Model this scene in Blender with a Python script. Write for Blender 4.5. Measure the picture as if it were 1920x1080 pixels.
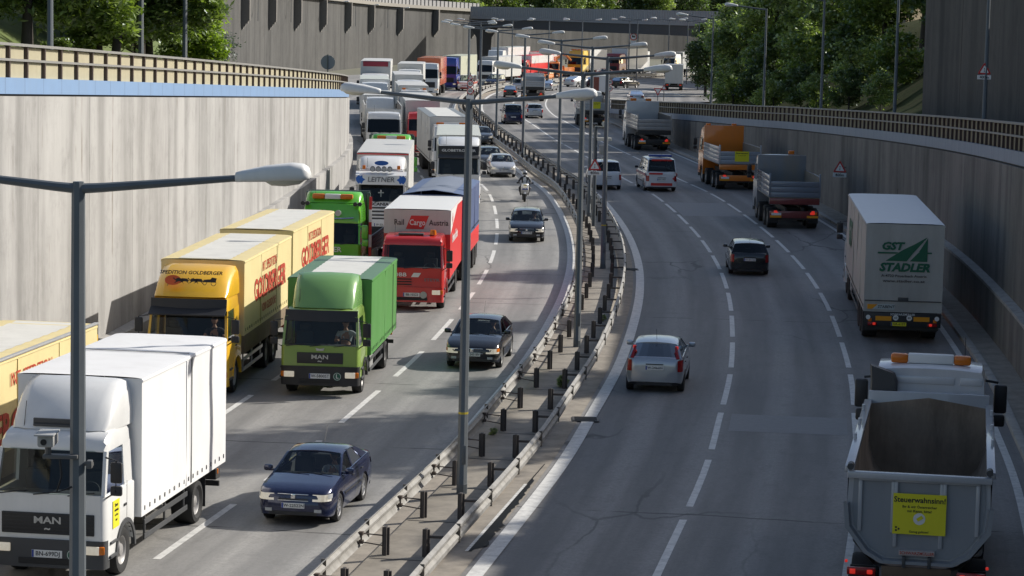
import bpy, bmesh, math, random
from mathutils import Vector, Matrix, noise
R = math.radians
random.seed(7)
for _o in list(bpy.data.objects):
    bpy.data.objects.remove(_o)
scene = bpy.context.scene
COL = scene.collection

# ------------------------------------------------------------------ camera
CAM_H, F_PX, IMG_W, IMG_H = 11.5, 4800.0, 1920.0, 1080.0
PITCH, ROLL = R(6.32), R(1.2)
cam_d = bpy.data.cameras.new('camera')
cam_d.sensor_width = 36.0
cam_d.lens = F_PX / IMG_W * 36.0
cam_d.clip_end = 6000
cam_d.clip_start = 0.5
cam = bpy.data.objects.new('camera', cam_d)
COL.objects.link(cam)
CAM_ROT = Matrix.Rotation(R(90) - PITCH, 3, 'X') @ Matrix.Rotation(ROLL, 3, 'Z')
cam.matrix_world = Matrix.Translation((0, 0, CAM_H)) @ CAM_ROT.to_4x4()
scene.camera = cam

# ------------------------------------------------------------------ light
SUN_TO = Vector((1.45, 0.70, 1.0)).normalized()          # towards the sun
SUN_EL = math.asin(SUN_TO.z)
SUN_AZ = math.atan2(SUN_TO.x, SUN_TO.y)
world = bpy.data.worlds.new('World')
scene.world = world
world.use_nodes = True
wn = world.node_tree
wn.nodes.clear()
_sky = wn.nodes.new('ShaderNodeTexSky')
_sky.sky_type = 'NISHITA'
_sky.sun_disc = False
_sky.sun_elevation = SUN_EL
_sky.sun_rotation = SUN_AZ
_sky.air_density = 1.0
_sky.dust_density = 2.0
_bg = wn.nodes.new('ShaderNodeBackground')
_bg.inputs['Strength'].default_value = 0.095
_wo = wn.nodes.new('ShaderNodeOutputWorld')
wn.links.new(_sky.outputs[0], _bg.inputs['Color'])
wn.links.new(_bg.outputs[0], _wo.inputs['Surface'])
sun_d = bpy.data.lights.new('sun', 'SUN')
sun_d.energy = 4.2
sun_d.angle = R(0.55)
sun_d.color = (1.0, 0.95, 0.87)
sun = bpy.data.objects.new('sun', sun_d)
COL.objects.link(sun)
sun.rotation_euler = SUN_TO.to_track_quat('Z', 'Y').to_euler()
scene.view_settings.view_transform = 'Standard'
scene.view_settings.look = 'None'
scene.view_settings.exposure = 0.42
scene.view_settings.gamma = 1.0
scene.render.engine = 'CYCLES'
scene.cycles.max_bounces = 6
scene.cycles.transparent_max_bounces = 12


def G(px, py, z=0.0):
    """ground point (X, Y) seen at photo pixel (px, py) on the plane at height z"""
    v = CAM_ROT @ Vector((px - IMG_W / 2, -(py - IMG_H / 2), -F_PX))
    t = (z - CAM_H) / v.z
    return Vector((v.x * t, v.y * t, z))


# ------------------------------------------------------------------ materials
MATS = {}


def mat(name, col, rough=0.6, metal=0.0, spec=0.5, noise_amt=0.0, noise_scale=3.0, bump=0.0, coat=0.0, emit=None, emit_s=0.0, dirt=None, dirt_amt=0.0, dirt_scale=1.2):
    """plain procedural material with a little tonal variation"""
    if name in MATS:
        return MATS[name]
    m = bpy.data.materials.new(name)
    m.use_nodes = True
    nt = m.node_tree
    b = nt.nodes['Principled BSDF']
    b.inputs['Base Color'].default_value = (*col, 1)
    b.inputs['Roughness'].default_value = rough
    b.inputs['Metallic'].default_value = metal
    b.inputs['Specular IOR Level'].default_value = spec
    b.inputs['Coat Weight'].default_value = coat
    b.inputs['Coat Roughness'].default_value = 0.08
    if emit:
        b.inputs['Emission Color'].default_value = (*emit, 1)
        b.inputs['Emission Strength'].default_value = emit_s
    if noise_amt or bump or dirt:
        tc = nt.nodes.new('ShaderNodeTexCoord')
        nz = nt.nodes.new('ShaderNodeTexNoise')
        nz.inputs['Scale'].default_value = noise_scale
        nz.inputs['Detail'].default_value = 6
        nz.inputs['Roughness'].default_value = 0.65
        nt.links.new(tc.outputs['Object'], nz.inputs['Vector'])
        mx = nt.nodes.new('ShaderNodeMix')
        mx.data_type = 'RGBA'
        a = tuple(max(0, c * (1 - noise_amt)) for c in col)
        d = tuple(min(1, c * (1 + noise_amt)) for c in col)
        mx.inputs[6].default_value = (*a, 1)
        mx.inputs[7].default_value = (*d, 1)
        nt.links.new(nz.outputs['Fac'], mx.inputs[0])
        out = mx.outputs[2]
        if dirt:
            n2 = nt.nodes.new('ShaderNodeTexNoise')
            n2.inputs['Scale'].default_value = dirt_scale
            n2.inputs['Detail'].default_value = 8
            n2.inputs['Roughness'].default_value = 0.7
            mp = nt.nodes.new('ShaderNodeMapping')
            mp.inputs['Scale'].default_value = (1.5, 1.5, 0.35)
            nt.links.new(tc.outputs['Object'], mp.inputs['Vector'])
            nt.links.new(mp.outputs[0], n2.inputs['Vector'])
            rp = nt.nodes.new('ShaderNodeValToRGB')
            rp.color_ramp.elements[0].position = 0.45
            rp.color_ramp.elements[1].position = 0.75
            ml = nt.nodes.new('ShaderNodeMath')
            ml.operation = 'MULTIPLY'
            ml.inputs[1].default_value = dirt_amt
            nt.links.new(n2.outputs['Fac'], rp.inputs['Fac'])
            nt.links.new(rp.outputs['Color'], ml.inputs[0])
            m2 = nt.nodes.new('ShaderNodeMix')
            m2.data_type = 'RGBA'
            nt.links.new(ml.outputs[0], m2.inputs[0])
            nt.links.new(out, m2.inputs[6])
            m2.inputs[7].default_value = (*dirt, 1)
            out = m2.outputs[2]
        nt.links.new(out, b.inputs['Base Color'])
        if bump:
            bp = nt.nodes.new('ShaderNodeBump')
            bp.inputs['Strength'].default_value = bump
            bp.inputs['Distance'].default_value = 0.02
            nt.links.new(nz.outputs['Fac'], bp.inputs['Height'])
            nt.links.new(bp.outputs[0], b.inputs['Normal'])
    MATS[name] = m
    return m


def concrete_wall_mat(name, base, stain, form_w=3.0, streak=0.5, light=None, across='uv'):
    """board-marked concrete: vertical streaks, panel joints; uses the UV map (u along the wall in metres, v height in metres)"""
    m = bpy.data.materials.new(name)
    m.use_nodes = True
    nt = m.node_tree
    L = nt.links.new
    b = nt.nodes['Principled BSDF']
    b.inputs['Roughness'].default_value = 0.85
    b.inputs['Specular IOR Level'].default_value = 0.25
    uv = nt.nodes.new('ShaderNodeUVMap')
    def noi(scale_xyz, detail, rough):
        mp = nt.nodes.new('ShaderNodeMapping')
        mp.inputs['Scale'].default_value = scale_xyz
        L(uv.outputs[0], mp.inputs['Vector'])
        n = nt.nodes.new('ShaderNodeTexNoise')
        n.inputs['Scale'].default_value = 1.0
        n.inputs['Detail'].default_value = detail
        n.inputs['Roughness'].default_value = rough
        L(mp.outputs[0], n.inputs['Vector'])
        return n
    n1 = noi((0.75, 0.11, 1), 9, 0.72)
    n2 = noi((5.0, 0.35, 1), 6, 0.7)
    n3 = noi((0.35, 0.45, 1), 7, 0.68)
    n4 = noi((0.5, 0.02, 1), 2, 0.5)
    def ramp(src, p0, p1):
        r = nt.nodes.new('ShaderNodeMapRange')
        r.inputs['From Min'].default_value = p0
        r.inputs['From Max'].default_value = p1
        L(src, r.inputs['Value'])
        return r.outputs[0]
    def mix(fac, a, c, mul=None):
        x = nt.nodes.new('ShaderNodeMix')
        x.data_type = 'RGBA'
        if mul is not None:
            t = nt.nodes.new('ShaderNodeMath')
            t.operation = 'MULTIPLY'
            t.inputs[1].default_value = mul
            L(fac, t.inputs[0])
            fac = t.outputs[0]
        L(fac, x.inputs[0])
        for i, v in ((6, a), (7, c)):
            if isinstance(v, tuple):
                x.inputs[i].default_value = (*v, 1)
            else:
                L(v, x.inputs[i])
        return x.outputs[2]
    c = mix(ramp(n1.outputs['Fac'], 0.42, 0.72), base, stain, streak)
    c = mix(ramp(n2.outputs['Fac'], 0.52, 0.8), c, stain, streak * 0.4)
    n5 = noi((0.16, 0.02, 1), 1, 0.5)
    c = mix(ramp(n5.outputs['Fac'], 0.4, 0.62), c, light or base, 0.55)
    n6 = noi((0.9, 0.5, 1), 10, 0.8)
    c = mix(ramp(n6.outputs['Fac'], 0.5, 0.72), c, stain, streak * 0.65)
    c = mix(ramp(n3.outputs['Fac'], 0.35, 0.7), c, light or base, 0.4)
    c = mix(ramp(n4.outputs['Fac'], 0.5, 0.72), c, stain, streak * 0.7)
    n7 = noi((2.6, 0.03, 1), 3, 0.6)
    n8 = noi((0.3, 0.25, 1), 4, 0.6)
    ru = nt.nodes.new('ShaderNodeMath'); ru.operation = 'MULTIPLY'
    L(ramp(n7.outputs['Fac'], 0.60, 0.70), ru.inputs[0]); L(ramp(n8.outputs['Fac'], 0.5, 0.62), ru.inputs[1])
    c = mix(ru.outputs[0], c, (stain[0] * .9, stain[1] * .68, stain[2] * .48), 0.75)
    # joints between the cast bays
    sx = nt.nodes.new('ShaderNodeSeparateXYZ')
    L(uv.outputs[0], sx.inputs[0])
    def joint(src, w, half):
        d = nt.nodes.new('ShaderNodeMath'); d.operation = 'DIVIDE'; d.inputs[1].default_value = w
        L(src, d.inputs[0])
        f = nt.nodes.new('ShaderNodeMath'); f.operation = 'FRACT'
        L(d.outputs[0], f.inputs[0])
        lt = nt.nodes.new('ShaderNodeMath'); lt.operation = 'LESS_THAN'; lt.inputs[1].default_value = half / w
        L(f.outputs[0], lt.inputs[0])
        return lt.outputs[0]
    j = joint(sx.outputs[0], form_w, 0.035)
    c = mix(j, c, tuple(q * 0.45 for q in stain), 0.75)
    L(c, b.inputs['Base Color'])
    bp = nt.nodes.new('ShaderNodeBump')
    bp.inputs['Strength'].default_value = 0.35
    bp.inputs['Distance'].default_value = 0.03
    L(n2.outputs['Fac'], bp.inputs['Height'])
    L(bp.outputs[0], b.inputs['Normal'])
    MATS[name] = m
    return m


def glass_mat(name, tint, clear=0.5):
    m = bpy.data.materials.new(name)
    m.use_nodes = True
    nt = m.node_tree
    nt.nodes.clear()
    o = nt.nodes.new('ShaderNodeOutputMaterial')
    tr = nt.nodes.new('ShaderNodeBsdfTransparent')
    tr.inputs[0].default_value = (*tint, 1)
    gl = nt.nodes.new('ShaderNodeBsdfGlossy')
    gl.inputs['Color'].default_value = (0.9, 0.95, 1, 1)
    gl.inputs['Roughness'].default_value = 0.03
    fr = nt.nodes.new('ShaderNodeFresnel')
    fr.inputs[0].default_value = 1.38
    mx = nt.nodes.new('ShaderNodeMixShader')
    nt.links.new(fr.outputs[0], mx.inputs[0])
    nt.links.new(tr.outputs[0], mx.inputs[1])
    nt.links.new(gl.outputs[0], mx.inputs[2])
    nt.links.new(mx.outputs[0], o.inputs['Surface'])
    MATS[name] = m
    return m


# ------------------------------------------------------------------ mesh helpers
class MB:
    """collects shapes, then links them as ONE mesh object"""
    def __init__(self):
        self.v = []
        self.f = []
        self.uv = {}

    def add(self, vs, fs):
        n = len(self.v)
        self.v.extend(tuple(p) for p in vs)
        self.f.extend(tuple(i + n for i in q) for q in fs)
        return n

    def quad(self, a, b, c, d):
        self.add((a, b, c, d), ((0, 1, 2, 3),))
        return self

    def box(self, cx, cy, cz, sx, sy, sz, bev=0.0, rot=None):
        hx, hy, hz = sx / 2, sy / 2, sz / 2
        b = min(bev, hx * .95, hy * .95, hz * .95)
        vs, fs = [], []
        if b <= 0:
            for x in (-hx, hx):
                for y in (-hy, hy):
                    for z in (-hz, hz):
                        vs.append(Vector((x, y, z)))
            fs = [(0, 1, 3, 2), (4, 6, 7, 5), (0, 4, 5, 1), (2, 3, 7, 6), (0, 2, 6, 4), (1, 5, 7, 3)]
        else:
            bm = bmesh.new()
            bmesh.ops.create_cube(bm, size=1.0)
            for v in bm.verts:
                v.co = Vector((v.co.x * sx, v.co.y * sy, v.co.z * sz))
            bmesh.ops.bevel(bm, geom=list(bm.edges), offset=b, segments=2, affect='EDGES', profile=0.5)
            bm.verts.index_update()
            vs = [v.co.copy() for v in bm.verts]
            fs = [tuple(v.index for v in f.verts) for f in bm.faces]
            bm.free()
        c = Vector((cx, cy, cz))
        if rot is not None:
            vs = [rot @ p for p in vs]
        self.add([p + c for p in vs], fs)
        return self

    def tube(self, pts, r, n=8, cap=True):
        """round tube through points; r number or list"""
        pts = [Vector(p) for p in pts]
        rs = r if isinstance(r, (list, tuple)) else [r] * len(pts)
        rings = []
        up = Vector((0, 0, 1))
        for i, p in enumerate(pts):
            d = (pts[min(i + 1, len(pts) - 1)] - pts[max(i - 1, 0)]).normalized()
            ref = up if abs(d.z) < 0.95 else Vector((1, 0, 0))
            a = d.cross(ref).normalized()
            b = a.cross(d).normalized()
            rings.append([p + (a * math.cos(2 * math.pi * k / n) + b * math.sin(2 * math.pi * k / n)) * rs[i] for k in range(n)])
        self.loft(rings, closed=True, caps=cap)
        return self

    def loft(self, rings, closed=True, caps=False):
        n = len(rings[0])
        base = len(self.v)
        for r_ in rings:
            self.v.extend(tuple(p) for p in r_)
        m = n if closed else n - 1
        for i in range(len(rings) - 1):
            for k in range(m):
                k2 = (k + 1) % n
                self.f.append((base + i * n + k, base + i * n + k2, base + (i + 1) * n + k2, base + (i + 1) * n + k))
        if caps:
            self.f.append(tuple(base + k for k in range(n))[::-1])
            self.f.append(tuple(base + (len(rings) - 1) * n + k for k in range(n)))
        return self

    def prism(self, poly, a, b, axis='x'):
        """2D polygon extruded between a and b along an axis; poly holds (y,z) for x, (x,z) for y, (x,y) for z"""
        def P(u, v, t):
            return {'x': (t, u, v), 'y': (u, t, v), 'z': (u, v, t)}[axis]
        self.loft([[P(u, v, a) for u, v in poly], [P(u, v, b) for u, v in poly]], True, True)
        return self

    def disc(self, c, nrm, r, n=20):
        c = Vector(c)
        nrm = Vector(nrm).normalized()
        ref = Vector((0, 0, 1)) if abs(nrm.z) < .9 else Vector((1, 0, 0))
        a = ref.cross(nrm).normalized()
        b = nrm.cross(a)
        self.add([c + (a * math.cos(2 * math.pi * k / n) + b * math.sin(2 * math.pi * k / n)) * r for k in range(n)], (tuple(range(n)),))
        return self

    def build(self, name, material, parent=None, smooth=40, loc=None, uv=None, fix=True):
        me = bpy.data.meshes.new(name)
        me.from_pydata(self.v, [], self.f)
        if fix:
            bm = bmesh.new()
            bm.from_mesh(me)
            bmesh.ops.recalc_face_normals(bm, faces=list(bm.faces))
            bm.to_mesh(me)
            bm.free()
        if smooth:
            me.polygons.foreach_set('use_smooth', [True] * len(me.polygons))
            me.set_sharp_from_angle(angle=R(smooth))
        me.update()
        if material is not None:
            me.materials.append(material)
        o = bpy.data.objects.new(name, me)
        COL.objects.link(o)
        if parent is not None:
            o.parent = parent
        if loc is not None:
            o.location = loc
        return o


def tag(o, label=None, cat=None, group=None, kind=None):
    if label: o['label'] = label
    if cat: o['category'] = cat
    if group: o['group'] = group
    if kind: o['kind'] = kind
    return o


def thing(name, label, cat, loc=(0, 0, 0), rz=0.0, group=None, scale=1.0):
    o = bpy.data.objects.new(name, None)
    COL.objects.link(o)
    o.empty_display_size = 0.2
    o.location = loc
    o.rotation_euler = (0, 0, rz)
    o.scale = (scale, scale, scale)
    return tag(o, label, cat, group)


def copy_tree(o, parent=None):
    kids = [k for k in o.children]
    c = o.copy()
    COL.objects.link(c)
    if parent is not None:
        c.parent = parent
    for k in kids:
        copy_tree(k, c)
    return c


def text_mesh(s, size, mat_, name, parent, mtx, bold=0.0, shear=0.0, sx=1.0, align='CENTER', depth=0.002):
    """lettering: flat text mesh, local +x reading direction, +y up, placed by the matrix"""
    cu = bpy.data.curves.new(name, 'FONT')
    cu.body = s
    cu.size = size
    cu.align_x = align
    cu.align_y = 'CENTER'
    cu.shear = shear
    cu.offset = bold * size
    cu.extrude = depth
    cu.resolution_u = 2
    t = bpy.data.objects.new(name, cu)
    COL.objects.link(t)
    dg = bpy.context.evaluated_depsgraph_get()
    dg.update()
    me = bpy.data.meshes.new_from_object(t.evaluated_get(dg))
    bpy.data.objects.remove(t)
    bpy.data.curves.remove(cu)
    me.name = name
    S = Matrix.Diagonal((sx, 1, 1, 1))
    me.transform(mtx @ S)
    me.materials.clear()
    me.materials.append(mat_)
    o = bpy.data.objects.new(name, me)
    COL.objects.link(o)
    if parent is not None:
        o.parent = parent
    return o


def frame(origin, xdir, ydir):
    """matrix whose x is the reading direction and y is up on the face"""
    x = Vector(xdir).normalized()
    y = Vector(ydir).normalized()
    z = x.cross(y)
    return Matrix(((x.x, y.x, z.x, origin[0]), (x.y, y.y, z.y, origin[1]), (x.z, y.z, z.z, origin[2]), (0, 0, 0, 1)))


class Path:
    """smooth plan curve through ground points, parameter = length in metres"""
    def __init__(self, pts, step=1.0):
        P = [Vector((p[0], p[1], p[2] if len(p) > 2 else 0.0)) for p in pts]
        out = []
        for i in range(len(P) - 1):
            p0 = P[i - 1] if i else P[0] * 2 - P[1]
            p1, p2 = P[i], P[i + 1]
            p3 = P[i + 2] if i + 2 < len(P) else P[i + 1] * 2 - P[i]
            t0, t1 = 0.0, max(1e-4, (p1 - p0).length ** .5)
            t2 = t1 + max(1e-4, (p2 - p1).length ** .5)
            t3 = t2 + max(1e-4, (p3 - p2).length ** .5)
            n = max(2, int((p2 - p1).length / step))
            for k in range(n):
                t = t1 + (t2 - t1) * k / n
                A1 = p0 * ((t1 - t) / (t1 - t0)) + p1 * ((t - t0) / (t1 - t0))
                A2 = p1 * ((t2 - t) / (t2 - t1)) + p2 * ((t - t1) / (t2 - t1))
                A3 = p2 * ((t3 - t) / (t3 - t2)) + p3 * ((t - t2) / (t3 - t2))
                B1 = A1 * ((t2 - t) / (t2 - t0)) + A2 * ((t - t0) / (t2 - t0))
                B2 = A2 * ((t3 - t) / (t3 - t1)) + A3 * ((t - t1) / (t3 - t1))
                out.append(B1 * ((t2 - t) / (t2 - t1)) + B2 * ((t - t1) / (t2 - t1)))
        out.append(P[-1])
        self.p = out
        self.s = [0.0]
        for a, b in zip(out, out[1:]):
            self.s.append(self.s[-1] + (b - a).length)
        self.len = self.s[-1]

    def at(self, s):
        s = min(max(s, 0), self.len)
        lo, hi = 0, len(self.s) - 1
        while hi - lo > 1:
            m = (lo + hi) // 2
            if self.s[m] <= s: lo = m
            else: hi = m
        d = self.s[hi] - self.s[lo]
        t = (s - self.s[lo]) / d if d else 0
        return self.p[lo].lerp(self.p[hi], t)

    def dir(self, s):
        return (self.at(s + 1.0) - self.at(s - 1.0)).normalized()

    def nrm(self, s):                                      # to the right of travel
        d = self.dir(s)
        return Vector((d.y, -d.x, 0)).normalized()

    def off(self, s, o, z=0.0):
        p = self.at(s) + self.nrm(s) * o
        return Vector((p.x, p.y, p.z + z))

    def near_y(self, y):
        best = min(range(len(self.p)), key=lambda i: abs(self.p[i].y - y))
        return self.s[best]

    def samples(self, s0=0.0, s1=None, step=2.0):
        s1 = self.len if s1 is None else s1
        n = max(1, int(math.ceil((s1 - s0) / step)))
        return [s0 + (s1 - s0) * i / n for i in range(n + 1)]
# ------------------------------------------------------------------ plan of the motorway cutting
MC = Path([(-7.0, 22), (-5.3, 34), (-3.3, 44), (-2.25, 50.7), (-0.2, 64), (0.78, 72), (1.85, 81.2), (2.85, 92.5), (3.6, 103.4), (4.12, 116.4),
           (4.2, 133.9), (3.45, 157.5), (2.2, 172), (0.45, 194.5), (-1.9, 222.9), (-3.4, 246), (-5.1, 273), (-5.4, 306), (-3.2, 342),
           (3.2, 368), (13.5, 404), (27, 430), (47, 455), (85, 478)], 1.0)
WL = Path([(-21.5, 26), (-18.4, 42), (-16.2, 55), (-14.7, 66), (-13.9, 76), (-13.0, 88), (-12.05, 105), (-11.35, 125), (-10.95, 145), (-10.87, 161),
           (-11.7, 180), (-14.0, 200), (-18.5, 222), (-25, 247), (-34, 275)], 1.0)
S = MC.near_y


def zl(y): return 8.72 - 0.036 * (y - 70)             # underside of the fascia on the left wall
def zr(y): return max(-0.6, 6.47 - 0.0335 * (y - 85))    # the same on the right wall


OFF_R = 14.6


def lane_sheet(name, path, offs, s0, s1, z, material, step=3.0, kind='structure', split=1.2):
    """flat sheet between two offsets of a path, UV = (offset, distance) in metres"""
    me = bpy.data.meshes.new(name)
    ss = path.samples(s0, s1, step)
    vs, fs, uvs = [], [], []
    n = 9
    for s in ss:
        o0, o1 = offs(s) if callable(offs) else offs
        for k in range(n):
            o = o0 + (o1 - o0) * k / (n - 1)
            vs.append(path.off(s, o, z))
            uvs.append((o, s))
    for i in range(len(ss) - 1):
        for k in range(n - 1):
            a = i * n + k
            fs.append((a, a + 1, a + n + 1, a + n))
    me.from_pydata(vs, [], fs)
    ul = me.uv_layers.new(name='UVMap')
    for lp in me.loops:
        ul.data[lp.index].uv = uvs[lp.vertex_index]
    me.materials.append(material)
    o = bpy.data.objects.new(name, me)
    COL.objects.link(o)
    return tag(o, kind=kind)


def asphalt_mat(name, base, dark, light, lane0, lane_w=3.55, track=0.35, joints=0.0):
    m = bpy.data.materials.new(name)
    m.use_nodes = True
    nt = m.node_tree
    L = nt.links.new
    b = nt.nodes['Principled BSDF']
    b.inputs['Roughness'].default_value = 0.72
    b.inputs['Specular IOR Level'].default_value = 0.35
    uv = nt.nodes.new('ShaderNodeUVMap')
    def noi(sc, det, ro, s=1.0):
        mp = nt.nodes.new('ShaderNodeMapping')
        mp.inputs['Scale'].default_value = sc
        L(uv.outputs[0], mp.inputs['Vector'])
        n = nt.nodes.new('ShaderNodeTexNoise')
        n.inputs['Scale'].default_value = s
        n.inputs['Detail'].default_value = det
        n.inputs['Roughness'].default_value = ro
        L(mp.outputs[0], n.inputs['Vector'])
        return n.outputs['Fac']
    def mr(src, a, c, lo=0.0, hi=1.0):
        r = nt.nodes.new('ShaderNodeMapRange')
        for k, v in (('From Min', a), ('From Max', c), ('To Min', lo), ('To Max', hi)):
            r.inputs[k].default_value = v
        L(src, r.inputs['Value'])
        return r.outputs[0]
    def math_(op, a, c):
        t = nt.nodes.new('ShaderNodeMath'); t.operation = op
        for i, v in ((0, a), (1, c)):
            if v is None: continue
            if isinstance(v, (int, float)): t.inputs[i].default_value = v
            else: L(v, t.inputs[i])
        return t.outputs[0]
    def mix(fac, a, c):
        x = nt.nodes.new('ShaderNodeMix'); x.data_type = 'RGBA'
        L(fac, x.inputs[0])
        for i, v in ((6, a), (7, c)):
            if isinstance(v, tuple): x.inputs[i].default_value = (*v, 1)
            else: L(v, x.inputs[i])
        return x.outputs[2]
    c = mix(mr(noi((6, 6, 1), 8, 0.75), 0.35, 0.68), base, light)
    c = mix(mr(noi((14, 9, 1), 4, 0.85), 0.48, 0.7, 0, 0.55), c, dark)
    c = mix(mr(noi((1.6, 0.7, 1), 9, 0.75), 0.5, 0.72, 0, 0.5), c, dark)
    c = mix(mr(noi((0.9, 0.03, 1), 6, 0.65), 0.45, 0.7, 0, 0.6), c, dark)
    c = mix(mr(noi((0.22, 0.06, 1), 3, 0.5), 0.5, 0.68, 0, 0.35), c, light)
    # wheel tracks and oil line of each lane
    sx = nt.nodes.new('ShaderNodeSeparateXYZ'); L(uv.outputs[0], sx.inputs[0])
    wob = math_('MULTIPLY', noi((0.0, 0.03, 1), 2, 0.5), 0.7)
    u = math_('ADD', math_('ADD', sx.outputs[0], -lane0), wob)
    fr = math_('FRACT', math_('DIVIDE', u, lane_w), None)
    cw = math_('COSINE', math_('MULTIPLY', fr, 4 * math.pi), None)
    tr = mr(cw, -0.2, 1.0, track, 0.0)
    tr = math_('MULTIPLY', tr, mr(noi((0.8, 0.05, 1), 4, 0.6), 0.2, 0.6))
    c = mix(tr, c, dark)
    vmap = nt.nodes.new('ShaderNodeMapping'); vmap.inputs['Scale'].default_value = (0.22, 0.07, 1)
    L(uv.outputs[0], vmap.inputs['Vector'])
    vo = nt.nodes.new('ShaderNodeTexVoronoi'); vo.feature = 'DISTANCE_TO_EDGE'; vo.inputs['Scale'].default_value = 1.0
    wv = nt.nodes.new('ShaderNodeVectorMath'); wv.operation = 'ADD'
    wn_ = nt.nodes.new('ShaderNodeTexNoise'); wn_.inputs['Scale'].default_value = 2.5; wn_.inputs['Detail'].default_value = 5
    L(vmap.outputs[0], wn_.inputs['Vector']); ws = nt.nodes.new('ShaderNodeVectorMath'); ws.operation = 'SCALE'; ws.inputs['Scale'].default_value = .35
    L(wn_.outputs['Color'], ws.inputs[0]); L(vmap.outputs[0], wv.inputs[0]); L(ws.outputs[0], wv.inputs[1]); L(wv.outputs[0], vo.inputs['Vector'])
    crk = math_('MULTIPLY', mr(vo.outputs['Distance'], 0.004, 0.012, 1.0, 0.0), mr(noi((0.12, 0.03, 1), 3, 0.6), 0.5, 0.6, 0, 0.7))
    c = mix(crk, c, tuple(v * 0.35 for v in dark))
    if joints:
        jf = math_('FRACT', math_('DIVIDE', math_('ADD', sx.outputs[1], math_('MULTIPLY', noi((0.3, 0.2, 1), 3, 0.6), 0.5)), joints), None)
        jl = math_('LESS_THAN', jf, 0.10 / joints)
        c = mix(math_('MULTIPLY', jl, mr(noi((0.7, 0.02, 1), 2, 0.5), 0.42, 0.52, 0, 0.8)), c, tuple(v * 0.4 for v in dark))
    L(c, b.inputs['Base Color'])
    bp = nt.nodes.new('ShaderNodeBump')
    bp.inputs['Strength'].default_value = 0.25
    bp.inputs['Distance'].default_value = 0.01
    L(noi((45, 45, 1), 2, 0.7), bp.inputs['Height'])
    L(bp.outputs[0], b.inputs['Normal'])
    MATS[name] = m
    return m


M_ASPH_L = asphalt_mat('worn pale asphalt', (0.285, 0.277, 0.262), (0.14, 0.138, 0.134), (0.36, 0.35, 0.33), -1.55, 3.5, 0.62, joints=11.0)
M_ASPH_R = asphalt_mat('blue grey asphalt', (0.235, 0.227, 0.218), (0.118, 0.115, 0.112), (0.305, 0.293, 0.28), 1.7, 3.68, 0.62, joints=37.0)
M_PAINT = mat('road paint', (0.66, 0.65, 0.62), 0.7, noise_amt=0.25, noise_scale=9, dirt=(0.24, 0.24, 0.235), dirt_amt=0.65, dirt_scale=2.5)
M_SLAB = mat('median concrete', (0.28, 0.25, 0.205), 0.9, noise_amt=0.3, noise_scale=1.5, bump=0.3, dirt=(0.12, 0.105, 0.09), dirt_amt=0.75, dirt_scale=0.7)
M_GUTTER = mat('gutter concrete', (0.30, 0.265, 0.22), 0.9, noise_amt=0.25, noise_scale=2.5, bump=0.2, dirt=(0.11, 0.1, 0.085), dirt_amt=0.7, dirt_scale=0.9)
M_KERB = mat('kerb stone', (0.36, 0.345, 0.32), 0.85, noise_amt=0.25, noise_scale=3, dirt=(0.13, 0.125, 0.12), dirt_amt=0.6)
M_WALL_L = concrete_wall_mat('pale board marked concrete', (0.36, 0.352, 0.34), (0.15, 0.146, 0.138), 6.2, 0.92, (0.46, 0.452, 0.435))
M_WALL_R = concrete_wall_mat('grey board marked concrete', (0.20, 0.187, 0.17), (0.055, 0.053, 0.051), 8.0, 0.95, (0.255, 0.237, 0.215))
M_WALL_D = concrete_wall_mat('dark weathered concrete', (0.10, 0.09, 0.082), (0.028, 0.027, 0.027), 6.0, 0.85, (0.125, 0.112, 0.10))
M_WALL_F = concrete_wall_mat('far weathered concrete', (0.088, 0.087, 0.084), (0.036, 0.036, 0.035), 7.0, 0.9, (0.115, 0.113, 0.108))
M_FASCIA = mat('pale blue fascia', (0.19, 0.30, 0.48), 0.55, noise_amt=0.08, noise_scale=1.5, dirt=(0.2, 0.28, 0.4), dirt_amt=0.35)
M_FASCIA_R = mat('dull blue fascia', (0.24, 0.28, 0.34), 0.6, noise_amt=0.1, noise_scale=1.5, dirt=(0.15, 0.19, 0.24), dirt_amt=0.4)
M_RAILPOST = mat('brown railing post', (0.055, 0.035, 0.030), 0.55, noise_amt=0.15)
M_RAILBAR = mat('grey railing bar', (0.23, 0.225, 0.21), 0.6, noise_amt=0.2, noise_scale=6)
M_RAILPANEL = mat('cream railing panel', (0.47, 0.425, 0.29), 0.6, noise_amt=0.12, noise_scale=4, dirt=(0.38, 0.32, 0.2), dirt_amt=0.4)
M_GALV = mat('galvanised steel', (0.30, 0.29, 0.27), 0.55, metal=0.2, noise_amt=0.3, noise_scale=2, dirt=(0.10, 0.09, 0.078), dirt_amt=0.7, dirt_scale=1.6)
M_POSTDARK = mat('dark steel post', (0.07, 0.06, 0.054), 0.65, noise_amt=0.3, noise_scale=4)
M_POLE = mat('grey green lamp pole', (0.098, 0.112, 0.122), 0.42, noise_amt=0.18, noise_scale=2.5, dirt=(0.055, 0.06, 0.062), dirt_amt=0.4)
M_LAMPHEAD = mat('pale lamp housing', (0.66, 0.66, 0.64), 0.4, noise_amt=0.06, noise_scale=5, dirt=(0.45, 0.44, 0.42), dirt_amt=0.25, dirt_scale=3)
M_LAMPGLASS = mat('lamp diffuser', (0.55, 0.52, 0.42), 0.25)
M_GRASS = mat('bank grass', (0.045, 0.058, 0.018), 0.95, spec=.1, noise_amt=0.6, noise_scale=2.2, bump=0.9, dirt=(0.07, 0.055, 0.028), dirt_amt=0.8, dirt_scale=0.6)
M_GRASS_L = mat('lush grass', (0.10, 0.135, 0.03), 0.9, noise_amt=0.35, noise_scale=1.5, bump=0.5, dirt=(0.05, 0.075, 0.02), dirt_amt=0.7, dirt_scale=0.6)
M_WHITE = mat('white sign face', (0.78, 0.78, 0.76), 0.45)
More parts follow.
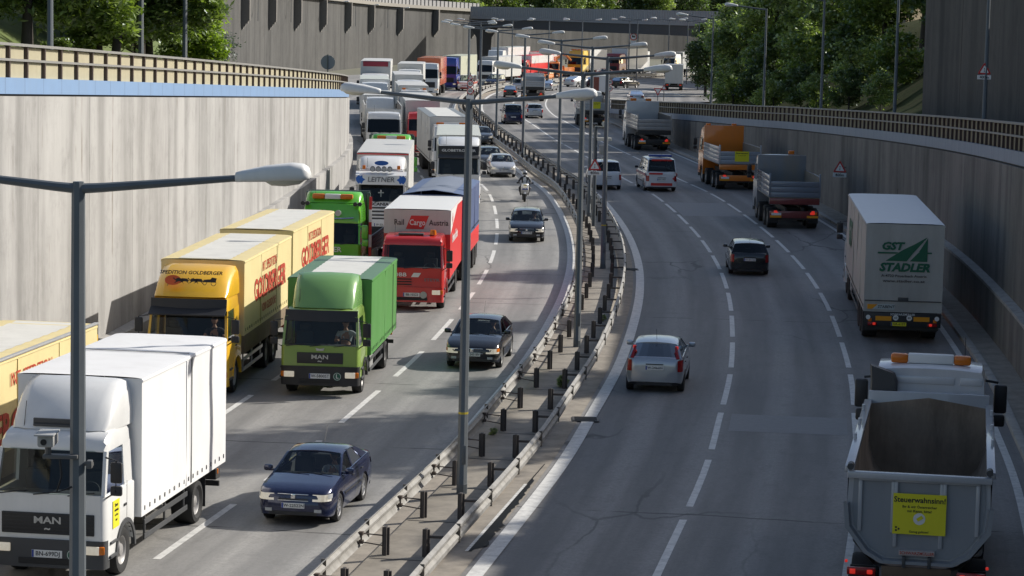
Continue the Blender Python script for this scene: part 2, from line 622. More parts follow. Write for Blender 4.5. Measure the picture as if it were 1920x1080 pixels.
M_SIGNRED = mat('sign red', (0.50, 0.03, 0.03), 0.45)
M_BLACK = mat('matt black', (0.012, 0.012, 0.013), 0.6)
M_SIGNBACK = mat('sign back grey', (0.28, 0.29, 0.30), 0.55)

# ------------------------------------------------------------------ ground, road sheets, median
_g = MB()
_g.quad((-900, -60, -0.35), (900, -60, -0.35), (900, 3000, -0.35), (-900, 3000, -0.35))
tag(_g.build('ground', mat('dry ground', (0.15, 0.15, 0.11), 0.95, noise_amt=0.3, noise_scale=0.05), smooth=0), kind='structure')
S_END = MC.len
def off_right(s):
    y = MC.at(s).y
    return (1.2, 14.6 + min(16, max(0, (y - 262) * 0.25)))
def off_left(s):
    y = MC.at(s).y
    return (-14.75 - min(22, max(0, (y - 150) * 0.12)), -1.2)
lane_sheet('left_carriageway', MC, off_left, 0, S_END, 0.0, M_ASPH_L)
lane_sheet('right_carriageway', MC, off_right, 0, S_END, 0.0, M_ASPH_R)


def band(mb, path, s0, s1, o0, o1, z, step=2.0):
    prev = None
    for s in path.samples(s0, s1, step):
        a, b_ = path.off(s, o0, z), path.off(s, o1, z)
        if prev: mb.quad(prev[0], prev[1], b_, a)
        prev = (a, b_)


# raised slab between the two safety fences, its joints and the gutters beside it
def profile_sweep(path, prof, s0, s1, step, closed=True, caps=True):
    mb = MB()
    rings = [[path.off(s, o, z) for o, z in prof] for s in path.samples(s0, s1, step)]
    mb.loft(rings, closed, caps)
    return mb
med = profile_sweep(MC, [(-0.78, -0.05), (-0.78, 0.105), (-0.74, 0.12), (0.62, 0.12), (0.66, 0.105), (0.66, -0.05)], 0, S_END, 2.0)
tag(med.build('median_strip', M_SLAB), kind='structure')
for o0, o1 in ((-1.25, -0.78), (0.66, 1.3)):
    g = MB()
    band(g, MC, 0, S_END, o0, o1, 0.02)
    tag(g.build('gutter', M_GUTTER, smooth=0), kind='structure')
j = MB()
s = 2.0
while s < 320:
    band(j, MC, s, s + 0.06, -0.72, 0.6, 0.124, 0.06)
    s += 4.0
tag(j.build('slab_joints', mat('open joint', (0.03, 0.027, 0.024), 0.9), smooth=0), kind='structure')

# painted lines
mk = MB()
band(mk, MC, 0, S_END, -1.62, -1.27, 0.026)
band(mk, MC, 0, S_END, 1.42, 1.76, 0.026)
band(mk, MC, 0, S(235), 12.75, 12.95, 0.006)
band(mk, MC, 0, S(160), -12.15, -11.95, 0.006)
def dashes(off, s0, s1, phase, ln=6.2, gap=1.55, w=0.17):
    s_ = s0 + phase
    while s_ < s1:
        band(mk, MC, s_, min(s_ + ln, s1), off - w / 2, off + w / 2, 0.006, 2.1)
        s_ += ln + gap
dashes(5.18, S(36), S(225), 0.3)
dashes(8.98, S(36), S(205), 1.2)
band(mk, MC, S(225), S(470), 5.1, 5.27, 0.006)
band(mk, MC, S(205), S(470), 8.9, 9.07, 0.006)
dashes(-5.05, S(30), S(420), 3.2, 6.0, 3.0)
dashes(-8.5, S(30), S(420), 1.4, 6.0, 3.0)
for a, c in (((13.3, 369), (22, 342)), ((10.5, 324), (19, 312))):      # lines of the slip road joining on the right
    dx = Vector((c[0] - a[0], c[1] - a[1], 0)).normalized()
    nn = Vector((dx.y, -dx.x, 0)) * 0.3
    A, C = Vector((*a, 0.006)), Vector((*c, 0.006))
    mk.quad(A - nn, A + nn, C + nn, C - nn)
tag(mk.build('lane_markings', M_PAINT, smooth=0), kind='structure')
# repaired strip across the right carriageway, drain grates, spilled water by the gutter
pt = MB()
band(pt, MC, S(70.2), S(72.6), 5.5, 8.75, 0.004, 1.0)
band(pt, MC, S(142), S(152), 5.4, 8.6, 0.004, 1.0)
tag(pt.build('road_patch', mat('patched asphalt', (0.25, 0.25, 0.25), 0.85, noise_amt=0.2, noise_scale=5), smooth=0), kind='structure')

# right kerb walk and the two big cutting walls
kb = profile_sweep(MC, [(13.25, -0.05), (13.25, 0.13), (13.29, 0.15), (13.5, 0.15), (13.5, -0.05)], 0, S(262), 2.0)
tag(kb.build('kerb', M_KERB), kind='structure')
sw = MB()
band(sw, MC, 0, S(262), 13.5, OFF_R + .02, 0.13)
tag(sw.build('kerb_walk', M_GUTTER, smooth=0), kind='structure')


def wall_strip(name, path, s0, s1, off, out, zlo, zhi, material, step=2.0, taper=0.0):
    """upright wall along a path. off: face, out: thickness (signed, away from the road); UV in metres"""
    ss = path.samples(s0, s1, step)
    me = bpy.data.meshes.new(name)
    vs, fs, uvs = [], [], []
    for s_ in ss:
        y = path.at(s_).y
        z0, z1 = (zlo(y) if callable(zlo) else zlo), (zhi(y) if callable(zhi) else zhi)
        for o, z in ((off, z0), (off + taper, z1), (off + out, z1), (off + out, z0)):
            vs.append(path.off(s_, o, z)); uvs.append((s_ + abs(o - off), z))
    for i in range(len(ss) - 1):
        for k in range(3):
            a = i * 4 + k
            fs.append((a, a + 1, a + 5, a + 4))
    fs.append((0, 1, 2, 3)); e = (len(ss) - 1) * 4
    fs.append((e + 3, e + 2, e + 1, e))
    me.from_pydata(vs, [], fs)
    bm = bmesh.new(); bm.from_mesh(me); bmesh.ops.recalc_face_normals(bm, faces=list(bm.faces)); bm.to_mesh(me); bm.free()
    ul = me.uv_layers.new(name='UVMap')
    for lp in me.loops:
        ul.data[lp.index].uv = uvs[lp.vertex_index]
    me.materials.append(material)
    o = bpy.data.objects.new(name, me)
    COL.objects.link(o)
    return o


SL1 = WL.near_y(232)
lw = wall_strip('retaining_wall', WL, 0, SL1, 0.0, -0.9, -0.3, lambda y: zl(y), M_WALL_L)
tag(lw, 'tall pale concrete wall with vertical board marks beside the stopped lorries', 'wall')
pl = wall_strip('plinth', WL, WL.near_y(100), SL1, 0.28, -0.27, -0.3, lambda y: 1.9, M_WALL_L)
pl.parent = lw
le = profile_sweep(WL, [(0.02, -0.1), (0.02, 0.45), (0.42, 0.38), (0.42, -0.1)], 0, WL.near_y(99.5), 2.0).build('ledge', M_KERB)
le.parent = lw
SR1 = S(268)
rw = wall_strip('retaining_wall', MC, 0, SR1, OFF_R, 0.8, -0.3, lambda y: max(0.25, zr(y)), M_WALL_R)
tag(rw, 'shaded grey concrete wall along the right hand carriageway', 'wall')
pr = wall_strip('plinth', MC, 0, S(118), OFF_R - 0.3, 0.29, -0.2, lambda y: 1.75, M_WALL_R)
pr.parent = rw
# coping steps on the plinth
cp = profile_sweep(MC, [(OFF_R - .34, 1.752), (OFF_R - .34, 1.86), (OFF_R - .005, 1.9), (OFF_R - .005, 1.752)], 0, S(118), 2.0).build('coping', M_KERB)
cp.parent = rw


def railing(path, s0, s1, off, side, zf, label, fmat, spacing, panel_w, pmat, h_rail=0.98, h_f=0.52, cap=100):
    """fascia band with a railing of dark posts, cream panels and two bars standing on it; side +1 = road on the right of the path"""
    root = thing('wall_railing', label, 'railing', path.off(s0, off, zf(path.at(s0).y)))
    inv = Matrix.Translation(-root.location)
    def part(mb, name, m, **k):
        o = mb.build(name, m, root, **k)
        o.data.transform(inv)
        return o
    def sweep(o0, o1, za, zb, step=1.5):
        mb = MB()
        rings = []
        for s_ in path.samples(s0, s1, step):
            z = zf(path.at(s_).y)
            rings.append([path.off(s_, o0, z + za), path.off(s_, o1, z + za), path.off(s_, o1, z + zb), path.off(s_, o0, z + zb)])
        mb.loft(rings, True, True)
        return mb
    e = side
    part(sweep(off + .16 * e, off - .5 * e, 0.06, h_f), 'fascia', fmat, smooth=30)
    part(sweep(off + .05 * e, off - .5 * e, 0.0, 0.059), 'shadow_gap', M_BLACK, smooth=30)
    jn = MB()
    s_ = s0
    while s_ < s1:
        z = zf(path.at(s_).y)
        d = path.dir(s_) * 0.012
        a = path.off(s_, off + .163 * e, z)
        jn.quad(a - d + Vector((0, 0, .07)), a + d + Vector((0, 0, .07)), a + d + Vector((0, 0, h_f)), a - d + Vector((0, 0, h_f)))
        s_ += 2.1
    tag(part(jn, 'fascia_joint', mat('joint line', (0.10, 0.14, 0.21), 0.8), smooth=0), kind='stuff')
    part(sweep(off + .12 * e, off - .06 * e, h_f + h_rail - .08, h_f + h_rail), 'top_bar', M_RAILBAR)
    part(sweep(off + .10 * e, off + .02 * e, h_f + h_rail * .48, h_f + h_rail * .48 + .07), 'middle_bar', M_RAILBAR)
    ss, s_ = [], s0 + 0.2
    while s_ < s1 - .3:
        ss.append(s_); s_ += spacing
    # posts that show largest become parts of their own, the rest one part
    near = sorted(ss, key=lambda q: path.at(q).y if path.at(q).y > 52 else 999)[:cap]
    rest = MB()
    for q in ss:
        z = zf(path.at(q).y)
        d = path.dir(q); n_ = path.nrm(q) * e
        rot = Matrix((n_, d, Vector((0, 0, 1)))).transposed()
        c = path.off(q, off + .0 * e, z + h_f + h_rail * .5 - .04)
        tgt = MB() if q in near else rest
        tgt.box(c.x, c.y, c.z, .16, .12, h_rail - .08, 0, rot)
        cc = c + n_ * 0.05
        if q in near: part(tgt, 'post', M_RAILPOST, smooth=0)
    if rest.v: tag(part(rest, 'post', M_RAILPOST, smooth=0), kind='stuff')
    pn = MB()
    n_c = 9
    for q in ss:
        if q + spacing > s1: continue
        for k in range(n_c):                                 # corrugated sheet between two posts
            def P(t, z_, dep):
                sq = q + spacing / 2 - panel_w / 2 + panel_w * t
                return path.off(sq, off - .03 * e + dep * e, zf(path.at(sq).y) + z_)
            t0, t1, tm = k / n_c, (k + 1) / n_c, (k + .5) / n_c
            zb, zt = h_f + .002, h_f + h_rail - .1
            pn.quad(P(t0, zb, 0), P(tm, zb, .035), P(tm, zt, .035), P(t0, zt, 0))
            pn.quad(P(tm, zb, .035), P(t1, zb, 0), P(t1, zt, 0), P(tm, zt, .035))
    tag(part(pn, 'panel', pmat, smooth=0), kind='stuff')
    return root


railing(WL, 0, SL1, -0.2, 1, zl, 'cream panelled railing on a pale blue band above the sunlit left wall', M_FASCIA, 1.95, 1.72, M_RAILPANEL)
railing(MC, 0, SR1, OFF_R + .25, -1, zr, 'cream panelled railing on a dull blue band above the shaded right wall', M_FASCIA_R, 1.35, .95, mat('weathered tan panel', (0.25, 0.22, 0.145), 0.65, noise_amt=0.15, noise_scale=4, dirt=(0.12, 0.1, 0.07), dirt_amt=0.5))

# ------------------------------------------------------------------ upper levels behind the walls
def shift(y, o):
    return max(0, y - 222) * .16 if o > OFF_R + 5 else 0


def terrain(name, path, s0, s1, prof, zf, material, sgn, step=3.0, rough=0.15):
    """bank swept along the path; prof: (distance behind, height above wall top)"""
    mb = MB()
    rings = []
    for s_ in path.samples(s0, s1, step):
        z = zf(path.at(s_).y)
        ring = []
        for o, h in prof:
            p = path.off(s_, sgn * (o + shift(path.at(s_).y, o)), z + h)
            if h > 0.6: p.z += (noise.noise(p * 0.25)) * rough * 3
            ring.append(p)
        rings.append(ring)
    mb.loft(rings, False, False)
    return tag(mb.build(name, material), kind='structure')
terrain('upper_road', WL, 0, SL1, [(0.5, .3), (3.5, .31), (5.0, .32)], zl, M_ASPH_R, -1)
terrain('grass_bank', WL, 0, WL.near_y(262), [(4.2, .28), (5, .45), (7, 1.5), (9.5, 2.9), (12, 4.2), (16, 5.3), (22, 5.8)], zl, M_GRASS_L, -1)
terrain('upper_road', MC, 0, S(268), [(OFF_R + .5, .3), (OFF_R + 4, .31), (OFF_R + 7, .32)], zr, M_ASPH_R, 1)
terrain('grass_bank', MC, S(100), S(352), [(OFF_R + 4.4, .26), (OFF_R + 5.2, .5), (OFF_R + 8, 1.6), (OFF_R + 13, 4.6), (OFF_R + 20, 8.5), (OFF_R + 34, 12), (OFF_R + 70, 14)], zr, M_GRASS, 1)

# tall wall behind the right railing
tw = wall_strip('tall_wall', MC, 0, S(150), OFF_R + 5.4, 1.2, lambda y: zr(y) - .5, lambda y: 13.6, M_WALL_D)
tag(tw, 'very tall dark stained wall rising behind the right hand railing', 'wall')
terrain('upper_ground', MC, 0, S(150), [(OFF_R + 6.4, 7.3), (OFF_R + 14, 7.4), (OFF_R + 40, 9)], lambda y: 6.0, M_GRASS, 1)
# walls behind the left bank
bw = wall_strip('stone_wall', WL, WL.near_y(60), WL.near_y(175), -13.5, -1.0, lambda y: zl(y) + 3, lambda y: zl(y) + 8.5, M_WALL_F)
tag(bw, 'grey wall glimpsed behind the trees on the left bank', 'wall')

# far wall round the outside of the bend
FW = Path([(-50, 262), (-45, 300), (-40, 350), (-35, 405), (-30, 445), (-25, 478), (-15, 512), (0, 548), (20, 578), (45, 603), (95, 630)], 2.0)
def zfar(y): return 12.6 - max(0, min(1, (y - 400) / 130)) * 2.3 + max(0, (400 - y)) * 0.012
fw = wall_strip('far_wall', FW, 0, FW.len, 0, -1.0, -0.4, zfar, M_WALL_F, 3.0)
tag(fw, 'long grey wall with upright ribs round the outside of the far bend', 'wall')
rb = MB()
cop = MB()
rings = [[FW.off(s_, o, zfar(FW.at(s_).y) + h) for o, h in ((.7, -.5), (.7, .1), (-.6, .1), (-.6, -.5))] for s_ in FW.samples(0, FW.near_y(532), 4)]
cop.loft(rings, True, True)
cop.build('coping', mat('ledge concrete', (0.26, 0.245, 0.215), 0.85, noise_amt=0.2), fw)
pp = MB()
rings = [[FW.off(s_, o, zfar(FW.at(s_).y) + h) for o, h in ((-.2, .1), (-.2, 1.25), (-.32, 1.25), (-.32, .1))] for s_ in FW.samples(0, FW.near_y(532), 4)]
pp.loft(rings, True, True)
M_PARAPET = mat('parapet grey', (0.27, 0.27, 0.27), 0.7, noise_amt=0.2)
pp.build('parapet', M_PARAPET, fw)
s_ = FW.near_y(300)
while s_ < FW.near_y(530):                                      # hanging ribs under the ledge
    y = FW.at(s_).y
    zt = zfar(y) - .5
    n_, d = FW.nrm(s_), FW.dir(s_)
    r_ = MB()
    prof = [(0, 0), (1.15, 0), (1.15, -4.1), (.9, -4.1), (.9, -4.5), (.55, -4.5), (.55, -4.9), (.25, -4.9), (.25, -5.3), (0, -5.3)]
    c = FW.at(s_)
    rr = [[c + n_ * o + d * t + Vector((0, 0, zt + h)) for o, h in prof] for t in (-.3, .3)]
    r_.loft(rr, True, True)
    r_.build('rib', mat('rib concrete', (0.17, 0.16, 0.145), 0.85, noise_amt=0.25), fw, smooth=0)
    s_ += 21
s_ = FW.near_y(290)
bal = MB()
while s_ < FW.near_y(532):
    c = FW.off(s_, -.1, zfar(FW.at(s_).y) + .7)
    bal.box(c.x, c.y, c.z, .14, .14, 1.25)
    s_ += 2.2
tag(bal.build('baluster', mat('pale baluster', (0.4, 0.38, 0.34), .8), fw, smooth=0), kind='stuff')

# bridge crossing over the far bend
br = thing('road_bridge', 'grey road bridge with ribbed parapet crossing above the far lorries', 'bridge', (-9, 508, 0))
A, B = Vector((-9, 508, 0)), Vector((44, 372, 0))
d_ = (B - A).normalized(); n_ = Vector((d_.y, -d_.x, 0))
if n_.y > 0: n_ = -n_                                           # towards the camera
def brbox(name, o0, o1, z0, z1, m, a=0.0, b=1.0, dz=0.0):
    mb = MB()
    P0, P1 = A.lerp(B, a), A.lerp(B, b)
    rr = [[p + n_ * o + Vector((0, 0, z + q)) - A for o, z in ((o0, z0), (o1, z0), (o1, z1), (o0, z1))] for p, q in ((P0, 0), (P1, dz))]
    mb.loft(rr, True, True)
    return mb.build(name, m, br, smooth=0)
brbox('deck', 0.1, -9, 6.9, 9.0, mat('bridge underside', (0.075, 0.072, 0.07), .85, noise_amt=.2), dz=0.2)
pa = brbox('parapet', 0.35, 0.12, 8.55, 10.95, M_PARAPET, dz=0.2)
rbm = MB()
for k in range(150):
    p = A.lerp(B, (k + .5) / 150) + n_ * .38 - A
    rbm.box(p.x, p.y, 9.95 + .2 * k / 150, .09, .09, 1.8, 0, Matrix.Rotation(math.atan2(d_.y, d_.x), 3, 'Z'))
o_ = rbm.build('parapet_rib', mat('parapet rib grey', (0.36, 0.36, 0.36), .75), br, smooth=0)
tag(o_, kind='stuff')
pm = MB(); pm.loft([[Vector((x, y, z)) for x, y in ((-w, -1), (w, -1), (w, 1.5), (-w, 1.5))] for z, w in ((-.3, 1.2), (5, 1.5), (7.6, 3.2))], True, True)
pm.build('pier', mat('bridge underside', (0, 0, 0)), br, smooth=0).location = (2.5, -5, 0)
# ------------------------------------------------------------------ safety fences of the median
def guard_rail(off_rail, off_post, face, label, s0=0, s1=None):
    s1 = s1 or S_END
    root = thing('guard_rail', label, 'guard rail', MC.off(s0, off_rail))
    inv = Matrix.Translation(-root.location)
    prof = [(0, .32), (.075, .38), (.075, .47), (.005, .53), (.005, .57), (.075, .62), (.075, .68), (0, .73), (-.012, .725), (.055, .665), (.055, .635), (-.01, .575), (-.01, .525), (.055, .455), (.055, .425), (-.012, .325)]
    prof = [(off_rail + face * a, z) for a, z in prof]
    mb = MB()
    rings = [[MC.off(s, o, z) for o, z in prof] for s in MC.samples(s0, s1, 2.0)]
    mb.loft(rings, True, True)
    o = mb.build('rail', M_GALV, root); o.data.transform(inv)
    s = S(40.0)
    k = 0
    while s < S(440):
        d, n_ = MC.dir(s), MC.nrm(s)
        rot = Matrix((n_, d, Vector((0, 0, 1)))).transposed()
        c = MC.off(s, off_post)
        mb = MB()
        t = random.uniform(-.012, .012)
        mb.box(c.x + t, c.y, .40, .155, .05, .60, 0, rot)
        c2 = c - d * .05
        mb.box(c.x - d.x * .04 + t, c.y - d.y * .04, .418, .06, .13, .615, 0, rot)
        p = mb.build('post', M_POSTDARK, root, smooth=0); p.data.transform(inv)
        if s < S(150):
            sp = MB()
            q_ = MC.off(s + .6, off_rail + face * .045)
            sp.box(q_.x, q_.y, .53, .10, .03, .40, 0, rot)
            for dz_ in (.42, .64):
                for dd in (-.12, .12):
                    b0 = MC.off(s + .6 + dd, off_rail + face * .078)
                    sp.box(b0.x, b0.y, dz_, .02, .035, .035, 0, rot)
            j_ = sp.build('splice_plate', mat('weathered splice', (.15, .135, .115), .7), p, smooth=0); j_.data.transform(inv)
        if s < S(175) and face < 0:
            b = MB()
            a1, a2 = MC.off(s, off_post, .52), MC.off(s - .25, off_rail - face * .02, .60)
            b1, b2 = MC.off(s, off_post, .30), MC.off(s - .25, off_rail - face * .02, .42)
            b.tube([a1, a2], .016, 6); b.tube([b1, b2], .014, 6); b.tube([a2, b2], .02, 6)
            for q in (a2, b2):
                b.box(q.x, q.y, q.z, .09, .12, .07, 0, rot)
            q = b.build('bracket', mat('rusty bracket', (0.11, 0.085, 0.07), .7), p, smooth=0); q.data.transform(inv)
        elif face > 0:
            b = MB()
            a1, a2 = MC.off(s, off_post, .55), MC.off(s, off_rail - .01, .55)
            b.tube([a1, a2], .035, 6)
            q = b.build('bracket', M_POSTDARK, p, smooth=0); q.data.transform(inv)
        s += 4.0
        k += 1
    return root
guard_rail(-0.95, -0.45, -1, 'galvanised guard rail with rod brackets on the side of the stopped lorries')
guard_rail(0.90, 0.40, 1, 'galvanised guard rail on the side of the shaded right hand carriageway')


# ------------------------------------------------------------------ lamps
def head_mesh():
    mb = MB()
    rings = []
    for x, w, h, dz in ((0, .10, .08, 0), (.015, .17, .13, 0), (.12, .21, .155, .005), (.40, .31, .21, .01), (.72, .36, .235, .01), (.86, .34, .215, 0), (.92, .27, .16, -.01), (.945, .14, .07, -.02)):
        rings.append([Vector((x, math.copysign(abs(math.cos(a)) ** .6, math.cos(a)) * w / 2, dz + (abs(math.sin(a)) ** .62) * (1 if math.sin(a) > 0 else -.55) * h / 1.6)) for a in [2 * math.pi * k / 20 for k in range(20)]])
    mb.loft(rings, True, True)
    gl = MB()
    rings = []
    for x, w, h in ((.38, .16, .02), (.45, .22, .07), (.62, .25, .09), (.8, .22, .075), (.88, .14, .02)):
        rings.append([Vector((x, math.cos(a) * w / 2, -.045 - abs(math.sin(a)) * h if math.sin(a) < 0 else -.03)) for a in [2 * math.pi * k / 14 for k in range(14)]])
    gl.loft(rings, True, True)
    return mb, gl
_h, _gl = head_mesh()
proto_head = _h.build('lamp_head', M_LAMPHEAD, smooth=60)
proto_glass = _gl.build('diffuser', M_LAMPGLASS, proto_head, smooth=60)
HEAD_ME, GLASS_ME = proto_head.data, proto_glass.data
bpy.data.objects.remove(proto_glass); bpy.data.objects.remove(proto_head)


def add_head(root, p, ang, tilt):
    h = bpy.data.objects.new('lamp_head', HEAD_ME); COL.objects.link(h); h.parent = root
    h.location = p; h.rotation_euler = (0, -tilt, ang)
    g = bpy.data.objects.new('diffuser', GLASS_ME); COL.objects.link(g); g.parent = h
    return h


def lamp_post(loc, rz, H, label, arms=((0, 2.05), (math.pi, 2.05)), group='lamp posts along the median', r0=.125, r1=.085, tape=None, rise=.17):
    root = thing('street_lamp', label, 'street lamp', loc, rz, group)
    mb = MB()
    rot = [2 * math.pi * (k + .5) / 8 for k in range(8)]
    mb.loft([[Vector((math.cos(a) * r, math.sin(a) * r, z)) for a in rot] for z, r in ((0, r0 * 1.05), (.25, r0 * 1.05), (.26, r0), (H - .05, r1), (H + .03, r1 * .8))], True, True)
    mb.build('pole', M_POLE, root, smooth=30)
    if r0 > .12:
        m = MB(); m.box(r0 * .35, -r0 * .9, .95, .10, .03, .45, .008); m.build('access_door', M_POLE, root)
    for ang, ln in arms:
        m = MB()
        c, s_ = math.cos(ang), math.sin(ang)
        m.tube([(0, 0, H - .06), (c * .3, s_ * .3, H - .05 + rise * .1), (c * ln, s_ * ln, H + rise), (c * (ln + .12), s_ * (ln + .12), H + rise * 1.05)], [.065, .06, .042, .042], 8)
        m.build('arm', M_POLE, root)
        add_head(root, (c * (ln + .05), s_ * (ln + .05), H + rise), ang, R(5))
    if tape:
        t = MB()
        r = r0 - (r0 - r1) * tape / H + .003
        t.loft([[Vector((math.cos(a) * r, math.sin(a) * r, z)) for a in rot] for z in (tape, tape + .05)], True, False)
        t.build('number_tape', mat('yellow tape', (0.55, 0.42, 0.03), .6), root, smooth=0)
    return root


lamp_names = {0: 'nearest double lamp post, with a grey traffic camera on its pole',
              1: 'double lamp post in the median nearest the dark blue saloon',
              2: 'double lamp post in the median left of the silver hatchback',
              3: 'double lamp post with yellow tape, next beyond the silver hatchback',
              4: 'double lamp post right beside the white people carrier and the traffic camera mast',
              5: 'double lamp post whose foot is level with the motorcyclist',
              6: 'double lamp post whose foot is beside the silver hatchback following the motorcyclist',
              7: 'double lamp post directly in front of the dark van'}
ys = [31.6, 58.5, 84.8, 111.6, 138.5, 165, 192, 219, 246, 273, 300, 327, 354, 374, 394, 414]
for k, y in enumerate(ys):
    p = MC.off(S(y), (.15, -.12)[k] if k < 2 else -.02, .1)
    d = MC.dir(S(y))
    lb = lamp_names.get(k, 'far double lamp post, %s beyond the one before the dark van' % ['', 'first', 'second', 'third', 'fourth', 'fifth', 'sixth', 'seventh', 'eighth', 'ninth'][min(9, k - 7)] if k > 7 else '')
    lamp_post(p, math.atan2(-d.x, d.y) * .6, 9.05 if k == 0 else 9.2, lb, ((0, 1.95), (math.pi, 2.0)), rise=.12, tape=1.9 if k in (1, 3) else None)
# single arm lamps on the upper roads
for k, (y, lb) in enumerate(((205, 'single lamp post above the right wall in front of the far end of the wood'), (181, 'single lamp post above the right wall, left of the middle of the wood'), (161, 'single lamp post above the right wall, right of the middle of the wood'),
                             (137, 'single lamp post at the left edge of the tall dark wall'), (110, 'single lamp post carrying a triangular warning sign before the tall dark wall'))):
    s = S(y); p = MC.off(s, OFF_R + 1.5, zr(y) + .3)
    lamp_post(p, math.atan2(-MC.dir(s).x, MC.dir(s).y), 8.0, lb, ((math.pi, 2.0),), 'lamp posts above the right wall', .1, .07)
for k, (y, lb) in enumerate(((83, 'single lamp post above the left wall, left of the tree trunks'), (96.5, 'single lamp post above the left wall between two tree trunks'), (106, 'single lamp post above the left wall beside the yellow green bush'))):
    s = WL.near_y(y); p = WL.off(s, -1.7, zl(y) + .3)
    lamp_post(p, math.atan2(-WL.dir(s).x, WL.dir(s).y), 8.0, lb, ((0, 2.0),), 'lamp posts above the left wall', .11, .07)
# short lamps fixed on the far wall
for k, s in enumerate([FW.near_y(330 + 13.5) + q * 27 for q in range(6)]):
    y = FW.at(s).y
    p = FW.off(s + 2, .4, zfar(y) - 4.6)
    n_ = FW.nrm(s)
    lamp_post(p, math.atan2(n_.y, n_.x), 3.6, 'wall lamp on a thin bracket, %s from left on the ribbed wall' % ('first', 'second', 'third', 'fourth', 'fifth', 'sixth')[k], ((0, 3.2),), 'lamps on the far wall', .05, .04)
# more lamp posts round the far bend
for k, (px, py) in enumerate(((1193, 150), (1252, 152), (1287, 158), (1308, 168))):
    p = G(px, py)
    lamp_post(p, .2, 9.6, 'thin far lamp post at the bend\'s right end, %s from the left' % ('first', 'second', 'third', 'fourth')[k], ((0, 2), (math.pi, 2)), 'lamp posts round the far bend', .1, .07)


# ------------------------------------------------------------------ signs
def tri_pts(w, up=True, round_=.06):
    h = w * .87
    c = [(-w / 2, -h / 3), (w / 2, -h / 3), (0, h * 2 / 3)] if up else [(-w / 2, h / 3), (w / 2, h / 3), (0, -h * 2 / 3)]
    out = []
    for i, p in enumerate(c):
        a, b = Vector((*c[i - 1], 0)), Vector((*c[(i + 1) % 3], 0))
        P = Vector((*p, 0))
        for t in ((a - P).normalized() * round_, (b - P).normalized() * round_):
            out.append((P + t).to_tuple()[:2])
    return out


def flat(mb, pts, y0, y1):
    mb.loft([[Vector((x, y0, z)) for x, z in pts], [Vector((x, y1, z)) for x, z in pts]], True, True)


def warn_sign(root, z, w=.85, txt='400m', y=-.06, up=True):
    pl = MB(); flat(pl, [(a, z + b) for a, b in tri_pts(w, up)], y, y - .02)
    b = pl.build('sign_plate', M_SIGNRED, root, smooth=0)
    i = MB(); flat(i, [(a, z + b_) for a, b_ in tri_pts(w * .64, up, .03)], y - .021, y - .024)
    i.build('sign_face', M_WHITE, b, smooth=0)
    if up:
        q = MB()
        for k in range(3):
            q.disc((0, y - .026, z - .09 * w + .1 * w * k * 1.05), (0, -1, 0), .036 * w, 10)
        q.build('symbol', M_BLACK, b, smooth=0)
    if txt:
        hz = w * .30
        p = MB(); p.box(0, y - .012, z - w * .30 - hz / 2 - .03, w * .98, .02, hz, .004)
        pb = p.build('distance_plate', M_WHITE, root, smooth=0)
        text_mesh(txt, hz * .95, M_BLACK, 'lettering', pb, frame((0, y - .025, z - w * .30 - hz / 2 - .03), (1, 0, 0), (0, 0, 1)), bold=.02)


def speed_sign(root, z, r, txt, y=-.06):
    b = MB(); b.tube([(0, y, z), (0, y - .02, z)], r, 20)
    o = b.build('sign_plate', M_SIGNRED, root, smooth=0)
    f = MB(); f.disc((0, y - .023, z), (0, -1, 0), r * .76, 20)
    f.build('sign_face', M_WHITE, o, smooth=0)
    if txt: text_mesh(txt, r * 1.15, M_BLACK, 'lettering', o, frame((0, y - .026, z), (1, 0, 0), (0, 0, 1)), bold=.02)


# mast with traffic cameras and the 400 m warning
p = MC.off(S(133), -0.05, .1)
root = thing('camera_mast', 'steel mast in the median carrying traffic cameras above a 400m warning sign', 'mast', p, 0)
mb = MB(); mb.loft([[Vector((math.cos(a) * .1, math.sin(a) * .1, z)) for a in [2 * math.pi * k / 10 for k in range(10)]] for z in (0, 5.2)], True, True)
mb.build('pole', M_POLE, root)
warn_sign(root, 3.15, .72, '400m', -.12)
c = MB(); c.tube([(.42, -.25, 5.35), (.42, .1, 5.35)], .12, 12); c.box(.2, 0, 5.2, .5, .06, .06)
c.build('camera', mat('cream camera housing', (.6, .58, .5), .5), root)
c = MB(); c.box(.45, 0, 4.55, .75, .3, .16, .02)
c.build('sensor_bar', mat('cream camera housing', (0, 0, 0)), root)
c = MB(); c.box(.38, .02, 4.0, .34, .3, .5, .02); c.tube([(.3, -.1, 3.7), (.4, -.2, 3.3), (.2, -.14, 3.1), (.1, -.1, 3.5)], .015, 6)
c.build('control_box', mat('grey cabinet', (.3, .3, .29), .5), root)
# traffic camera on the nearest lamp
p = MC.off(S(31.6), .15, .1)
root = thing('traffic_camera', 'grey boxed traffic camera on a bracket of the nearest lamp post', 'camera', p, 0)
M_CAM = mat('camera grey', (.34, .34, .33), .45, noise_amt=.1)
c = MB(); c.box(-.36, -.12, 5.82, .21, .36, .16, .03); c.box(-.36, -.17, 5.91, .25, .46, .02, .005); c.build('housing', M_CAM, root)
c = MB(); c.tube([(-.38, -.31, 5.81), (-.38, -.298, 5.81)], .04, 14); c.build('lens', M_BLACK, root)
c = MB(); c.tube([(-.36, -.1, 5.72), (-.36, -.1, 5.62)], .04, 8); c.box(-.2, -.1, 5.60, .44, .12, .05, .01); c.tube([(.0, 0, 5.5), (.2, -.05, 5.5)], .03, 8); c.box(.16, -.06, 5.5, .07, .12, .1, .01); c.build('bracket', mat('dark bracket', (.1, .1, .1), .5), root)
